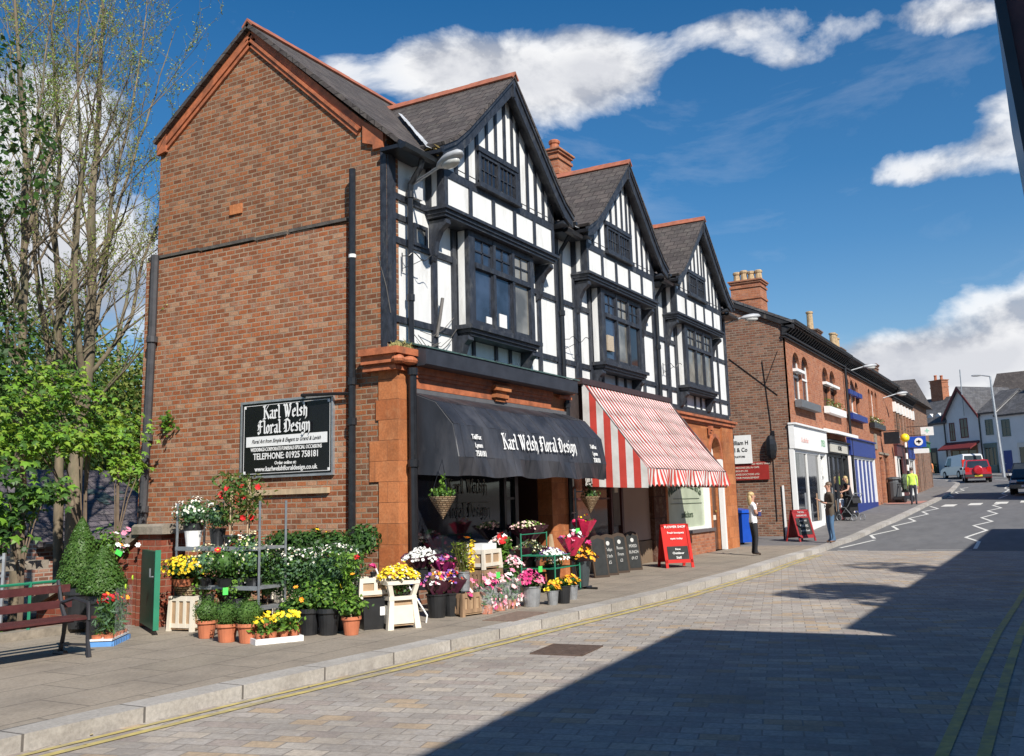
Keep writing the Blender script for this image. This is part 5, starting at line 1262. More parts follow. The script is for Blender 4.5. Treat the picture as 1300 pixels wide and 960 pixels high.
cottage('long_white_house', 'long white house with dormer windows left of the red-trimmed gable', along_front(12.2), an, 8, zc+.2, 5.0, 7.6, COT, SLATE_G, [('w', 2.7, 3.0, .65, 1.4, G_), ('w', 4.3, 3.0, .65, 1.4, G_), ('w', 6.2, 3.0, .65, 1.4, G_), ('s', 1.4, 3.6, .9, 2.2, IRON), ('s', 4.2, 6.8, .9, 2.2, IRON), ('c', 3.4, -3, 9.3, 1.5, .8, 2, BR_RED), ('p', .2)])
t = thing('dormer_window', 'pair of small gabled dormers on the long white house roof', 'dormer', (*along_front(13.6), zc+5.0), an)
mb = MB()
for q in (0, 1.0): mb.prism([(q-.4, 0), (q-.4, .7), (q, 1.1), (q+.4, .7), (q+.4, 0)], 'y', -2.0, -.5)
mb.build('cheeks', COT, t); mb = MB()
for q in (0, 1.0): mb.box(q-.25, q+.25, -.5, -.47, .2, .7)
mb.build('panes', GLASS_D, t)
cottage('distant_house', 'small distant white house with a chimney at the left of the white row', (94, 10.5), math.radians(70), 9, 3.2, 5.0, 7.2, COT, SLATE_G, [('w', 3, 3, .8, 1.3, G_), ('c', 2.5, -3, 9.4, 2.2, 1, 4, COT)])
cottage('background_house', 'brown roofed house showing above the white row at the right edge', (93, -14), math.radians(75), 11, 3.0, 7.4, 10.2, BR_RED, SLATE, [('c', 4.5, -3, 12.2, 2.6, 1, 6, BR_RED)])
# hedge in front of the white row
t = thing('street_hedge', 'low dark hedge in front of the long white house', 'hedge', (*along_front(14.5), zc+.2), an); mb = MB()
for _ in range(1300): mb.leaf((RND.uniform(-1.6, 3), RND.uniform(.8, 1.5), RND.uniform(0, 1.2)), .16, RND.choice((0, 1)))
mb.build('foliage', [L_DARK, L_MID], t)
# ------------------------------------------------------------------ opposite side of the street (behind and beside the viewer)
def plainhouse(name, label, x0, x1, yf, dep, h, br, wins=True, rz=0):
    t = thing(name, label, 'building', (x0, yf, gz((x0+x1)/2)), rz, 'buildings on the opposite side of the street'); L = x1-x0
    mb = MB(); hs = []
    if wins:
        k = int(L/2.6)
        for i in range(k):
            xx = (i+.5)*L/k; hs += [(xx-.45, xx+.45, .9, 2.4), (xx-.45, xx+.45, 3.6, 5.0)]
    n0 = len(mb.v); wall_holes(mb, 'y', 0, 0, L, -.4, h, hs, .15, inward=-1); mb.box(0, L, -dep, -.16, -.4, h-.02); mb.build('wall', br, t)
    for hh_ in hs:
        f = MB().box(hh_[0], hh_[0]+.06, -.14, -.08, hh_[2], hh_[3]).box(hh_[1]-.06, hh_[1], -.14, -.08, hh_[2], hh_[3]).box(hh_[0], hh_[1], -.14, -.08, (hh_[2]+hh_[3])/2-.03, (hh_[2]+hh_[3])/2+.03).build('window', WHITE, t)
        MB().box(hh_[0]+.06, hh_[1]-.06, -.13, -.1, hh_[2], hh_[3]).build('pane', GLASS_D, f)
    MB().box(-.0, L, -dep, .06, h-.02, h+.08).build('parapet', STONE, t)
    return t
plainhouse('corner_block', 'flat topped brick block standing behind the viewer beside the road', -4.7-19*math.cos(.07), -4.7-19*math.cos(.07)+19, -10.56-19*math.sin(.07), 8, 5.95, BR_RED, rz=.07)
plainhouse('long_brick_block', 'long flat topped brick block set back from the opposite kerb', -4.1, 19.9, -12.32, 8, 5.95, BR_DARK)
plainhouse('tall_block', 'tall brick block on the opposite side up the hill', 40.8, 47.5, -10.6, 8, 8.4, BR_RED)
# canopy of a projecting bay just above the viewer's right
t = thing('projecting_bay', 'dark maroon timber bay with black edging overhanging at the top right', 'bay window', (0, 0, 0))
q = [at(1262, -6, 'x', -8), at(1301, 197, 'x', -8)]
ya, za, yb, zb_ = q[0].y, q[0].z, q[1].y, q[1].z
mb = MB(); mb.prism([(ya, za), (yb, zb_), (-10.8, zb_-.05), (-10.8, za+.35), (ya-.02, za+.1)], 'x', -7.99, -6.6); mb.build('bay_wall', MAROON, t)
d = Vector((yb-ya, zb_-za)); nn = Vector((-d.y, d.x)).normalized(); nn = nn if nn.x > 0 else -nn
mb = MB(); mb.prism([(ya+nn.x*.002, za), (yb+nn.x*.002, zb_), (yb-nn.x*.03, zb_), (ya-nn.x*.03, za)], 'x', -8.03, -6.55); mb.build('edge_board', IRON, t)
# ------------------------------------------------------------------ street furniture up the road
p = gp(1157, 641); t = thing('belisha_beacon', 'black and white banded post with a yellow globe at the crossing', 'beacon', (p.x, -1.55, gz(p.x))); pz = at(1153, 560, 'y', -1.55)
hgt = fz(1153, 561, -1.55)-gz(p.x)
for i in range(10):
    MB().tube([(0, 0, hgt*.94*i/10), (0, 0, hgt*.94*(i+1)/10)], .06, 8).build('band', WHITE if i % 2 else IRON, t)
MB().ball((0, 0, hgt), .23, nu=14, nv=9).build('globe', plain('beacon_yellow', (.85, .65, .03), .3), t, smooth=True)
t.location.x = fx(1153, 600, -1.55); t.location.z = gz(t.location.x)
p = gp(1275, 603); bx = at(1274, 598, 'x', 73); t = thing('lamp_post', 'tall slim grey street lamp post leaning before the white houses', 'street lamp', (73, bx.y, gz(73)))
tp = at(1257, 478, 'x', 73); v = tp-Vector(t.location)
MB().tube([(0, 0, 0), v*.5, v], [.13, .1, .07], 8).build('post', GALV, t); MB().tube([v, v+Vector((-.1, .7, .15))], .05, 6).build('arm', GALV, t); h_ = MB(); h_.ball((v.x-.1, v.y+.95, v.z+.15), (.16, .42, .09), nu=8, nv=5); h_.build('lamp_head', MATS['lamp_grey'], t)
p = gp(1139, 638); t = thing('litter_bin', 'dark grey litter bin against the terrace wall', 'bin', (p.x, RY-.35, gz(p.x))); MB().lathe([(.3, 0), (.34, .05), (.34, 1.0), (.3, 1.02), (.28, 1.15), (.36, 1.17), (.34, 1.25), (.1, 1.3)], (0, 0, 0), 14).build('barrel', plain('bin_grey', (.07, .075, .08), .5), t)
MB().box(-.2, .2, -.36, -.3, 1.02, 1.15).build('slot', IRON, t)
for px, py, lb in ((1218, 488, 'thin pole aerial above the white gable'),):
    p = at(px+3, 500, 'x', 84); t = thing('roof_aerial', lb, 'aerial', p); v = at(px+6, 478, 'x', 84)-p
    MB().tube([(0, 0, -2), (0, 0, 0), (v.x, v.y+.3, 2.2)], .05, 5).tube([(-.4, 0, 1.6), (.4, 0, 1.6)], .03, 4).build('mast', GALV, t)
# bus-stop style bent post near the alley
p = gp(998, 706)
t = thing('wall_post', 'slim white and black upright post in front of the alley brick wall', 'post', (19.6, -.6, 0)); q = at(990, 625, 'x', 19.6)
MB().box(-.035, .035, -.05, .0, 0, 1.75).build('post', WHITE, t); MB().box(-.035, .035, .0, .06, 0, 1.72).build('rail', IRON, t); t.location.y = at(996, 660, 'x', 19.6).y
# ------------------------------------------------------------------ low wall, steps, yard, trees on the left
t = thing('garden_wall', 'low red brick wall with a square pier and sloping stone coping behind the bench', 'wall')
pz = at(200, 668, 'x', -2.5).z
MB().box(-2.62, -2.22, 1.68, 2.12, -.5, pz-.1).build('pier', BR_WALL, t)
MB().prism([(-2.68, pz-.1), (-2.2, pz-.1), (-2.2, pz), (-2.24, pz+.03), (-2.64, pz+.03), (-2.68, pz)], 'y', 1.6, 2.18).build('pier_coping', STONE, t)
q = at(150, 703, 'x', -2.5); zlo = q.z; ylo = q.y
MB().prism([(2.12, -1.2), (2.12, pz-.12), (ylo, zlo-.06), (ylo+1.6, zlo-.72), (ylo+1.6, -1.2)], 'x', -2.55, -2.3).build('wall_panel', BR_WALL, t)
MB().prism([(2.1, pz-.12), (2.1, pz+.0), (ylo, zlo+.05), (ylo+1.6, zlo-.6), (ylo+1.6, zlo-.74), (ylo, zlo-.08)], 'x', -2.64, -2.2).build('sloping_coping', STONE, t)
MB().box(-2.1, -.07, 1.9, 2.1, -.3, .12).build('footing', STONE, t)
# green gate standing open
t = thing('open_gate', 'dark green flat gate standing open against the brick pier', 'gate', (-2.66, 1.95, .06)); e = gp(197, 807); zt = at(205, 700, 'x', -3.1).z
d = Vector((e.x+2.66, e.y-1.95, 0)); L = d.length; t.rotation_euler = (0, 0, math.atan2(d.y, d.x))
MB().box(0, L, -.025, .025, 0, zt-.06).build('leaf_board', GREENP, t); MB().box(L-.002, L+.04, -.035, .03, 0, zt-.04).build('edge_post', plain('bright_green_paint', (.02, .2, .11), .5), t)
MB().tube([(L-.08, -.03, .62), (L-.08, -.07, .62), (L-.08, -.07, .72)], .01, 5).build('latch', GALV, t)
# rail fence on the yard edge
t = thing('metal_railing', 'green metal railing with a stone kerb along the yard edge behind the bench', 'railing')
a = Vector((-2.75, 2.45, 0)); b = Vector((-9.5, 2.45, 0)); 
MB().box(-9.5, -2.75, 2.36, 2.56, -.1, .1).build('stone_kerb', STONE, t)
for k in range(7):
    x = -2.85-k*1.05; MB().tube([(x, 2.45, .0), (x, 2.45, .66)], .02, 6).build('post', MATS['bright_green_paint'], t)
mb = MB()
for z in (.64, .36): mb.tube([(-2.85, 2.45, z), (-9.5, 2.45, z)], .018, 6)
mb.build('rails', MATS['bright_green_paint'], t)
# bench
def bench():
    e = gp(82, 830); f2 = gp(-15, 845); dirv = Vector((f2.x-e.x, f2.y-e.y, 0)).normalized()
    t = thing('park_bench', 'maroon slatted bench with black iron ends at the left edge', 'bench', (e.x, e.y, 0), math.atan2(dirv.y, dirv.x)); L = 1.75; t.scale = (1, 1, .88)
    IRB = plain('bench_iron', (.025, .025, .03), .4)
    for x in (.04, L-.04):
        mb = MB(); mb.tube([(x, -.02, 0), (x, .03, .24), (x, .05, .42), (x, -.03, .56), (x, -.12, .86)], [.028, .022, .028, .024, .02], 6)
        mb.tube([(x, .5, 0), (x, .46, .2), (x, .46, .41), (x, .05, .42)], [.028, .02, .024, .022], 6); mb.tube([(x, -.03, .6), (x, .2, .66), (x, .45, .62), (x, .47, .42)], .022, 6); mb.tube([(x, -.12, .02), (x, .08, .02)], .03, 6); mb.tube([(x, .04, .12), (x, .46, .14)], .016, 5)
        mb.build('bench_end', IRB, t)
    for k in range(3):
        y, z = [(.0, .4), (-.055, .58), (-.1, .76)][k]; m = MB(); m.box(-.08, L+.05, y-.02, y+.018, z-.045, z+.045); m.build('back_slat', MAROON, t)
    for k in range(4): MB().box(-.05, L+.03, .08+k*.1, .165+k*.1, .43, .455).build('seat_slat', MAROON, t)
bench()
# steps / brick yard walls behind
t = thing('yard_wall', 'weathered mottled brick yard wall under the slate roof', 'wall')
MB().box(-12, -.9, 8.2, 8.5, -1.4, .95).build('brickwork', BR_YARD, t); MB().box(-3.6, -3.1, 5.2, 8.2, -1.3, .75).build('stub_wall', BR_WALL, t)
mb = MB(); mb.prism([(3.4, .75), (3.4, .86), (5.0, .86), (8.2, .0), (8.2, -.12), (5.0, .75)], 'x', -3.75, -3.0); mb.build('coping', STONE, t)
t = thing('stair_rail', 'grey sloping handrail beside the yard steps', 'railing'); mb = MB()
for dz in (0, .22, .44): mb.tube([(-3.9, 3.0, .95-dz), (-5.6, 4.6, .1-dz)], .02, 5)
mb.tube([(-3.9, 3.0, -.6), (-3.9, 3.0, 1.0)], .025, 5); mb.build('rails', GALV, t)
# outbuilding with slate roof
ye, yr = 9.2, 12.2
ze = at(150, 683, 'y', ye).z; zr = at(150, 598, 'y', yr).z; xr = at(176, 640, 'y', ye+1).x+.6; xl = at(18, 640, 'y', ye+1).x
t = thing('slate_outbuilding', 'low outbuilding with a purple-grey slate roof behind the bare trees', 'building')
MB().box(xl, xr, ye+.2, yr+2.6, -1.4, ze-.02).build('wall', BR_YARD, t)
mb = MB(); mb.prism([(ye, ze), (yr, zr), (yr+3, ze), (yr+3, ze-.1), (yr, zr-.1), (ye, ze-.1)], 'x', xl-.1, xr+.1); mb.build('roof', SLATE_P, t)
mb = MB(); mb.tube([(xl, ye-.05, ze-.06), (xr, ye-.05, ze-.06)], .06, 6); mb.build('gutter', IRON, t)
mb = MB(); mb.box(at(132, 690, 'y', ye).x, at(136, 690, 'y', ye).x, ye+.05, ye+.18, -.3, ze-.2); mb.box(at(132, 690, 'y', ye).x, at(168, 690, 'y', ye).x, ye+.05, ye+.18, ze-.34, ze-.2); mb.build('window_frame', WHITE, t)
mb = MB(); a = at(150, 628, 'y', ye+1.9)
for i in range(12): mb.leaf((a.x+RND.gauss(0, .35), ye+1.9+RND.gauss(0, .15), 0), .3)
cxm = at(135, 626, 'y', ye+1.7); sl = (zr-ze)/(yr-ye); mb = MB()
for i in range(14):
    u = RND.gauss(0, .3); v = RND.gauss(0, .22)+.25*u; x = cxm.x+u; y = ye+1.7+v; z = ze+sl*(y-ye)+.012; w = RND.uniform(.06, .13)
    mb.face([(x-w, y-w*.7, z-w*.7*sl), (x+w, y-w*.7, z-w*.7*sl), (x+w, y+w*.7, z+w*.7*sl), (x-w, y+w*.7, z+w*.7*sl)]); mb.v[-4:] = [(a_, b_, c_+.001*i) for a_, b_, c_ in mb.v[-4:]]
mb.build('roof_patch', plain('patch_green', (.07, .1, .09), .7, var=.3), t)
# ------- trees
def limb(mb, tips, p, d, r, L, lvl, rnd, up=.25, seg=4, minr=.006, spread=.5, kids=(2, 3)):
    pts = [p.copy()]; rad = [r]; q = p.copy(); dd = d.copy(); r1 = r*(.66 if lvl else .25)
    for i in range(seg):
        jj = .035 if r > .1 else .11
        dd = (dd+Vector((rnd.gauss(0, jj), rnd.gauss(0, jj), rnd.gauss(0, .06)+up*.12))).normalized(); q = q+dd*L/seg
        pts.append(q.copy()); rad.append(lerp(r, r1, (i+1)/seg))
    mb.tube(pts, rad, 7 if r > .05 else (5 if r > .02 else 3), caps=False)
    if lvl <= 0 or r1 < minr:
        tips.append((pts[-1], dd, pts)); return
    for k in range(rnd.randint(*kids)):
        t = 1.0 if k == 0 else rnd.uniform(.35, .95); i = min(seg-1, int(t*seg)); bp = pts[i].lerp(pts[i+1], t*seg-i) if i < seg else pts[-1]
        if k == 0: bp = pts[-1]
        side = dd.cross(Vector((rnd.gauss(0, 1), rnd.gauss(0, 1), rnd.gauss(0, 1)))); side.normalize()
        nd = (dd+side*rnd.uniform(.25, 1)*spread*(.5 if k == 0 else 1)+Vector((0, 0, up*.5))).normalized()
        limb(mb, tips, bp, nd, r1*(1 if k == 0 else rnd.uniform(.5, .75)), L*rnd.uniform(.62, .92), lvl-1, rnd, up, seg, minr, spread, kids)
def twigs(tr, tips, rnd, k=3, L=.42, r=.0055):
    out = []
    for p, d, pts in tips:
        for q in range(k):
            a = pts[rnd.randrange(1, len(pts))] if q else p; dd = (d+Vector((rnd.gauss(0, .55), rnd.gauss(0, .55), rnd.gauss(.15, .4)))).normalized(); l_ = L*rnd.uniform(.5, 1.2)
            m = a+dd*l_*.5+Vector((rnd.gauss(0, .03), rnd.gauss(0, .03), 0)); e = a+dd*l_+Vector((rnd.gauss(0, .05), rnd.gauss(0, .05), .05)); tr.tube([a, m, e], [r, r*.7, r*.3], 3, caps=False); out.append((e, dd, [a, m, e]))
    return out
def tree(name, label, base, trunks, lvl, leafmats, nleaf, lsize, seed, up=.25, spread=.5, kids=(2, 3), jit=.16, bark=BARK, along_=0):
    rnd = random.Random(seed); t = thing(name, label, 'tree', base, 0, 'trees behind the shop on the left'); mb = MB(); tips = []
    for (dx, dy, d, r, L) in trunks: limb(mb, tips, Vector((dx, dy, 0)), Vector(d).normalized(), r, L, lvl, rnd, up, 5, .004, spread, kids)
    tips = tips+twigs(mb, tips, rnd)
    mb.build('trunk', bark, t, smooth=True)
    lm = MB()
    if tips:
        for i in range(nleaf):
            p, d, pts = tips[rnd.randrange(len(tips))]; a = pts[rnd.randrange(len(pts))]
            q = a.lerp(p, rnd.random())+Vector((rnd.gauss(0, jit), rnd.gauss(0, jit), rnd.gauss(0, jit))); lm.leaf(q, lsize, rnd.randrange(len(leafmats)))
        lm.build('crown', leafmats, t)
    return t
# bare spring trees close behind the wall
def base_at(px, y, z=-1.0): return (at(px, 640, 'y', y).x, y, z)
def bare_tree(label, Y, limbs, seed, nb, mats, step=.3, side=(.55, 1.15)):
    """limbs: list of (root radius, tip radius, [(px, py, dy) ...]) laid out as real 3D curves at depth Y+dy"""
    rnd = random.Random(seed); p0 = at(limbs[0][2][0][0], 640, 'y', Y); base = Vector((p0.x, Y, -1.0)); t = thing('budding_tree', label, 'tree', base, 0, 'trees behind the shop on the left'); mb = MB(); tips = []
    for li, (r0, r1, pts) in enumerate(limbs):
        P = [at(px, py, 'y', Y+dy)-base for px, py, dy in pts]
        if li == 0: P[0] = Vector((0, 0, 0))
        # smooth resample
        Q = []
        for i in range(len(P)-1):
            a, b_ = P[i], P[i+1]; pa = P[max(0, i-1)]; pb = P[min(len(P)-1, i+2)]; k = max(2, int((b_-a).length/.35))
            for j in range(k):
                u = j/k; Q.append(.5*((2*a)+(b_-pa)*u+(2*pa-5*a+4*b_-pb)*u*u+(3*a-pa-3*b_+pb)*u**3)+Vector((rnd.gauss(0, .012), rnd.gauss(0, .012), 0)))
        Q.append(P[-1]); n_ = len(Q); R = [lerp(r0, r1, (i/(n_-1))**.8)*rnd.uniform(.94, 1.06) for i in range(n_)]
        mb.tube(Q, R, 9 if r0 > .08 else 6, caps=False)
        acc = 0
        for i in range(2, n_-1):
            d = (Q[i+1]-Q[i]); acc += d.length; d.normalize()
            if acc > step and Q[i].z+base.z > 2.6:
                acc = rnd.uniform(-.1, .1)
                sd = d.cross(Vector((rnd.gauss(0, 1), rnd.gauss(0, 1), rnd.gauss(0, 1)))).normalized(); nd = (d*.8+sd*rnd.uniform(*side)+Vector((0, 0, .25))).normalized()
                limb(mb, tips, Q[i], nd, min(.028, R[i]*rnd.uniform(.3, .5)), rnd.uniform(.6, 1.15), 2, rnd, .32, 4, .002, .6, (2, 3))
        tips.append((Q[-1], (Q[-1]-Q[-2]).normalized(), Q[-4:]))
    tips = tips+twigs(mb, tips, rnd, 3, .34, .0045); mb.build('trunk', BARK, t, smooth=True); lm = MB()
    for i in range(nb):
        p, d, pts = tips[rnd.randrange(len(tips))]; j = rnd.randrange(len(pts)-1); q = pts[j].lerp(pts[j+1], rnd.random())+Vector((rnd.gauss(0, .02), rnd.gauss(0, .02), rnd.gauss(0, .02))); lm.leaf(q, .042, rnd.randrange(len(mats)), w=.6)
    lm.build('crown', mats, t); return t
bare_tree('tall bare tree with pale buds nearest the brick end wall', 6.6, [
 (.17, .02, [(93, 700, 0), (96, 600, 0), (108, 500, 0), (116, 400, 0), (116, 300, 0), (121, 190, .2), (128, 60, .3), (132, -60, .4)]),
 (.07, .01, [(108, 500, 0), (98, 420, -.2), (96, 320, -.3), (104, 210, -.3), (98, 100, -.2), (104, -20, 0)]),
 (.06, .008, [(113, 440, 0), (132, 360, .3), (140, 260, .5), (162, 160, .6), (180, 60, .7), (190, -30, .8)]),
 (.045, .006, [(118, 360, 0), (140, 300, -.3), (170, 200, -.4), (196, 120, -.4), (222, 40, -.3)]),
 (.05, .006, [(110, 480, 0), (140, 445, -.3), (166, 400, -.4), (182, 330, -.3), (214, 240, -.3), (246, 150, -.2)]),
 (.04, .006, [(106, 520, 0), (80, 470, .3), (66, 400, .5), (50, 330, .5), (44, 230, .6), (30, 130, .7)]),
 (.03, .005, [(116, 320, 0), (104, 250, .5), (112, 160, .6), (88, 60, .7), (84, -20, .8)]),
 (.024, .004, [(150, 425, -.35), (190, 395, -.8), (216, 350, -1.0), (236, 290, -1.1), (262, 235, -1.1)])], 3, 15000, [L_BUD, L_LIME, L_BUD])
bare_tree('twin-stemmed bare tree with pale buds left of the tallest one', 7.2, [
 (.11, .015, [(78, 700, 0), (76, 600, 0), (72, 500, 0), (76, 400, 0), (70, 300, 0), (76, 190, .2), (66, 60, .3), (70, -40, .4)]),
 (.07, .01, [(75, 540, 0), (60, 440, .2), (46, 350, .3), (40, 250, .4), (24, 130, .5), (20, 20, .5)]),
 (.05, .006, [(75, 410, 0), (92, 330, .3), (100, 240, .5), (120, 130, .6), (140, 20, .7)]),
 (.035, .006, [(72, 330, 0), (56, 250, -.2), (50, 150, -.3), (40, 50, -.3)])], 5, 8000, [L_BUD, L_LIME])
bare_tree('bare twiggy tree standing left of the twin-stemmed one', 5.6, [
 (.12, .02, [(27, 700, 0), (28, 560, 0), (30, 430, 0), (30, 300, 0), (32, 180, 0), (22, 60, 0), (18, -40, 0)]),
 (.05, .006, [(30, 320, 0), (52, 230, .1), (84, 150, .2), (112, 80, .3), (128, 10, .3)]),
 (.045, .006, [(29, 400, 0), (10, 320, .1), (-6, 240, .2), (-20, 140, .2)]),
 (.03, .005, [(31, 230, 0), (50, 140, -.2), (60, 50, -.2), (78, -20, -.2)])], 8, 7000, [L_BUD, L_MAPLE])
# evergreen at the very edge
def crown(lm, c, r, n_, size, mats, rnd, lumps=9, flat=.75):
    L = [(Vector((c[0]+rnd.gauss(0, .45)*r[0], c[1]+rnd.gauss(0, .45)*r[1], c[2]+rnd.gauss(0, .42)*r[2])), rnd.uniform(.3, .55)) for _ in range(lumps)]
    for i in range(n_):
        q, s = L[rnd.randrange(lumps)]; v = Vector((rnd.gauss(0, 1), rnd.gauss(0, 1), rnd.gauss(0, 1))).normalized()*rnd.uniform(.5, 1)**.5
        m = rnd.randrange(mats); lm.leaf(q+Vector((v.x*r[0]*s, v.y*r[1]*s, v.z*r[2]*s*flat)), size, m, nrm=(v.x, v.y, v.z+.5))
def bushy(name, label, base, h, r, n_, size, mats, seed, trunkr=.2, lumps=9, zc=None, group='trees behind the shop on the left'):
    rnd = random.Random(seed); t = thing(name, label, 'tree', base, 0, group); tr = MB(); tips = []
    limb(tr, tips, Vector((0, 0, 0)), Vector((.0, 0, 1)), trunkr, h*.36, 3, rnd, .4, 4, .01, .45); tr.build('trunk', BARK, t, smooth=True)
    lm = MB(); crown(lm, (0, 0, zc or h-r[2]), r, n_, size, len(mats), rnd, lumps); lm.build('crown', mats, t); return t
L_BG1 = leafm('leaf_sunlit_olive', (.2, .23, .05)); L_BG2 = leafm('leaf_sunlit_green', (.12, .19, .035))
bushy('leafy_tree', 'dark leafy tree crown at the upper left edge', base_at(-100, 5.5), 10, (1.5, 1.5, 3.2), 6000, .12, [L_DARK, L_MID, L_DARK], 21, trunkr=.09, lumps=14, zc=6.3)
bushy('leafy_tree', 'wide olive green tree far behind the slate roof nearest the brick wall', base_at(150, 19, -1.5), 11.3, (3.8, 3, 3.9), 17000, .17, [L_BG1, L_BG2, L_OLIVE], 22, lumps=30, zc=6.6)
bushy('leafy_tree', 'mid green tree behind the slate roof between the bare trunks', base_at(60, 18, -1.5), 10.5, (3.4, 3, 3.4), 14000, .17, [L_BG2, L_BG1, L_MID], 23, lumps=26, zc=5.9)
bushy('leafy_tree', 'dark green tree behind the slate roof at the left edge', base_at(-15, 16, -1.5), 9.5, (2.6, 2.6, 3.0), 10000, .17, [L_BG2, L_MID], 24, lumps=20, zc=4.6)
bushy('leafy_tree', 'low dense tree just above the ridge of the slate outbuilding', base_at(120, 15.5, -1.5), 6, (5.0, 1.6, 1.7), 12000, .15, [L_MID, L_BG2, L_BG1], 25, lumps=24, zc=3.4)
# bright maple branches hanging low over the yard
def spray(label, pts_px, y, n_, seed, size=.17, mats=None, sc_=.28):
    rnd = random.Random(seed); P = [at(px, py, 'y', y+dy) for px, py, dy in pts_px]; o = Vector(P[0]); t = thing('maple_sapling', label, 'tree', (o.x, o.y, -1.0), 0, 'young maples by the yard'); O = Vector(t.location)
    tr = MB(); root = Vector((0, 0, 0))
    mid = (Vector(P[0])-O); tr.tube([root, root.lerp(mid, .5)+Vector((.05, 0, 0)), mid], [.05, .035, .02], 6)
    for p in P[1:6]:
        v = p-O; tr.tube([root.lerp(mid, .6), root.lerp(mid, .6).lerp(v, .5)+Vector((0, 0, .15)), v], [.014, .01, .005], 5)
    tr.build('trunk', TWIG, t)
    lm = MB()
    for i in range(n_):
        p = P[rnd.randrange(len(P))]-O; v = Vector((rnd.gauss(0, 1), rnd.gauss(0, 1), rnd.gauss(0, .45)))*sc_
        nn = (rnd.gauss(0, .3), -.5+rnd.gauss(0, .3), .9); lm.mleaf(p+v, size, rnd.randrange(len(mats or [L_MAPLE, L_LIME, L_MID])), nrm=nn)
    lm.build('crown', mats or [L_MAPLE, L_LIME, L_MID], t)
spray('bright green young maple over the slate roof beside the bare trunks', [(110, 560, 0), (60, 520, .2), (95, 500, 0), (40, 560, -.2), (20, 510, 0), (120, 530, .3), (85, 560, -.3), (140, 560, 0), (55, 555, .2), (150, 545, .3), (10, 565, 0), (30, 480, .5), (70, 480, .3), (0, 540, .2)], 4.3, 1900, 31, .15, None, .24)
spray('sparse lime green maple twig beside the rear downpipe', [(150, 590, 0), (178, 595, .0), (172, 583, 0), (145, 600, 0)], 3.9, 90, 32, .16, [L_MAPLE, L_LIME], .1)
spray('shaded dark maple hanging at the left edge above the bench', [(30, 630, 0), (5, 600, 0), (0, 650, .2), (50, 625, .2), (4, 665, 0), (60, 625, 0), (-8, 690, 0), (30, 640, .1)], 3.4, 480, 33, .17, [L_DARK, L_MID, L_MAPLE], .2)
# yard planting
t = thing('yard_planting', 'rough green undergrowth below the green railing', 'undergrowth'); tag(t, kind='stuff'); mb = MB()
for _ in range(5000):
    x = RND.uniform(-10, -3.0); y = RND.uniform(2.7, 5.5); mb.leaf((x, y, -1.1+RND.random()**1.5*1.2*(.6+.4*math.sin(x*2+y))), .11, RND.choice((0, 1, 2)))
mb.build('foliage', [L_MID, L_DARK, L_MAPLE], t)
# climber on the wall: twigs and a fern tuft
t = thing('wall_fern', 'small bright fern tuft growing from the brick end wall', 'fern', at(216, 538, 'x', -.1)); mb = MB()
for _ in range(70): mb.leaf((RND.uniform(-.12, 0), RND.gauss(0, .09), RND.gauss(0, .09)), .1, RND.choice((0, 1)))
mb.build('fronds', [L_MAPLE, L_MID], t)
# tree whose shadow dapples the road, behind the opposite blocks
bushy('leafy_tree', 'tall sparse tree behind the set back block opposite the shops', (-1.8, -14.9, 0), 10.5, (2.0, 1.5, 1.9), 2600, .22, [L_MID, L_OLIVE], 41, lumps=9, zc=8.7, group='trees behind the opposite blocks')
bushy('leafy_tree', 'second sparse tree behind the set back block opposite the shops', (3.6, -14.9, 0), 10, (2.0, 1.5, 1.5), 1800, .22, [L_MID, L_OLIVE], 42, lumps=7, zc=8.4, group='trees behind the opposite blocks')
# ------------------------------------------------------------------ flower stall
G1 = 'plants and buckets set out around the flower shop'
def pot_(t, r, h, mat=POT, name='pot', rim=True, z=0, c=(0, 0), n_=18):
    pr = [(r*.72, 0), (r*.74, .004), (r*.94, h*.82)]+([(r*1.06, h*.82), (r*1.08, h*.84), (r*1.06, h)] if rim else [(r, h*.97), (r*1.04, h)])+[(r*.92, h), (r*.88, h*.9)]
    o = MB().lathe(pr, (c[0], c[1], z), n_).build(name, mat, t, smooth='auto'); MB().lathe([(r*.87, h*.88), (r*.87, h*.9)], (c[0], c[1], z), 12).build('soil', SOIL, o)
    return o
def ballfol(mb, c, r, n_, size, mats=1, out=True, shell=.62):
    if not hasattr(r, '__len__'): r = (r, r, r)
    for i in range(n_):
        v = Vector((RND.gauss(0, 1), RND.gauss(0, 1), RND.gauss(0, 1))).normalized(); k = RND.uniform(shell, 1.04)
        mb.leaf((c[0]+v.x*r[0]*k, c[1]+v.y*r[1]*k, c[2]+v.z*r[2]*k), size, RND.randrange(mats), nrm=(v.x, v.y, v.z+.3) if out else None)
def core(t_mb, c, r, m=0):
    if not hasattr(r, '__len__'): r = (r, r, r)
    t_mb.ball(c, (r[0]*.72, r[1]*.72, r[2]*.72), m, 10, 7, .08)
def box_ball(label, px, py, pr, ph, br, potmat=POT, leaf=(L_BOX, L_MID), size=.022, n_=1500, cat='potted plant', loc=None, name='box_bush', stretch=1.0, dome=.62):
    p = loc or gp(px, py); t = thing(name, label, cat, (p[0], p[1], p[2] if loc else 0), RND.random()*3, G1); pot_(t, pr, ph, potmat)
    mb = MB(); c = (0, 0, ph+br*stretch*dome); core(mb, c, (br, br, br*stretch)); ballfol(mb, c, (br, br, br*stretch), n_, size, len(leaf)); mb.build('foliage', list(leaf), t); return t
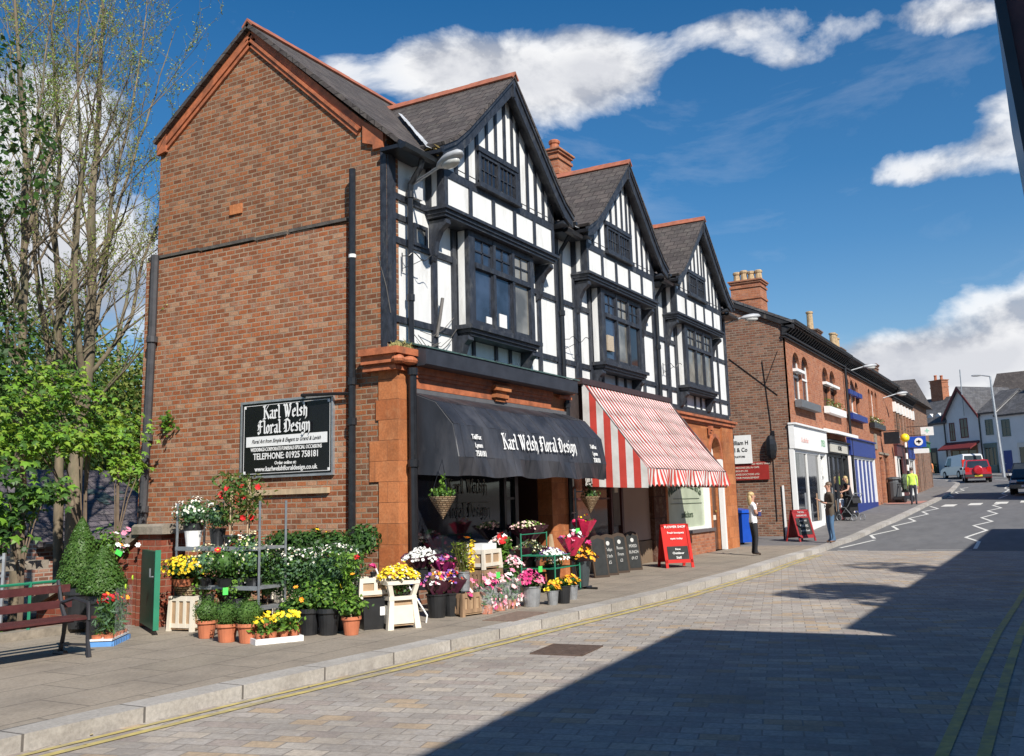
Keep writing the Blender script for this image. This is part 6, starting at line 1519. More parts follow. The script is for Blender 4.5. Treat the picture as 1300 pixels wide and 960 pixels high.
def standard(label, px, py, pr, ph, stem, br, potmat=POT, leaf=(L_DARK, L_MID), size=.05, n_=350, lean=0, loc=None, fl=None, stretch=.9, nfl=8):
    p = loc or gp(px, py); t = thing('standard_plant', label, 'potted plant', (p[0], p[1], p[2] if loc else 0), RND.random()*3, G1)
    if pr: pot_(t, pr, ph, potmat)
    MB().tube([(0, 0, ph*.8), (lean*.4, 0, ph+stem*.5), (lean, 0, ph+stem)], .011, 5).build('stem', TWIG if stem < .5 else BARK, t)
    mb = MB(); c = (lean, 0, ph+stem+br*.5); core(mb, c, (br*.8, br*.8, br*.7)); ballfol(mb, c, (br, br, br*stretch), n_, size, len(leaf)); mb.build('foliage', list(leaf), t)
    if fl:
        mb = MB()
        for _ in range(nfl):
            v = Vector((RND.gauss(0, 1), RND.gauss(0, 1), RND.gauss(.3, .8))).normalized(); mb.flower((c[0]+v.x*br, c[1]+v.y*br, c[2]+v.z*br*stretch), .07, 0, nrm=tuple(v), cm=1)
        mb.build('flowers', [fl, P_YEL], t)
    return t
# row of terracotta pots
for lb, px, py, pr, ph, br in (('box ball in a terracotta pot, leftmost of the front row', 262, 813, .115, .2, .165), ('box ball in a terracotta pot, second from the left with green tag', 288, 818, .12, .2, .155), ('widest box ball in a terracotta pot beside the yellow flower tray', 315, 819, .125, .21, .18)):
    t = box_ball(lb, px, py-3, pr, ph, br)
    if px == 288: MB().box(-.03, .03, -.004, .004, 0, .08).xf(Matrix.Translation((-.02, -.14, .5))).build('price_tag', GTAG, t)
# small topiary standards behind them
for lb, px, z0, br in (('small round topiary standard behind the leftmost box ball', 288, .34, .105), ('small round topiary standard behind the second box ball', 313, .36, .1), ('small round topiary standard behind the widest box ball', 339, .34, .1)):
    p = at(px, 800, 'x', -2.9); p = gp(px, 800)
    t = thing('topiary_standard', lb, 'potted plant', (p.x, p.y, 0), 0, G1); pot_(t, .085, .16, POT if px != 313 else PLASTIC_K); MB().tube([(0, 0, .12), (0, 0, z0+.1)], .008, 5).build('stem', TWIG, t)
    mb = MB(); c = (0, 0, z0+br+.06); core(mb, c, br); ballfol(mb, c, br, 900, .018, 2); mb.build('foliage', [L_BOX, L_DARK], t)
# tray of yellow celosia
def tray(label, px, py, n1, n2, sp_, mats, leafs, fsize, h, tcol, nfl=4, hh=.05, upright=False, rz=0, potm=None, name='plant_tray'):
    p = gp(px, py); t = thing(name, label, 'plant tray', (p.x, p.y, 0), rz, G1); w = n1*sp_/2; d = n2*sp_/2
    mb = MB(); mb.box(-w, w, -d, d, .0, .012); 
    for a, b, c, e in ((-w-.01, w+.01, -d-.01, -d+.01), (-w-.01, w+.01, d-.01, d+.01), (-w-.01, -w+.01, -d, d), (w-.01, w+.01, -d, d)): mb.box(a, b, c, e, 0, hh)
    for k in range(n1*2): mb.box(-w+w*k/n1-.008, -w+w*k/n1+.008, -d-.014, -d-.0, .0, hh)
    mb.build('tray', tcol, t); L = MB(); FL = MB(); 
    for i in range(n1):
        for j in range(n2):
            cx_, cy_ = -w+sp_*(i+.5), -d+sp_*(j+.5)
            MB().lathe([(sp_*.3, 0), (sp_*.42, .09), (sp_*.45, .1), (sp_*.3, .1)], (cx_, cy_, .014), 10).build('pot', potm or POT, t)
            for _ in range(46): 
                if upright: L.leaf((cx_+RND.gauss(0, .03), cy_+RND.gauss(0, .03), RND.uniform(.12, h)), .11, RND.randrange(len(leafs)), nrm=(RND.gauss(0, 1), -1, 0), w=.22)
                else: L.leaf((cx_+RND.gauss(0, .05), cy_+RND.gauss(0, .05), RND.uniform(.1, h)), .07, RND.randrange(len(leafs)))
            for _ in range(nfl):
                m = RND.randrange(len(mats)) if not upright else min(len(mats)-1, (i*len(mats))//n1); FL.flower((cx_+RND.gauss(0, .04), cy_+RND.gauss(0, .04), h+RND.uniform(-.03, .04)), fsize, m)
    L.build('foliage', leafs, t); FL.build('flowers', mats, t); return t
tray('white tray of yellow flowering bedding plants in front of the shrubs', 350, 815, 4, 2, .13, [P_YEL], [L_MID, L_BRT], .065, .27, WHITE, 6, .06, rz=-.5)
t = tray('blue and white tray of wrapped red and orange tulips beside the bench', 139, 816, 5, 2, .13, [P_RED, P_RED, P_MAG, P_ORG, L_MID], [L_MID, L_GREY], .07, .5, plain('tray_blue', (.12, .3, .62), .4), 3, .05, True, rz=.62)
MB().box(-.33, .33, -.12, .12, .06, .08).build('tray_lip', WHITE, t)
mb = MB(); 
for i in range(5): mb.face([(-.34+i*.136, -.15, .08), (-.34+(i+1)*.136, -.15-.01*(i % 2), .08), (-.34+(i+1)*.136, -.14+.012*(i % 2), .62), (-.34+i*.136, -.14, .62)])
mb.build('wrap', CELLO, t)
for k, (x, z) in enumerate(((-.05, .62), (.22, .7))): MB().lathe([(.028, -.004), (.03, 0), (.028, .004)], (0, 0, 0), 12).xf(Matrix.Translation((x, -.17, z)) @ Matrix.Rotation(PI/2, 4, 'X')).build('price_tag', LTAG, t)
# tall topiary by the wall
def cone_bush(label, px, py, base_r, h, z0, potr, poth, potm, n_=4200, tagc=None, loc=None):
    p = loc or gp(px, py); t = thing('topiary_cone', label, 'potted plant', (p[0], p[1], 0), 0, G1)
    if potr: 
        o = pot_(t, potr, poth, potm); o.location = (0, 0, z0-poth)
    mb = MB(); mb.lathe([(base_r*.4, z0), (base_r*.75, z0+h*.15), (base_r*.6, z0+h*.5), (base_r*.3, z0+h*.8), (.01, z0+h*.95)], (0, 0, 0), 10)
    for _ in range(n_):
        u = RND.random()**1.35; a = RND.uniform(0, 2*PI); rr = base_r*(min(1, (u+.02)/.12)**.5)*(1-u*u)**.8*(1-.25*u)*RND.uniform(.78, 1.05)
        mb.leaf((rr*math.cos(a), rr*math.sin(a), z0+h*u), .035, RND.randrange(2), nrm=(math.cos(a), math.sin(a), .4))
    mb.build('foliage', [L_BOX, L_MID], t)
    if tagc: MB().box(-.045, .045, -.004, .004, 0, .06).xf(Matrix.Translation((.02, -base_r*.75, z0+h*.82)) @ Matrix.Rotation(.5, 4, 'Y')).build('price_tag', tagc, t)
    return t
cone_bush('tall pyramid of clipped box in a black pot behind the bench end', 98, 803, .28, .86, .55, .17, .5, PLASTIC_K)
cone_bush('broad clipped box cone in front of the tall pyramid with green tag', 127, 811, .3, .56, .5, .17, .5, PLASTIC_K, 4200, GTAG)
p = gp(140, 800); t = thing('flowering_shrub', 'small shrub with orange and white flowers behind the broad box cone', 'potted plant', (p.x, p.y+.1, 0), 0, G1); pot_(t, .15, .5, PLASTIC_K); MB().tube([(0, 0, .4), (0, 0, .8)], .012).build('stem', TWIG, t)
mb = MB(); ballfol(mb, (0, 0, 1.02), (.26, .26, .3), 500, .06, 2, shell=.2); mb.build('foliage', [L_MID, L_BRT], t); mb = MB()
for _ in range(14): mb.flower((RND.gauss(0, .15), RND.uniform(-.28, 0), RND.uniform(.95, 1.3)), .08, RND.randrange(3))
mb.build('flowers', [P_ORG, P_WHITE, P_PINK], t)
# metal shelving
SX = -2.72
sl = at(225, 695, 'x', SX); sh_z = sl.z
t = thing('metal_shelving', 'grey metal shelving unit with two shelves against the brick wall', 'shelving', (SX, 0, 0)); ya, yb = at(224, 700, 'x', SX).y, at(329, 700, 'x', SX).y
for x, y, h in ((-.0, ya, 1.55), (.45, ya, 1.5), (0, yb, 1.55), (.45, yb, 1.55)): 
    m = MB(); m.box(x-.02, x+.02, y-.004, y+.0, 0, h); m.box(x-.02, x-.016, y-.035, y, 0, h); m.build('post', GALV, t)
for z, yy in ((sh_z, yb), (at(232, 743, 'x', SX).z, yb), (.3, yb)): MB().box(-.02, .47, yb, ya, z-.03, z).box(-.024, -.02, yb, ya, z-.04, z+.01).build('shelf', GALV, t)
S0 = SX+.2
def on_shelf(px, z, dx=.0): y = at(px, 690, 'x', S0+dx).y; return (S0+dx, y, z+.002)
def daisybush(label, loc, pr, ph, potm, r, n_, fm=P_WHITE, nf=60, leafs=(L_GREY, L_MID), fs=.05, rimm=None, name='daisy_plant', size=.05):
    t = thing(name, label, 'potted plant', loc, 0, G1)
    if pr: pot_(t, pr, ph, potm, rim=False)
    if rimm: MB().lathe([(pr*.9, ph), (pr*1.1, ph+.01), (pr*1.1, ph+.09), (pr*.9, ph+.1)], (0, 0, 0), 16).build('inner_pot', rimm, t)
    c = (0, 0, ph+r[2]*.8+(.06 if rimm else 0)); mb = MB(); core(mb, c, (r[0]*.8, r[1]*.8, r[2]*.8)); ballfol(mb, c, r, n_, size, len(leafs), shell=.3); mb.build('foliage', list(leafs), t); mb = MB()
    for _ in range(nf):
        v = Vector((RND.gauss(-.35, .8), RND.gauss(-.35, .8), RND.gauss(.7, .6))).normalized(); mb.flower((c[0]+v.x*r[0]*1.03, c[1]+v.y*r[1]*1.03, c[2]+v.z*r[2]*1.03), fs, 0, nrm=tuple(v), cm=1)
    mb.build('flowers', [fm, P_YEL], t); return t
daisybush('white daisy bush in a white bucket on the top shelf', on_shelf(245, sh_z), .115, .2, WHITE, (.27, .27, .2), 750, rimm=PLASTIC_K, nf=55, fs=.035)
daisybush('leafy daisy bush with few flowers in a black pot on the top shelf', on_shelf(276, sh_z, .05), .105, .22, PLASTIC_K, (.2, .22, .2), 600, nf=24, fs=.035)
for px, lb, hh in ((293, 'red flowered climber on canes in a black pot on the top shelf', .86), (315, 'slimmer red flowered climber on a cane at the right of the top shelf', .84)):
    t = thing('cane_climber', lb, 'potted plant', on_shelf(px, sh_z, -.05 if px < 300 else .1), 0, G1); pot_(t, .09, .14, PLASTIC_K)
    m = MB(); m.tube([(-.04, -.02, .1), (-.01, 0, hh)], .009, 5); m.tube([(.04, .02, .1), (.01, 0, hh)], .009, 5); m.build('canes', WOODP, t); m = MB()
    for _ in range(330): z = RND.uniform(.3, hh+.05); w = .04+.13*math.sin((z-.2)/(hh-.1)*2.6); m.leaf((RND.gauss(0, w*.6), RND.gauss(0, w*.7), z), .085, RND.randrange(2), w=.4)
    m.build('foliage', [L_MID, L_OLIVE], t); m = MB()
    for _ in range(5): m.flower((RND.uniform(-.15, .05), RND.gauss(0, .14), RND.uniform(.55, hh-.1) if RND.random() > .3 else .35), .085, 0, nrm=(-1, -.5, .3))
    m.build('flowers', [P_RED], t)
# middle shelf and crates below
zs2 = at(232, 743, 'x', SX).z
daisybush('mound of yellow daisies on the middle shelf at the left', (SX-.12, at(232, 735, 'x', SX-.12).y, zs2+.002), .14, .09, POT, (.28, .3, .15), 600, P_YEL, 120, (L_MID, L_DARK), .045, name='yellow_daisies')
daisybush('cream green trailing plant on the middle shelf beside the yellow daisies', (SX+.02, at(262, 735, 'x', SX).y, zs2+.002), .11, .1, PLASTIC_K, (.24, .26, .22), 520, P_CREAM, 40, (L_GREY, L_BRT), .03, name='trailing_plant')
daisybush('red flowered leafy plant on the middle shelf near its right end', (SX-.05, at(290, 740, 'x', SX).y, zs2+.002), .11, .1, PLASTIC_K, (.24, .26, .22), 520, P_RED, 3, (L_MID, L_DARK), .09, name='leafy_plant')
for px, lb, fm in ((305, 'bushy green plant with tiny white flowers at the right end of the middle shelf', P_WHITE), (322, 'bright green foliage plant by the right hand shelf post', P_CREAM)):
    daisybush(lb, (SX+.1, at(px, 735, 'x', SX+.1).y, zs2+.002), .11, .1, PLASTIC_K, (.25, .22, .3), 700, fm, 40, (L_GREY, L_MID, L_BRT), .03, name='leafy_plant')
for px, lb in ((250, 'low green bedding plant on the pavement under the shelving, left of two'), (300, 'low green bedding plant on the pavement under the shelving, right of two')):
    daisybush(lb, (SX+.1, at(px, 780, 'x', SX+.1).y, .3), .11, .1, PLASTIC_K, (.24, .22, .16), 420, P_WHITE, 8, (L_MID, L_BRT), .03, name='leafy_plant')
def slat_crate(name, label, loc, w, d, h, mat, rz=0, cat='crate', n_=3):
    t = thing(name, label, cat, loc, rz, 'crates and boxes on the flower stall')
    for sx in (-1, 1):
        for sy in (-1, 1):
            m = MB(); m.hexa([(sx*w/2-.025+sx*.012, sy*d/2-.025+sy*.012, 0), (sx*w/2+.025+sx*.012, sy*d/2-.025+sy*.012, 0), (sx*w/2+.025+sx*.012, sy*d/2+.025+sy*.012, 0), (sx*w/2-.025+sx*.012, sy*d/2+.025+sy*.012, 0)],
                             [(sx*w/2-.02, sy*d/2-.02, h), (sx*w/2+.02, sy*d/2-.02, h), (sx*w/2+.02, sy*d/2+.02, h), (sx*w/2-.02, sy*d/2+.02, h)]); m.build('post', mat, t)
    m = MB()
    for z0, z1 in ((.04, .09), (h-.06, h)):
        m.box(-w/2, w/2, -d/2-.012, -d/2+.006, z0, z1); m.box(-w/2, w/2, d/2-.006, d/2+.012, z0, z1); m.box(-w/2-.012, -w/2+.006, -d/2, d/2, z0, z1); m.box(w/2-.006, w/2+.012, -d/2, d/2, z0, z1)
    m.build('rails', mat, t); m = MB()
    m.box(-w/2+.01, w/2-.01, -d/2+.004, -d/2+.014, .05, h-.02); m.box(-w/2+.01, w/2-.01, d/2-.014, d/2-.004, .05, h-.02); m.box(-w/2+.004, -w/2+.014, -d/2+.01, d/2-.01, .05, h-.02); m.box(w/2-.014, w/2-.004, -d/2+.01, d/2-.01, .05, h-.02); m.box(-w/2, w/2, -d/2, d/2, .02, .04)
    m.build('side_panels', plain('crate_inner_panel', (.4, .27, .16), .7, var=.2) if 'crate_inner_panel' not in MATS else MATS['crate_inner_panel'], t)  # plain tan boards just inside the slats
    m = MB()
    for k in range(1, n_): q = lerp(-w/2, w/2, k/n_); m.box(q-.022, q+.022, -d/2-.014, -d/2+.0, .04, h); q = lerp(-d/2, d/2, k/n_); m.box(-w/2-.014, -w/2, q-.022, q+.022, .04, h)
    m.build('slats', mat, t); return t
p = gp(238, 800); slat_crate('white_crate', 'tall white slatted crate at the left below the wicker basket', (p.x+.05, p.y, 0), .34, .34, .42, CREAM, .1)
def basket(label, loc, r, h, rz=0):
    t = thing('wicker_basket', label, 'basket', loc, rz, G1); MB().lathe([(r*.8, 0), (r, h), (r*1.07, h+.01), (r*.95, h+.015)], (0, 0, 0), 16).build('weave', WICKER, t)
    m = MB(); ballfol(m, (0, 0, h+.08), (r*1.1, r*1.1, .17), 420, .07, 2, shell=.1); m.build('foliage', [L_MID, L_BRT], t); m = MB()
    for _ in range(7): m.flower((RND.gauss(0, r*.5)-.1, RND.gauss(0, r*.5), h+RND.uniform(.08, .22)), .065, 0, cm=1)
    m.build('flowers', [P_YEL, SOIL], t); return t
basket('round wicker basket of pansies on the tall white crate', (p.x+.05, p.y, .425), .22, .1); q = gp(285, 797); basket('longer wicker basket half hidden behind the box balls', (q.x+.25, q.y+.1, .3), .22, .11)
slat_crate('white_crate', 'white crate hidden low behind the left topiary standards', (q.x+.25, q.y+.1, 0), .36, .36, .29, CREAM)
# the long bank of marguerites and camellias: stepped behind the front pots
def bank(px, py, z, x=-1.85): p = at(px, py, 'x', x); return (p.x, p.y)
BANK = [(300, 730, 'rounded marguerite at the left end of the daisy bank', .92), (334, 722, 'marguerite second from the left in the daisy bank', 1.0), (368, 726, 'marguerite in the middle of the daisy bank behind the tray', .98), (400, 726, 'marguerite right of the middle of the daisy bank', .98), (428, 722, 'marguerite at the right end of the daisy bank', 1.02)]
for i, (px, py, lb, zt) in enumerate(BANK):
    x, y = bank(px, py, zt, -1.95 if i % 2 else -2.1); z = at(px, py, 'x', x).z; hh = z-.3
    t = thing('marguerite_bush', lb, 'potted plant', (x, y, 0), 0, G1); pot_(t, .14, .3, PLASTIC_K); MB().tube([(0, 0, .25), (0, 0, z)], .014).build('stem', TWIG, t)
    m = MB(); core(m, (0, 0, z), (.26, .26, .25)); ballfol(m, (0, 0, z), (.36, .36, .34), 2000, .05, 3, shell=.45); m.build('foliage', [L_GREY, L_MID, L_DARK], t); m = MB()
    for _ in range(62):
        v = Vector((RND.gauss(-.3, .6), RND.gauss(-.1, .7), RND.gauss(1.2, .3))).normalized(); m.flower((v.x*.33, v.y*.33, z+v.z*.3), .034, 0, nrm=tuple(v), cm=1)
    m.build('flowers', [P_WHITE, P_YEL], t)
# second, lower row of leafy standards in front of the bank
for px, py, lb, fl, pm in ((392, 762, 'leafy standard with yellow bud in the left black bucket', P_ORG, PLASTIC_K), (417, 758, 'leafy standard in the right black bucket beside the tall climber', P_YEL, PLASTIC_K), (366, 765, 'leafy standard in a small terracotta pot behind the yellow tray', P_ORG, POT)):
    b_ = gp(px+(0 if px > 370 else 6), 806); z = at(px, py-8, 'x', b_.x).z; bk = px > 370
    standard(lb, 0, 0, .135 if bk else .11, .3 if bk else .16, z-.45, .2, pm, (L_MID, L_DARK, L_BRT), .06, 420, 0, (b_.x, b_.y, 0), fl, 1.0, 3)
# back row of glossy camellia heads against the wall
for px, py, r, lb, fl in ((358, 690, .26, 'glossy shrub head with a red bloom at the left of the back row', P_RED), (380, 688, .2, 'glossy shrub head with orange bloom second in the back row', P_ORG), (399, 688, .24, 'glossy shrub head with yellow blooms third in the back row', P_YEL), (427, 690, .24, 'dense glossy shrub head fourth in the back row', P_CREAM)):
    q = at(px, py, 'x', -.85); standard(lb, 0, 0, .13, .3, q.z-.3-r*.5, r, PLASTIC_K, (L_DARK, L_MID, L_DARK), .075, 520, 0, (q.x, q.y, 0), fl, .75, 4)
q = at(461, 686, 'x', -.9); standard('round headed bay standard with a long bare stem by the corner pier', 0, 0, .14, .3, q.z-.3-.12, .24, PLASTIC_K, (L_DARK, L_MID), .075, 520, 0, (q.x, q.y, 0), None, .95)
# tall climber in a terracotta pot
b_ = gp(446, 806); t = thing('trellis_climber', 'tall narrow climber with a red bloom in a terracotta pot', 'potted plant', (b_.x, b_.y, 0), 0, G1); t.scale = (.95, .95, .86); pot_(t, .115, .24, POT)
m = MB(); m.tube([(0, 0, .2), (-.05, .02, 1.0)], .01, 5); m.build('cane', WOODP, t); m = MB(); ballfol(m, (0, 0, .38), (.22, .2, .15), 260, .07, 2, shell=.2)
for _ in range(650): z = RND.uniform(.35, 1.08); w = .1+.06*math.sin(z*7); m.leaf((RND.gauss(-.05, w*.7), RND.gauss(0, w*.7), z), .065, RND.randrange(2))
m.build('foliage', [L_BRT, L_MID], t); m = MB(); m.flower((-.05, -.12, 1.02), .08, 0); m.flower((-.1, -.1, .8), .07, 1); m.build('flowers', [P_RED, P_ORG], t)
# cream crates and black box by the corner
q = gp(405, 785); slat_crate('cream_crate', 'cream slatted crate standing behind the two black buckets', (q.x+.35, q.y+.1, .0), .62, .4, .62, CREAM, -.5, n_=6)
q = gp(360, 785); slat_crate('cream_crate', 'cream slatted crate half hidden behind the small terracotta standard', (q.x+.35, q.y+.1, .0), .5, .4, .62, CREAM, -.5, n_=5)
b_ = gp(473, 799); t = thing('black_box', 'black plastic box with a white label carrying the cream crate', 'box', (b_.x+.1, b_.y+.05, 0), -.6, 'crates and boxes on the flower stall'); MB().hexa([(-.17, -.14, 0), (.17, -.14, 0), (.17, .14, 0), (-.17, .14, 0)], [(-.19, -.16, .36), (.19, -.16, .36), (.19, .16, .36), (-.19, .16, .36)]).build('body', PLASTIC_K, t)
MB().box(.02, .1, -.161, -.156, .16, .26).xf(Matrix.Rotation(0, 4, 'X')).build('paper_label', WHITE, t)
t = slat_crate('cream_crate', 'small cream crate stacked on the black plastic box', (b_.x+.08, b_.y+.07, .362), .36, .28, .24, CREAM, -.6, n_=2); 
t = thing('pink_primula', 'tiny bright pink flower on the cream crate by the pier', 'potted plant', (b_.x+.08, b_.y+.05, .604), 0, G1); pot_(t, .04, .06, PLASTIC_K); m = MB(); [m.flower((RND.gauss(0, .03), RND.gauss(0, .03), .1+RND.random()*.04), .06, 0) for _ in range(7)]; m.build('flowers', [P_MAG], t)
# yellow chrysanthemums in the cream stand
b_ = gp(506, 797); t = thing('flower_stand', 'cream moulded bucket stand overflowing with yellow chrysanthemums', 'flower stand', (b_.x, b_.y, 0), -.55, G1); t.scale = (.93, .93, .76)
for sx in (-1, 1):
    for sy in (-1, 1):
        m = MB(); m.hexa([(sx*.19-.04, sy*.17-.04, 0), (sx*.19+.04, sy*.17-.04, 0), (sx*.19+.04, sy*.17+.04, 0), (sx*.19-.04, sy*.17+.04, 0)], [(sx*.15-.03, sy*.13-.03, .5), (sx*.15+.03, sy*.13-.03, .5), (sx*.15+.03, sy*.13+.03, .5), (sx*.15-.03, sy*.13+.03, .5)]); m.hexa([(sx*.15-.03, sy*.13-.03, .5), (sx*.15+.03, sy*.13-.03, .5), (sx*.15+.03, sy*.13+.03, .5), (sx*.15-.03, sy*.13+.03, .5)], [(sx*.2-.03, sy*.17-.03, .72), (sx*.2+.03, sy*.17-.03, .72), (sx*.2+.03, sy*.17+.03, .72), (sx*.2-.03, sy*.17+.03, .72)]); m.build('leg', CREAM, t)
m = MB(); m.hexa([(-.17, -.15, .05), (.17, -.15, .05), (.17, .15, .05), (-.17, .15, .05)], [(-.14, -.12, .48), (.14, -.12, .48), (.14, .12, .48), (-.14, .12, .48)], 1); 
for sy in (-1, 1):
    m.box(-.18, .18, sy*.15-.02, sy*.15+.02, .44, .5); m.box(-.22, .22, sy*.17-.03, sy*.17+.03, .68, .74)
for sx in (-1, 1): m.box(sx*.17-.02, sx*.17+.02, -.16, .16, .44, .5); m.box(sx*.2-.03, sx*.2+.03, -.18, .18, .68, .74)
m.box(-.15, .15, -.168, -.15, .08, .36); m.box(-.188, -.17, -.12, .12, .08, .36)
m.build('panels', [CREAM, MATS['crate_inner_panel']], t)
m = MB(); ballfol(m, (0, 0, .66), (.2, .18, .18), 500, .05, 2, shell=.1); m.build('foliage', [L_MID, L_DARK], t); m = MB()
for _ in range(330): a = RND.uniform(0, 2*PI); rr = RND.random()**.5; m.flower((.3*rr*math.cos(a), .25*rr*math.sin(a), .95-.17*rr*rr+RND.gauss(0, .02)), .05, RND.randrange(5) == 0 and 1 or 0, nrm=(math.cos(a)*rr, math.sin(a)*rr-.3, .8))
m.build('flowers', [P_YEL, P_CREAM], t)
# ---- buckets and bouquets on the shop front
def bucket(t, r, h, mat, name='bucket', z=0):
    o = MB().lathe([(r*.74, 0), (r*.76, .01), (r*.97, h*.93), (r*1.05, h*.94), (r*1.06, h), (r*.97, h), (r*.9, h*.85)], (0, 0, z), 18).build(name, mat, t, smooth='auto'); MB().lathe([(r*.9, h*.8), (r*.9, h*.82)], (0, 0, z), 12).build('water_line', SOIL, o); return o
def bouquet(t, z, r, h, mats, n_, fs, leafs=(L_MID, L_DARK), sleeve=None, nl=160, tilt=(0, 0), dome=.45, zl=None):
    "flowers in a dome of radius r whose stems gather at z; sleeve = paper cone"
    m = MB(); cx, cy = tilt
    for _ in range(nl): u = RND.random(); a = RND.uniform(0, 2*PI); rr = r*(.35+.6*u)*RND.random()**.5; m.leaf((cx*u+rr*math.cos(a), cy*u+rr*math.sin(a), z+h*u), fs*1.3, RND.randrange(len(leafs)), w=.4)
    for k in range(10): a = 2*PI*k/10; m.tube([(0, 0, z-.05), (cx+r*.5*math.cos(a), cy+r*.5*math.sin(a), z+h*.9)], .005, 3, 0)
    m.build('foliage', list(leafs), t); m = MB()
    for _ in range(n_):
        a = RND.uniform(0, 2*PI); rr = RND.random()**.5; g_ = int((a/(2*PI))*len(mats)*1.999) % len(mats) if RND.random() < .6 else RND.randrange(len(mats))
        m.flower((cx+r*rr*math.cos(a), cy+r*rr*math.sin(a), z+h+dome*r*(1-rr*rr)-.06*rr+RND.gauss(0, .012)), fs*RND.uniform(.8, 1.2), g_, nrm=(math.cos(a)*rr, math.sin(a)*rr-.25, .8), k=RND.choice((5, 6, 7)))
    m.build('flowers', list(mats), t)
    if sleeve:
        m = MB(); n2 = 14; ring = []
        for k in range(n2):
            a = 2*PI*k/n2; w = 1.12 if k % 2 else .96; ring.append((a, w, RND.uniform(-.03, .03)))
        for k in range(n2):
            a, w, q = ring[k]; b, w2, q2 = ring[(k+1) % n2]
            m.face([(r*.25*math.cos(a), r*.25*math.sin(a), z-.02), (r*.25*math.cos(b), r*.25*math.sin(b), z-.02), (cx+r*w2*math.cos(b), cy+r*w2*math.sin(b), z+h*.93+q2), (cx+r*w*math.cos(a), cy+r*w*math.sin(a), z+h*.93+q)])
        m.build('sleeve', sleeve, t)
def bq(label, px, py, br, bh, bmat, r, h, mats, n_, fs, sleeve=None, leafs=(L_MID, L_DARK), z0=0, depth=None, cat='flower bucket', name='flower_bucket', **k):
    if depth is None: p = gp(px, py); loc = (p.x, p.y, z0)
    else: p = at(px, py, 'y', depth); loc = (p.x, depth, z0 if z0 else max(0, p.z))
    t = thing(name, label, cat, loc, 0, G1)
    if br: bucket(t, br, bh, bmat)
    bouquet(t, bh*.85 if br else 0, r, h, mats, n_, fs, leafs, sleeve, **k); return t
MIX = (P_MAG, P_PINK, P_WHITE, P_PURP, P_ORG)
bq('mixed bouquet in pink sleeve in a black bucket by the ladder stand', 555, 784, .14, .3, PLASTIC_K, .21, .24, (P_MAG, P_ORG, P_WHITE, P_PURP, P_PINK), 75, .055, SLEEVE, nl=200)
bq('mixed orange and purple bouquet in a black bucket next to the wooden crate', 574, 782, .14, .3, PLASTIC_K, .2, .25, (P_ORG, P_PURP, P_RED, P_WHITE, P_PURP), 75, .05, SLEEVE)
# tiered step behind: wooden plank stand carrying the back buckets
def plank_stand(label, xa, xb, y, d, h):
    t = thing('plank_stand', label, 'display stand', (xa, y, 0)); L = xb-xa
    MB().box(0, L, 0, d, h-.03, h).build('top', plain('dark_plank', (.06, .045, .035), .8) if 'dark_plank' not in MATS else MATS['dark_plank'], t)
    for a, b in ((.03, .03), (L-.06, .03), (.03, d-.06), (L-.06, d-.06)): MB().box(a, a+.04, b, b+.04, 0, h-.03).build('leg', MATS['dark_plank'], t)
plank_stand('low dark plank stand under the back row of buckets by the window', .55, 3.1, -.95, .5, .3)
bq('black bucket of massed white chrysanthemums in a purple sleeve', 536, 737, .13, .3, PLASTIC_K, .27, .22, (P_WHITE,), 260, .055, SLEEVE, z0=.3, depth=-.72, dome=.3)
bq('small pink and purple bouquet in a dark bucket below the white chrysanthemums', 565, 745, .13, .28, PLASTIC_K, .2, .2, (P_PINK, P_MAG, P_PURP), 45, .06, SLEEVE_M, z0=.25, depth=-.98)
# ladder stand
b_ = gp(541, 791); t = thing('folding_stand', 'white tubular folding stand leaning beside the yellow chrysanthemums', 'stand', (b_.x, b_.y, 0), -.4); t.scale = (.85, .85, .74)
for dx in (0, -.42): MB().tube([(dx, 0, .0), (dx+.02, .0, .12), (dx-.1, .32, .6), (dx-.16, .5, .98)], .013, 6).build('leg', WHITE, t)
m = MB()
for u, z in ((.2, .36), (.33, .62)): m.box(-.5, .0, u-.03, u+.1, z, z+.02)
m.build('tread', BLUEP, t)
# tall galvanised vase with gladioli on a slatted crate
b_ = gp(599, 781); slat_crate('wooden_crate', 'brown upturned wooden crate under the tall metal vase', (b_.x, b_.y+.08, 0), .42, .3, .295, WOOD, -.25, n_=4)
t = thing('metal_vase', 'tall galvanised vase of greenery and yellow gladioli', 'vase', (b_.x-.02, b_.y+.1, .3), 0, G1); t.scale = (.95, .95, .78); MB().lathe([(.07, 0), (.08, .02), (.085, .3), (.095, .32), (.085, .33)], (0, 0, 0), 16).build('vase', GALV, t, smooth='auto')
m = MB()
for k in range(16): a = RND.uniform(0, 6.28); dx = RND.uniform(-.2, .12); m.tube([(0, 0, .28), (dx*.6, .05*math.cos(a), .5), (dx, .1*math.cos(a), .8)], .006, 4)
for _ in range(330): u = RND.random(); m.leaf((RND.uniform(-.2, .05)*u-.03*u, RND.gauss(0, .06), .35+.48*u), .07, RND.randrange(2), w=.35)
m.build('foliage', [L_OLIVE, L_LIME], t); m = MB()
for k in range(3):
    for j in range(26): z = .32+j*.018; m.flower((.07+k*.045+RND.gauss(0, .02), -.06+RND.gauss(0, .03), z+.04*k), .055, 0)
m.flower((.02, -.03, .9), .09, 1); m.flower((.08, -.03, .9), .09, 1); m.build('flowers', [P_YEL, P_ORG], t)
# white box on brown crate
q = at(616, 750, 'y', -1.05); slat_crate('wooden_crate', 'dark brown wooden crate behind the pink lilies', (q.x, -1.0, 0), .5, .36, .5, WOOD, 0, n_=5)
t = slat_crate('white_box', 'cream plastic box on the dark brown crate with a white lining', (q.x, -1.0, .505), .46, .34, .28, CREAM, 0, n_=2, cat='box'); MB().box(-.2, .2, -.14, .14, .22, .36).build('lining', WHITE, t)
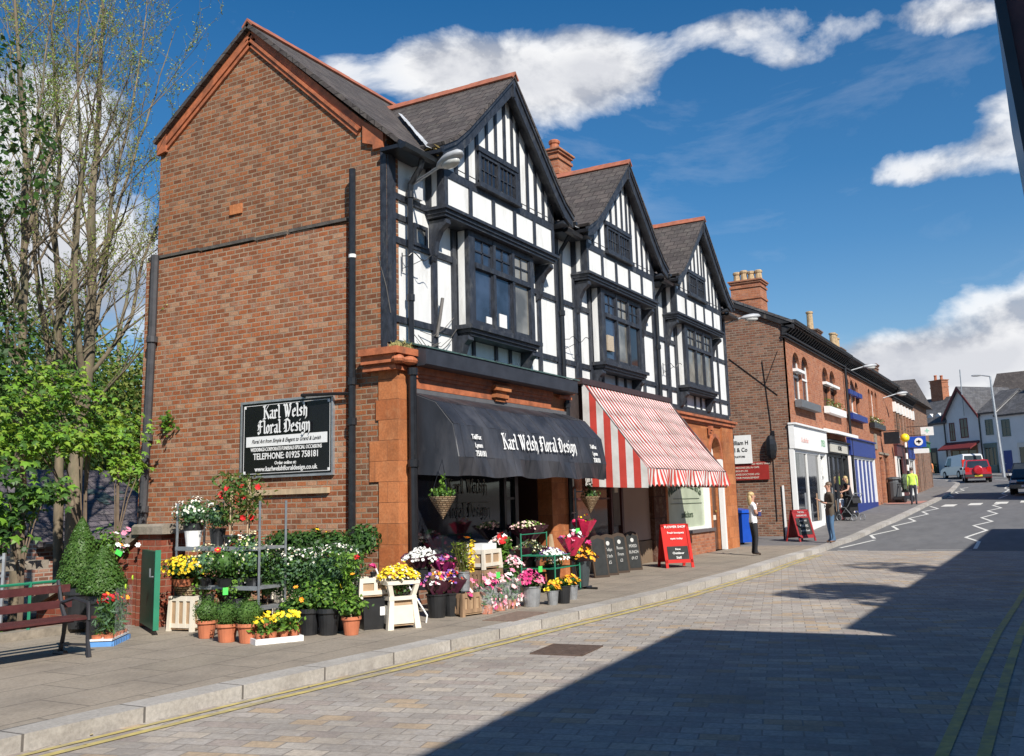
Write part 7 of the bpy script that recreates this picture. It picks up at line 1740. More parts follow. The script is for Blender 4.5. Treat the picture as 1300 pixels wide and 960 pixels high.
# lilies in clear wraps
def wrap(label, px, py, r, h, mats, n_, fs, zf=.6, leafs=(L_MID, L_GREY), depth=None, z0=0, tubs=True):
    p = gp(px, py) if depth is None else at(px, py, 'y', depth); t = thing('wrapped_lilies', label, 'wrapped flowers', (p.x, p.y, z0), RND.random()*.2, G1)
    MB().lathe([(r*.6, 0), (r*.7, .12), (r*.6, .12)], (0, 0, 0), 12).build('tub', POT if tubs else PLASTIC_K, t)
    m = MB()
    for _ in range(260): m.leaf((RND.gauss(0, r*.4), RND.gauss(0, r*.4), RND.uniform(.12, h*.85)), .1, RND.randrange(2), nrm=(RND.gauss(0, 1), -1, .2), w=.28)
    m.build('foliage', list(leafs), t); m = MB()
    for _ in range(n_): m.flower((RND.gauss(0, r*.6), RND.gauss(0, r*.45), RND.uniform(h*zf, h*1.02)), fs, RND.randrange(len(mats)), k=6)
    for _ in range(int(n_*.5)): m.flower((RND.gauss(0, r*.6), -r*.8, RND.uniform(.04, .22)), fs*.5, RND.randrange(len(mats)), nrm=(0, -1, 0))
    m.build('flowers', list(mats), t); m = MB()
    for k in range(12):
        a, b = 2*PI*k/12, 2*PI*(k+1)/12; q = .02*(k % 2)
        m.face([(r*.8*math.cos(a), r*.8*math.sin(a), .01), (r*.8*math.cos(b), r*.8*math.sin(b), .01), (r*1.15*math.cos(b), r*1.15*math.sin(b), h*.8), (r*1.15*math.cos(a), r*1.15*math.sin(a), h*.8+q)])
    m.build('wrap', CELLO, t); return t
t = wrap('clear wrapped pink lilies with red tub nearest the wooden crate', 617, 779, .15, .44, (P_PINK, P_PALE, P_MAG), 26, .1); MB().box(-.05, .05, -.2, -.19, .46, .54).build('price_tag', GTAG, t)
wrap('clear wrapped pale pink lilies in the middle of the lily group', 634, 775, .14, .47, (P_PALE, P_PINK), 30, .11, .55); wrap('clear wrapped salmon lilies at the right of the lily group', 650, 772, .13, .52, (P_PALE, P_PINK, P_WHITE), 28, .11, .5)
bq('tall red and white lilies standing behind the salmon ones', 638, 742, .1, .4, PLASTIC_K, .17, .5, (P_RED, P_WHITE, P_PALE), 26, .1, None, (L_BRT, L_MID), depth=-.9, z0=.06, nl=320)
bq('round bunch of pale pink roses behind the lilies', 652, 752, .11, .35, PLASTIC_K, .17, .28, (P_PALE, P_WHITE, P_PINK), 70, .055, None, depth=-1.25, z0=.002)
t = bq('galvanised bucket of deep pink flowers in front of the green stand', 675, 770, .145, .28, GALV, .22, .16, (P_MAG, P_PINK, P_MAG), 130, .06, None, (L_MID, L_DARK)); MB().box(-.14, -.04, -.21, -.2, .48, .56).build('price_tag', GTAG, t)
# green wire stand with tiers
q = at(690, 745, 'y', -1.0); t = thing('green_stand', 'dark green wire stand holding the buckets left of the shop door', 'display stand', (q.x, -1.1, 0))
for x in (-.45, .45):
    for y in (-.35, .25): MB().tube([(x, y, 0), (x, y, .62 if y < 0 else .95)], .014, 5).build('leg', MATS['bright_green_paint'], t)
m = MB()
for z, y in ((.2, -.35), (.4, -.35), (.6, -.35), (.6, .25), (.93, .25)): m.tube([(-.45, y, z), (.45, y, z)], .01, 5)
for z in (.4, .6): m.box(-.45, .45, -.35, .25, z-.01, z)
m.build('rails', MATS['bright_green_paint'], t)
bq('black vase of dark berried twigs, upper one behind the green stand', 672, 730, .1, .4, PLASTIC_K, .34, .28, (P_CREAM, L_BRT, P_PALE), 150, .045, SLEEVE, (L_BRT, L_MID, L_OLIVE), depth=-.45, z0=.45, nl=420, dome=.2, cat='vase', name='vase_of_greenery')
bq('black vase of grey green heather heads below the berried twigs', 675, 745, .1, .35, PLASTIC_K, .3, .22, (L_OLIVE, P_CREAM, L_GREY), 180, .035, SLEEVE, (L_OLIVE, L_GREY), depth=-.75, z0=.2, nl=420, dome=.35, cat='vase', name='vase_of_greenery')
bq('bucket of white and lilac stocks on the green stand', 703, 745, .13, .28, PLASTIC_K, .3, .18, (P_WHITE, P_WHITE, P_WHITE, P_PURP, P_CREAM), 230, .05, None, (L_BRT, L_GREY), depth=-1.2, z0=.16, dome=.4)
bq('small silver bucket of orange flowers at the left of the trio', 702, 768, .09, .2, GALV, .13, .11, (P_ORG, P_YEL), 45, .055, None); bq('black bucket of amber flowers in the middle of the trio', 716, 766, .11, .25, PLASTIC_K, .13, .12, (P_ORG, P_YEL), 40, .055, None); bq('small silver bucket of amber flowers at the right of the trio', 727, 761, .09, .21, GALV, .14, .12, (P_YEL, P_ORG), 45, .055, None)
# iron stand with orange roses and hanging bouquets
b_ = gp(741, 748); t = thing('iron_flower_stand', 'black iron stand with cross feet holding the dark vase of orange roses', 'display stand', (b_.x, b_.y, 0))
m = MB(); m.tube([(.12, .15, 0), (.12, .15, 1.65)], .016, 6); m.tube([(-.3, 0, .02), (.3, 0, .02)], .02, 5); m.tube([(0, -.25, .02), (.05, .3, .02)], .02, 5); m.tube([(.12, .15, 1.25), (-.35, .0, 1.25)], .01, 5); m.tube([(.12, .15, 1.6), (.12, 0, 1.6)], .01, 5); m.build('frame', IRON, t)
bq('dark metal vase of orange roses with one pink bloom', 0, 0, .14, .46, plain('dark_zinc', (.09, .11, .12), .35, metal=.5), .25, .14, (P_ORG, P_YEL, P_ORG), 90, .07, SLEEVE) if False else None
t = thing('metal_vase', 'dark zinc vase of orange roses with one pink bloom on the iron stand', 'vase', (b_.x, b_.y, .05), 0, G1); MB().lathe([(.08, 0), (.085, .02), (.14, .42), (.155, .44), (.135, .44)], (0, 0, 0), 16).build('vase', plain('dark_zinc', (.09, .11, .12), .35, metal=.5), t, smooth='auto')
bouquet(t, .37, .26, .14, (P_ORG, P_YEL), 95, .075, sleeve=SLEEVE, nl=120); m = MB(); m.flower((0, -.12, .68), .13, 0); m.flower((.04, -.1, .7), .12, 0); m.build('pink_bloom', [P_MAG], t)
z1 = at(726, 700, 'y', b_.y).z; q = at(726, 700, 'y', b_.y); t = thing('wrapped_bouquet', 'bright red wrapped bouquet with green tag on the iron stand', 'bouquet', (q.x, q.y, q.z-.05), 0, G1)
bouquet(t, 0, .22, .3, (P_PINK, P_WHITE, P_PURP), 22, .07, sleeve=SLEEVE_R, nl=80); MB().box(-.05, .07, -.12, -.11, .34, .42).build('price_tag', GTAG, t)
q = at(742, 679, 'y', b_.y+.1); t = thing('wrapped_bouquet', 'magenta wrapped bouquet of green buds above the bright red one', 'bouquet', (q.x, q.y, q.z-.02), 0, G1); bouquet(t, 0, .2, .28, (P_YEL, P_MAG), 14, .05, (L_OLIVE, L_MID), sleeve=SLEEVE_R, nl=120)
q = at(733, 748, 'y', -1.0)
t = thing('easel_post', 'pale pointed wooden easel beside the shop door pier', 'easel', (at(701, 715, 'y', -.6).x, -.6, 0)); z_ = at(702, 678, 'y', -.6).z; MB().prism([(-.13, .02), (.13, .02), (.15, z_*.45), (.0, z_), (-.03, z_)], 'y', -.02, .02).build('board', WOODP, t); MB().box(-.02, .02, .05, .35, 0, .03).build('foot', WOODP, t)
# chalk boards leaning along the second shop
Q = [((748, 770), 'narrow plain sided chalkboard half hidden behind the orange roses', ''), ((769, 768), 'first full chalkboard from the florist, leaning by the second shop', 'Tulips|2 bch|£5'), ((787, 757), 'second full chalkboard from the florist, between the other two', 'Roses|From|£3'), ((806, 748), 'last chalkboard of the leaning row, next to the beige blind', 'MIXED|BUNCH|£4 £7')]
for i, ((px, py), lb, words) in enumerate(Q):
    x = at((763, 777, 793, 811)[i], (738, 740, 735, 728)[i], 'y', -.75).x; t = thing('chalkboard', lb, 'chalkboard', (x, -.78+.03*i, 0), -.55, 'chalkboards leaning along the second shop'); t.rotation_euler = (-.17, 0, -.5); t.scale = (.88,)*3
    MB().prism([(-.2, 0), (.2, 0), (.2, .82), (.14, .88), (0, .91), (-.14, .88), (-.2, .82)], 'y', -.015, .02).build('frame', plain('dark_oak', (.055, .035, .022), .6) if 'dark_oak' not in MATS else MATS['dark_oak'], t); MB().prism([(-.165, .05), (.165, .05), (.165, .79), (0, .84), (-.165, .79)], 'y', -.02, -.016).build('slate', CHALK, t)
    if words:
        m = MB()
        for k, wd in enumerate(words.split('|')): m.add(text_mb(wd, .1, xs=.8).xf(facing((0, -.023, .56-.14*k), (1, 0, 0), (0, 0, 1))))
        m.ball((0, -.02, .7), (.05, .004, .05), nu=8, nv=5); m.build('chalk_writing', plain('chalk', (.5, .5, .48), .9) if 'chalk' not in MATS else MATS['chalk'], t)
# hanging wicker cones
for px, py, tip, y, lb in ((562, 634, 657, -.85, 'wicker cone basket with trailing plant hanging under the black awning'), (749, 633, 650, -.7, 'wicker cone basket with dark plant hanging by the striped awning')):
    p = at(px, py, 'y', y); t = thing('hanging_basket', lb, 'hanging basket', p, 0, 'wicker cones hanging under the awnings'); z1 = at(px, tip, 'y', y).z-p.z
    MB().lathe([(.008, z1-.02), (.02, z1), (.185, .02), (.19, .04), (.17, .04)], (0, 0, 0), 18).build('wicker_cone', WICKER, t); m = MB()
    for k in range(3): a = 2*PI*k/3; m.tube([(.17*math.cos(a), .17*math.sin(a), .03), (0, 0, 2.08-p.z if px < 600 else .5)], .004, 4)
    m.build('hanger', IRON, t); m = MB(); ballfol(m, (0, 0, .08), (.2, .2, .1), 260, .06, 2, shell=.1)
    for _ in range(40): u = RND.random(); m.leaf((RND.gauss(0, .02), RND.gauss(0, .02), .1+.25*u), .06, 1)
    m.build('foliage', [L_MID, L_BRT] if px < 600 else [L_DARK, L_MID], t)
# ------------------------------------------------------------------ A-boards, bin
def aboard(label, p, rz, w, h, lines, slate=True, wcol=WHITE, red=REDP):
    t = thing('pavement_sign', label, 'pavement sign', p, rz, 'red folding pavement signs'); sp_ = .26
    for sgn, nm in ((-1, 'front_board'), (1, 'rear_board')):
        m = MB(); 
        def L(x, z): return (x, sgn*sp_*(1-z/h), z)
        for x0, x1, z0, z1 in ((-w/2, -w/2+.06, 0, h), (w/2-.06, w/2, 0, h), (-w/2, w/2, h-.06, h), (-w/2, w/2, .1, .17)):
            a = [L(x0, z0), L(x1, z0), L(x1, z1), L(x0, z1)]; b = [(x, y+.03*sgn, z) for x, y, z in a]
            m.hexa([a[0], a[1], b[1], b[0]], [a[3], a[2], b[2], b[3]])
        a = [L(-w/2+.05, .15), L(w/2-.05, .15), L(w/2-.05, h-.05), L(-w/2+.05, h-.05)]; m.face([(x, y+.012*sgn, z) for x, y, z in a]); f = m.build(nm, red, t)
        if sgn < 0:
            U = Vector((0, sp_, h)).normalized()
            def at_(x, z): return Vector(L(x, z))+Vector((0, -.034, 0))
            if slate: z0, z1 = slate; a = [Vector((0, -.012, 0))+v for v in (Vector(L(-w/2+.08, z0)), Vector(L(w/2-.08, z0)), Vector(L(w/2-.08, z1)), Vector(L(-w/2+.08, z1)))]; m = MB(); m.face([v+Vector((0, -.012, 0)) for v in a]); m.build('slate', CHALK, f)
            m = MB()
            for s_, z, sz in lines: m.add(text_mb(s_, sz, bold=.01).xf(facing(at_(0, z), (1, 0, 0), U)))
            m.build('lettering', wcol, f)
    return t
e = gp(850, 721.5); e2 = gp(880, 720)
aboard('bright red folding sign with a small black panel beside the solicitors window', ((e.x+e2.x)/2+.16, (e.y+e2.y)/2+.18, 0), math.atan2(e2.y-e.y, e2.x-e.x)-.12, .62, .9, (('FLOWER SHOP', .84, .07), ('Fresh bouquets', .72, .06), ('open today', .6, .06), ('New', .38, .06), ('Outdoor', .3, .07), ('Stall', .21, .07)), (.14, .44))
e = gp(1014, 688); e2 = gp(1037, 686)
aboard('dark red framed chalkboard sign by the corner of the brick terrace', ((e.x+e2.x)/2, (e.y+e2.y)/2+.2, (e.z+e2.z)/2), math.atan2(e2.y-e.y, e2.x-e.x), .72, .95, (('THE DELI', .87, .07), ('SANDWICHES', .77, .07), ('hot food', .62, .09), ('DRINKS', .46, .1), ('cold & fresh', .32, .08)), (.2, .7), red=plain('dark_red_paint', (.28, .02, .02), .5), wcol=MATS.get('chalk') or WHITE)
# wheelie bin
p = gp(946, 706); q = at(946, 655, 'x', p.x+1.2)
p = Vector((17.8, at(943, 700, 'x', 17.8).y, 0)); t = thing('wheelie_bin', 'blue wheelie bin behind the woman in the alley mouth', 'bin', p, -.5)
MB().hexa([(-.2, -.24, .08), (.2, -.24, .08), (.2, .2, .05), (-.2, .2, .05)], [(-.27, -.32, .95), (.27, -.32, .95), (.27, .3, .98), (-.27, .3, .98)]).build('body', BLUEP, t)
MB().hexa([(-.29, -.36, .95), (.29, -.36, .95), (.29, .33, .98), (-.29, .33, .98)], [(-.27, -.33, 1.03), (.27, -.33, 1.03), (.27, .3, 1.09), (-.27, .3, 1.09)]).build('lid', BLUEP, t)
for x in (-.22, .22): MB().lathe([(.09, -.025), (.1, -.02), (.1, .02), (.09, .025)], (0, 0, 0), 12).xf(Matrix.Translation((x, .22, .1)) @ Matrix.Rotation(PI/2, 4, 'Y')).build('wheel', IRON, t)
# ------------------------------------------------------------------ people
SKIN = plain('skin', (.5, .27, .19), .55, var=.08); 
def cloth(n_, c): return MATS[n_] if n_ in MATS else plain(n_, c, .85, var=.18, scale=9, bmp=.15)
def rigid(J, edges, rad, mats, classify, name, parent, lev=2):
    names = list(J); idx = {k: i for i, k in enumerate(names)}; me = bpy.data.meshes.new(name); me.from_pydata([J[k] for k in names], [(idx[a], idx[b]) for a, b in edges], [])
    o = bpy.data.objects.new(name, me); COL.objects.link(o); sk = o.modifiers.new('s', 'SKIN'); sk.use_smooth_shade = True
    sv = me.skin_vertices[0].data
    for k in names:
        r_ = rad[k]; sv[idx[k]].radius = r_ if hasattr(r_, '__len__') else (r_, r_); sv[idx[k]].use_root = (k == 'pelvis')
    sb = o.modifiers.new('d', 'SUBSURF'); sb.levels = lev; sb.render_levels = lev
    dg = bpy.context.evaluated_depsgraph_get(); m2 = bpy.data.meshes.new_from_object(o.evaluated_get(dg)); bpy.data.objects.remove(o)
    m2.name = name; m2.materials.clear()
    for m in mats: m2.materials.append(m)
    for f in m2.polygons: f.material_index = classify(f.center); f.use_smooth = True
    b = bpy.data.objects.new(name, m2); COL.objects.link(b); b.parent = parent; return b
def person(label, p, rz, h=1.72, top='white_top', topc=(.75, .75, .75), leg='black_leg', legc=(.02, .02, .022), shoe=(.05, .03, .02), arms=None, hair=(.35, .22, .1), hairlen=.1, sleeve=.3, coat=.86, legs=((.0, .0), (.0, .0)), lean=0, fem=False, bag=None, stride=0, group=None):
    s = h/1.75; t = thing('person', label, 'person', p, rz, group); t.scale = (s, s, s)
    sw = .17 if fem else .195; J = {}; R = {}
    def a(k, v, r_): J[k] = v; R[k] = r_
    ly = lambda z: -lean*max(0, z-.9)
    a('pelvis', (0, 0, .95), (.15, .115)); a('waist', (0, ly(1.1), 1.1), (.13 if fem else .15, .1)); a('chest', (0, ly(1.32), 1.32), (.155 if fem else .175, .115)); a('neckb', (0, ly(1.46), 1.47), (.07, .06)); a('neck', (0, ly(1.52), 1.53), .052)
    a('jaw', (0, ly(1.6)-.02, 1.6), (.062, .075)); a('head', (0, ly(1.67)-.005, 1.675), (.078, .095)); a('crown', (0, ly(1.74)+.005, 1.735), (.06, .075))
    E = [('pelvis', 'waist'), ('waist', 'chest'), ('chest', 'neckb'), ('neckb', 'neck'), ('neck', 'jaw'), ('jaw', 'head'), ('head', 'crown')]
    A = arms or {-1: ((-.02, 0, -.28), (.0, -.06, -.26)), 1: ((.02, 0, -.28), (.0, -.06, -.26))}
    for sg, n_ in ((-1, 'l'), (1, 'r')):
        S = Vector((sg*sw, ly(1.42), 1.42)); el_ = S+Vector(A[sg][0]); wr = el_+Vector(A[sg][1]); d = (wr-el_).normalized()
        a('sh'+n_, tuple(S), .062); a('el'+n_, tuple(el_), .043); a('wr'+n_, tuple(wr), .027); hd_ = wr+d*.06; a('hd'+n_, tuple(hd_), (.03, .018))
        E += [('chest', 'sh'+n_), ('sh'+n_, 'el'+n_), ('el'+n_, 'wr'+n_), ('wr'+n_, 'hd'+n_)]
        side = d.cross(Vector((0, 1, .2))).normalized()
        for q in range(4):
            f1 = hd_+d*(.035)+side*(.014*(q-1.5)*1.5); f2 = f1+d*(.032-.004*abs(q-1.5))+Vector((0, -.008, 0)); a('f%s%d' % (n_, q), tuple(f1), .0085); a('g%s%d' % (n_, q), tuple(f2), .0065); E += [('hd'+n_, 'f%s%d' % (n_, q)), ('f%s%d' % (n_, q), 'g%s%d' % (n_, q))]
        th = wr+d*.03+side*.035*sg+Vector((0, -.012, 0)); a('th'+n_, tuple(th), .009); a('ti'+n_, tuple(th+d*.03), .007); E += [('wr'+n_, 'th'+n_), ('th'+n_, 'ti'+n_)]
        kf = stride*sg; a('hip'+n_, (sg*.09, 0, .88), (.095, .1)); a('kn'+n_, (sg*.1, -.03-kf*.12, .49), .062); a('an'+n_, (sg*.1, .02-kf*.3, .1), .042); a('to'+n_, (sg*.115, -.13-kf*.3, .035), (.042, .03)); a('he'+n_, (sg*.1, .05-kf*.3, .04), .038)
        E += [('pelvis', 'hip'+n_), ('hip'+n_, 'kn'+n_), ('kn'+n_, 'an'+n_), ('an'+n_, 'to'+n_), ('an'+n_, 'he'+n_)]
    wrs = [Vector(J['el'+n_]).lerp(Vector(J['wr'+n_]), (sleeve*2-1)) if sleeve > .5 else Vector(J['sh'+n_]).lerp(Vector(J['el'+n_]), sleeve*2) for n_ in 'lr']
    MT = [SKIN, cloth(top, topc), cloth(leg, legc), cloth('shoe_%d' % int(shoe[0]*1000), shoe)]
    def near(c, A_, B_):
        ab = B_-A_; u = max(0, min(1, (c-A_).dot(ab)/ab.length_squared)); return (c-(A_+ab*u)).length, u
    def cls(c):
        c = Vector(c)
        if c.z > 1.495: return 0
        if c.z < .075: return 3
        best = (9, 1)
        for n_ in 'lr':
            S, E_, W_, H_ = (Vector(J[k+n_]) for k in ('sh', 'el', 'wr', 'hd'))
            for X, Y, o_ in ((S, E_, 0), (E_, W_, .5), (W_, H_, 1)):
                dd, u = near(c, X, Y)
                if dd < .075 and abs(c.x) > .1 or dd < .05: best = min(best, (dd, 1 if o_+u*.5 < sleeve else 0))
        if best[0] < 9: return best[1]
        return 1 if c.z > coat else 2
    b = rigid(J, E, R, MT, cls, 'body', t)
    # face: nose, eyes, mouth, ears
    hy = ly(1.67); m = MB(); m.ball((0, hy-.105, 1.655), (.013, .02, .022), nu=6, nv=5); m.build('nose', SKIN, b); 
    for x in (-.03, .03): MB().ball((x, hy-.088, 1.685), (.011, .008, .007), nu=6, nv=4).build('eye', IRON, b)
    MB().ball((0, hy-.092, 1.61), (.022, .008, .006), nu=6, nv=4).build('mouth', plain('lips', (.35, .1, .08), .5) if 'lips' not in MATS else MATS['lips'], b)
    for x in (-.082, .082): MB().ball((x, hy, 1.665), (.012, .02, .03), nu=6, nv=5).build('ear', SKIN, b)
    m = MB(); m.ball((0, hy+.018, 1.71), (.092, .1, .082), nu=14, nv=9, jit=.03)
    if hairlen > .05: m.ball((0, hy+.065, 1.62-hairlen*.3), (.095, .06, .08+hairlen*.5), nu=12, nv=8, jit=.05)
    m.build('hair', plain('hair_%d' % int(hair[0]*1000), hair, .5, var=.35, scale=40) if 'hair_%d' % int(hair[0]*1000) not in MATS else MATS['hair_%d' % int(hair[0]*1000)], t, smooth=True)
    if bag: m = MB(); m.box(*bag[0]); m.build('bag', cloth(*bag[1]), t)
    return t
def face_to(px_dir): return px_dir
p = gp(959, 705.5); p1 = person('woman with long blonde hair in a white top and black trousers by the blue bin', (p.x, p.y, 0), math.radians(35), 1.52, 'white_top', (.78, .78, .8), 'pinstripe', (.02, .02, .024), arms={-1: ((-.03, -.03, -.25), (.17, -.16, .04)), 1: ((.03, -.02, -.26), (-.06, -.12, .2))}, hair=(.5, .36, .17), hairlen=.22, sleeve=.28, coat=.93, fem=True)
m = MB(); m.box(-.2, -.04, -.18, -.1, 1.1, 1.22); m.build('purse', cloth('navy_cloth', (.03, .04, .16)), p1)
p = gp(1057, 689.5); person('man in a brown jacket and blue jeans standing at the kerb facing the shops', (p.x, p.y, p.z), math.radians(215), 1.74, 'brown_jacket', (.09, .07, .05), 'blue_jeans', (.07, .14, .24), (.16, .08, .05), arms={-1: ((-.05, -.02, -.27), (.04, -.2, .1)), 1: ((.05, .0, -.28), (-.03, -.2, .03))}, hair=(.12, .08, .05), hairlen=.02, sleeve=.97, coat=.8)
p = gp(1079, 661); q = gp(1084, 657)
person('fair haired woman in a black vest leaning over the pushchair', (q.x+.2, q.y+.1, q.z), math.radians(-20+180+60), 1.62, 'black_vest', (.02, .02, .025), 'dark_trouser', (.03, .03, .04), arms={-1: ((-.06, -.1, -.24), (.03, -.22, -.06)), 1: ((.06, -.1, -.24), (-.03, -.22, -.06))}, hair=(.5, .34, .16), hairlen=.2, sleeve=.1, coat=.93, lean=.25, fem=True)
c = gp(1070.5, 661); person('small child in a pale top and red skirt beside the pushchair', (c.x, c.y, c.z), math.radians(150), .98, 'pale_top', (.7, .7, .74), 'red_skirt', (.25, .015, .03), hair=(.3, .16, .08), hairlen=.1, sleeve=.35, coat=.88, fem=True)
# pushchair
t = thing('pushchair', 'black hooded pushchair with a blue and white blanket and grey wheels', 'pushchair', (p.x, p.y-.05, p.z), math.radians(150))
for x in (-.24, .24):
    for y in (-.36, .34):
        m = MB()
        for k in range(14): a, b = 2*PI*k/14, 2*PI*(k+1)/14; m.tube([(x, y+.12*math.cos(a), .12+.12*math.sin(a)), (x, y+.12*math.cos(b), .12+.12*math.sin(b))], .016, 5, caps=False)
        for k in range(3): a = PI*k/3; m.tube([(x, y-.11*math.cos(a), .12-.11*math.sin(a)), (x, y+.11*math.cos(a), .12+.11*math.sin(a))], .004, 3)
        m.build('wheel', GALV, t)
m = MB()
for x in (-.24, .24): m.tube([(x, -.36, .12), (x, .1, .55), (x*.95, .42, 1.02)], .012, 6); m.tube([(x, .34, .12), (x, -.05, .5), (x, -.32, .52)], .012, 6)
m.tube([(-.23, .42, 1.02), (.23, .42, 1.02)], .016, 6); m.tube([(-.24, -.36, .12), (.24, -.36, .12)], .01, 5); m.build('frame', GALV, t)
m = MB(); m.hexa([(-.2, -.28, .42), (.2, -.28, .42), (.2, .12, .36), (-.2, .12, .36)], [(-.2, -.28, .47), (.2, -.28, .47), (.22, .3, .88), (-.22, .3, .88)]); m.build('seat', cloth('black_fabric', (.02, .02, .022)), t)
m = MB()
for k in range(7):
    a, b = lerp(.1, 2.4, k/7), lerp(.1, 2.4, (k+1)/7); m.face([(-.23, .16-.32*math.cos(a)*-1*0+.3*math.cos(a)-.1, .62+.34*math.sin(a)), (.23, .16+.3*math.cos(a)-.1, .62+.34*math.sin(a)), (.23, .16+.3*math.cos(b)-.1, .62+.34*math.sin(b)), (-.23, .16+.3*math.cos(b)-.1, .62+.34*math.sin(b))])
m.build('hood', MATS['black_fabric'], t).modifiers.new('s', 'SOLIDIFY').thickness = .02
m = MB(); m.ball((0, -.08, .52), (.19, .22, .09), nu=10, nv=6, jit=.08); m.build('blanket', cloth('blue_white_cloth', (.35, .45, .7)), t)
g_ = MB(); g_.hexa([(-.17, -.22, .14), (.17, -.22, .14), (.17, .2, .14), (-.17, .2, .14)], [(-.2, -.24, .3), (.2, -.24, .3), (.2, .22, .3), (-.2, .22, .3)]); g_.build('basket', MATS['black_fabric'], t)
# pedestrians further up
p = gp(1181, 608); person('pedestrian in an orange hi-vis vest walking away up the pavement', (p.x-22, at(1181, 608, 'x', p.x-22).y, at(1181, 608, 'x', p.x-22).z), math.radians(90-15), 1.1, 'orange_vest', (.9, .32, .12), 'dark_trouser', (.03, .03, .04), sleeve=.6, hair=(.2, .12, .07), hairlen=.02, coat=.82, stride=.5) if False else None
px_ = 66.5; yy = at(1181, 600, 'x', px_).y; person('pedestrian in an orange hi-vis vest walking away up the pavement', (px_, yy, gz(px_)), math.radians(90-10), 1.75, 'orange_vest', (.85, .3, .12), 'dark_trouser', (.03, .03, .04), sleeve=.6, hair=(.2, .12, .07), hairlen=.02, coat=.82, stride=.5)
p = gp(1161, 641); person('person in a hi-vis jacket and dark trousers standing behind the mobility scooter', (p.x, p.y, p.z), math.radians(100), 1.72, 'hivis_jacket', (.55, .75, .1), 'dark_trouser', (.02, .02, .025), sleeve=.97, hair=(.08, .06, .05), hairlen=.02, coat=.95)
q = gp(1150, 638); t = thing('mobility_scooter', 'dark mobility scooter piled with a green bag beside the hi-vis person', 'mobility scooter', (q.x+.2, q.y+.1, q.z), math.radians(-110))
for x, y in ((-.25, -.4), (.25, -.4), (-.25, .4), (.25, .4)):
    MB().lathe([(.13, -.05), (.16, -.04), (.16, .04), (.13, .05)], (0, 0, 0), 14).xf(Matrix.Translation((x, y, .16)) @ Matrix.Rotation(PI/2, 4, 'Y')).build('wheel', IRON, t)
MB().hexa([(-.25, -.55, .16), (.25, -.55, .16), (.25, .55, .16), (-.25, .55, .16)], [(-.22, -.5, .3), (.22, -.5, .3), (.22, .5, .34), (-.22, .5, .34)]).build('chassis', PLASTIC_K, t)
MB().box(-.22, .22, .05, .45, .5, .6).hexa([(-.22, .38, .6), (.22, .38, .6), (.22, .48, .6), (-.22, .48, .6)], [(-.2, .48, 1.05), (.2, .48, 1.05), (.2, .56, 1.05), (-.2, .56, 1.05)]).build('seat', MATS['black_fabric'], t)
MB().tube([(0, -.45, .3), (0, -.32, .9)], .03).tube([(-.26, -.3, .92), (.26, -.3, .92)], .018).build('tiller', IRON, t)
m = MB(); m.ball((0, .3, 1.0), (.26, .22, .42), nu=12, nv=9, jit=.12); m.build('green_bag', plain('sage_cloth', (.1, .14, .09), .9, var=.4), t)
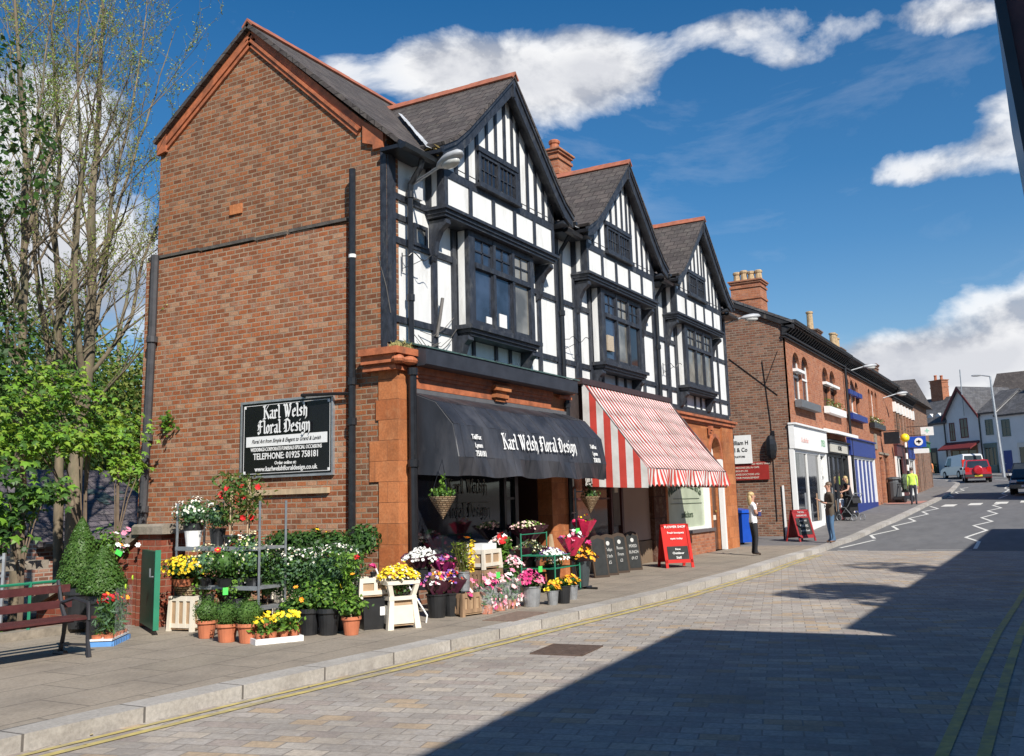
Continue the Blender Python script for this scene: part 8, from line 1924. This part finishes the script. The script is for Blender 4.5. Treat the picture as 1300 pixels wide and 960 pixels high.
# ------------------------------------------------------------------ cars
TYRE = plain('tyre', (.015, .015, .016), .9); RUB = plain('car_trim', (.03, .03, .032), .6); CG = glass('car_glass', (.03, .035, .04)); TAIL = plain('tail_light', (.5, .015, .01), .2); HEADL = plain('head_light', (.6, .62, .65), .15)
def car(name, label, cat, loc, rz, L, Wd, paint, lower, upper, zc, glass_seg, suv=False, front=False, spare=False, tailh=(.75, 1.1)):
    """lower/upper: side profiles (y, z); y<0 is the front. glass_seg: side window polygon"""
    t = thing(name, label, cat, loc, rz); w = Wd/2; m = MB()
    def loft(prof, w0, w1, z0, z1):
        n_ = len(prof); ring = []
        for sg in (-1, 1): ring.append([(sg*(lerp(w0, w1, max(0, min(1, (z-z0)/(z1-z0))))), y, z) for y, z in prof])
        for i in range(n_):
            j = (i+1) % n_; m.face([ring[0][i], ring[0][j], ring[1][j], ring[1][i]])
        m.face(ring[0]); m.face(ring[1][::-1])
    loft(lower, w, w*.97, .3, zc); loft(upper, w*.95, w*.8, zc, max(z for _, z in upper)); b = m.build('body', paint, t, bevel=.035)
    g = MB()
    for sg in (-1, 1): g.face([(sg*(lerp(w*.95, w*.8, (z-zc)/(max(q for _, q in upper)-zc))+.006), y, z) for y, z in glass_seg])
    zt = max(z for _, z in upper); up_ = sorted(upper, key=lambda q: q[0])
    yf0 = [q for q in upper if q[1] < zc+.05][0]; 
    def cross(y0, z0, y1, z1, off):
        for_ = []
        for (y, z) in ((y0, z0), (y1, z1)):
            ww = lerp(w*.95, w*.8, (z-zc)/(zt-zc))-.09; for_.append((ww, y, z))
        (wa, ya, za), (wb, yb, zb) = for_; g.face([(-wa, ya+off, za+.01), (wa, ya+off, za+.01), (wb, yb+off, zb+.01), (-wb, yb+off, zb+.01)])
    ys = [y for y, z in upper if z > zt-.15]; yl = [y for y, z in upper if z < zc+.1]
    cross(lerp(min(yl), min(ys), .08), lerp(zc, zt, .08), lerp(min(yl), min(ys), .86), lerp(zc, zt, .86), -.014); cross(lerp(max(yl), max(ys), .12), lerp(zc, zt, .12), lerp(max(yl), max(ys), .84), lerp(zc, zt, .84), .014)
    g.build('windows', CG, t)
    for sx in (-1, 1):
        for y in (-L/2+.82, L/2-.8):
            o = MB().lathe([(.24, -.1), (.32, -.1), (.335, -.06), (.335, .07), (.31, .1), (.2, .1)], (0, 0, 0), 20).xf(Matrix.Translation((sx*(w-.08), y, .335)) @ Matrix.Rotation(sx*PI/2, 4, 'Y')).build('wheel', TYRE, t)
            MB().lathe([(.19, .09), (.2, .108), (.05, .112)], (0, 0, 0), 16).xf(Matrix.Translation((sx*(w-.08), y, .335)) @ Matrix.Rotation(sx*PI/2, 4, 'Y')).build('rim', GALV, o)
    for sx in (-1, 1):
        MB().box(*sorted((sx*(w-.3), sx*(w-.02))), L/2-.1, L/2+.012, *tailh).build('tail_light', TAIL, t); MB().box(*sorted((sx*(w-.42), sx*(w-.08))), -L/2-.012, -L/2+.1, .66, .8).build('headlight', HEADL, t)
        MB().box(*sorted((sx*(w-.0), sx*(w+.16))), -L*.2, -L*.2+.1, zc+.02, zc+.16).build('door_mirror', RUB, t)
    MB().box(-w+.02, w-.02, L/2-.06, L/2+.05, .38, .58).build('rear_bumper', RUB if suv else paint, t); MB().box(-w+.02, w-.02, -L/2-.05, -L/2+.06, .35, .56).build('front_bumper', RUB if suv else paint, t)
    MB().box(-.26, .26, L/2+.05, L/2+.06, .62 if not suv else .42, .72 if not suv else .54).build('number_plate', plain('plate_yellow', (.7, .55, .05), .4) if 'plate_yellow' not in MATS else MATS['plate_yellow'], t)
    MB().box(-.26, .26, -L/2-.06, -L/2-.05, .42, .53).build('number_plate', WHITE, t); MB().box(-.5, .5, -L/2-.025, -L/2+.02, .6, .72).build('grille', RUB, t)
    if spare: MB().lathe([(.12, 0), (.3, 0), (.34, .05), (.33, .14), (.26, .18), (.1, .19)], (0, 0, 0), 20).xf(Matrix.Translation((0.0, L/2+.01, .88)) @ Matrix.Rotation(-PI/2, 4, 'X')).build('spare_wheel_cover', paint, t)
    return t
RPAINT = plain('car_red', (.42, .012, .02), .25, var=.05, coat=.8); WPAINT = plain('car_white', (.7, .7, .7), .3, var=.04, coat=.5); NPAINT = plain('car_navy', (.012, .03, .055), .25, var=.1, coat=.8); SPAINT = plain('car_silver', (.35, .35, .34), .35, metal=.4, var=.05, coat=.5)
low = lambda L, h, hb: [(-L/2, .32), (L/2, .32), (L/2+.02, .6), (L/2, hb), (L/2-.1, h), (-L/2+1.2, h), (-L/2+.5, h-.1), (-L/2+.05, h-.25), (-L/2-.02, .5)]
def place(px, py): p = gp(px, py, RD); return p
p = place(1239, 613); hd = math.radians(-90+18)
x_ = 68.5; L_ = 4.0
car('suv', 'red four-wheel-drive car with a spare wheel on its back, parked behind the white van', 'car', (x_+1.0, at(1238, 600, 'x', x_).y, gz(x_)+RD), math.radians(98), L_, 1.78, RPAINT, low(L_, .98, .95), [(-.95, .97), (-.45, 1.6), (1.3, 1.66), (1.88, 1.62), (1.97, .97)], .97, [(-.7, 1.02), (-.35, 1.52), (1.75, 1.54), (1.85, 1.02)], suv=True, spare=True)
x_ = 75.5; L_ = 4.3
car('van', 'white van parked on the left just beyond the red car', 'van', (x_+.8, at(1221, 600, 'x', x_).y, gz(x_)+RD), math.radians(118), L_, 1.85, WPAINT, low(L_, 1.0, .98), [(-1.35, .98), (-.85, 1.85), (1.9, 1.95), (2.1, 1.85), (2.14, .98)], .98, [(-1.1, 1.05), (-.75, 1.7), (-.1, 1.72), (-.1, 1.05)], tailh=(.9, 1.5))
x_ = 50.5; L_ = 4.1; yy = at(1301, 610, 'x', x_).y-.2
car('car', 'dark blue car coming down the road at the right edge', 'car', (x_, yy, gz(x_)+RD), math.radians(-92), L_, 1.74, NPAINT, low(L_, .9, .9), [(-1.1, .9), (-.4, 1.42), (.9, 1.44), (1.75, .92)], .9, [(-.8, .95), (-.3, 1.36), (.85, 1.38), (1.45, .95)])
x_ = 62; yy = at(1304, 600, 'x', x_).y
car('car', 'second dark car just behind the blue one at the right edge', 'car', (x_, yy, gz(x_)+RD), math.radians(-96), 4.2, 1.76, plain('car_black', (.015, .016, .018), .25, coat=.8), low(4.2, .92, .92), [(-1.1, .92), (-.4, 1.5), (1.2, 1.5), (1.9, .94)], .92, [(-.8, .97), (-.3, 1.4), (1.1, 1.42), (1.6, .97)])
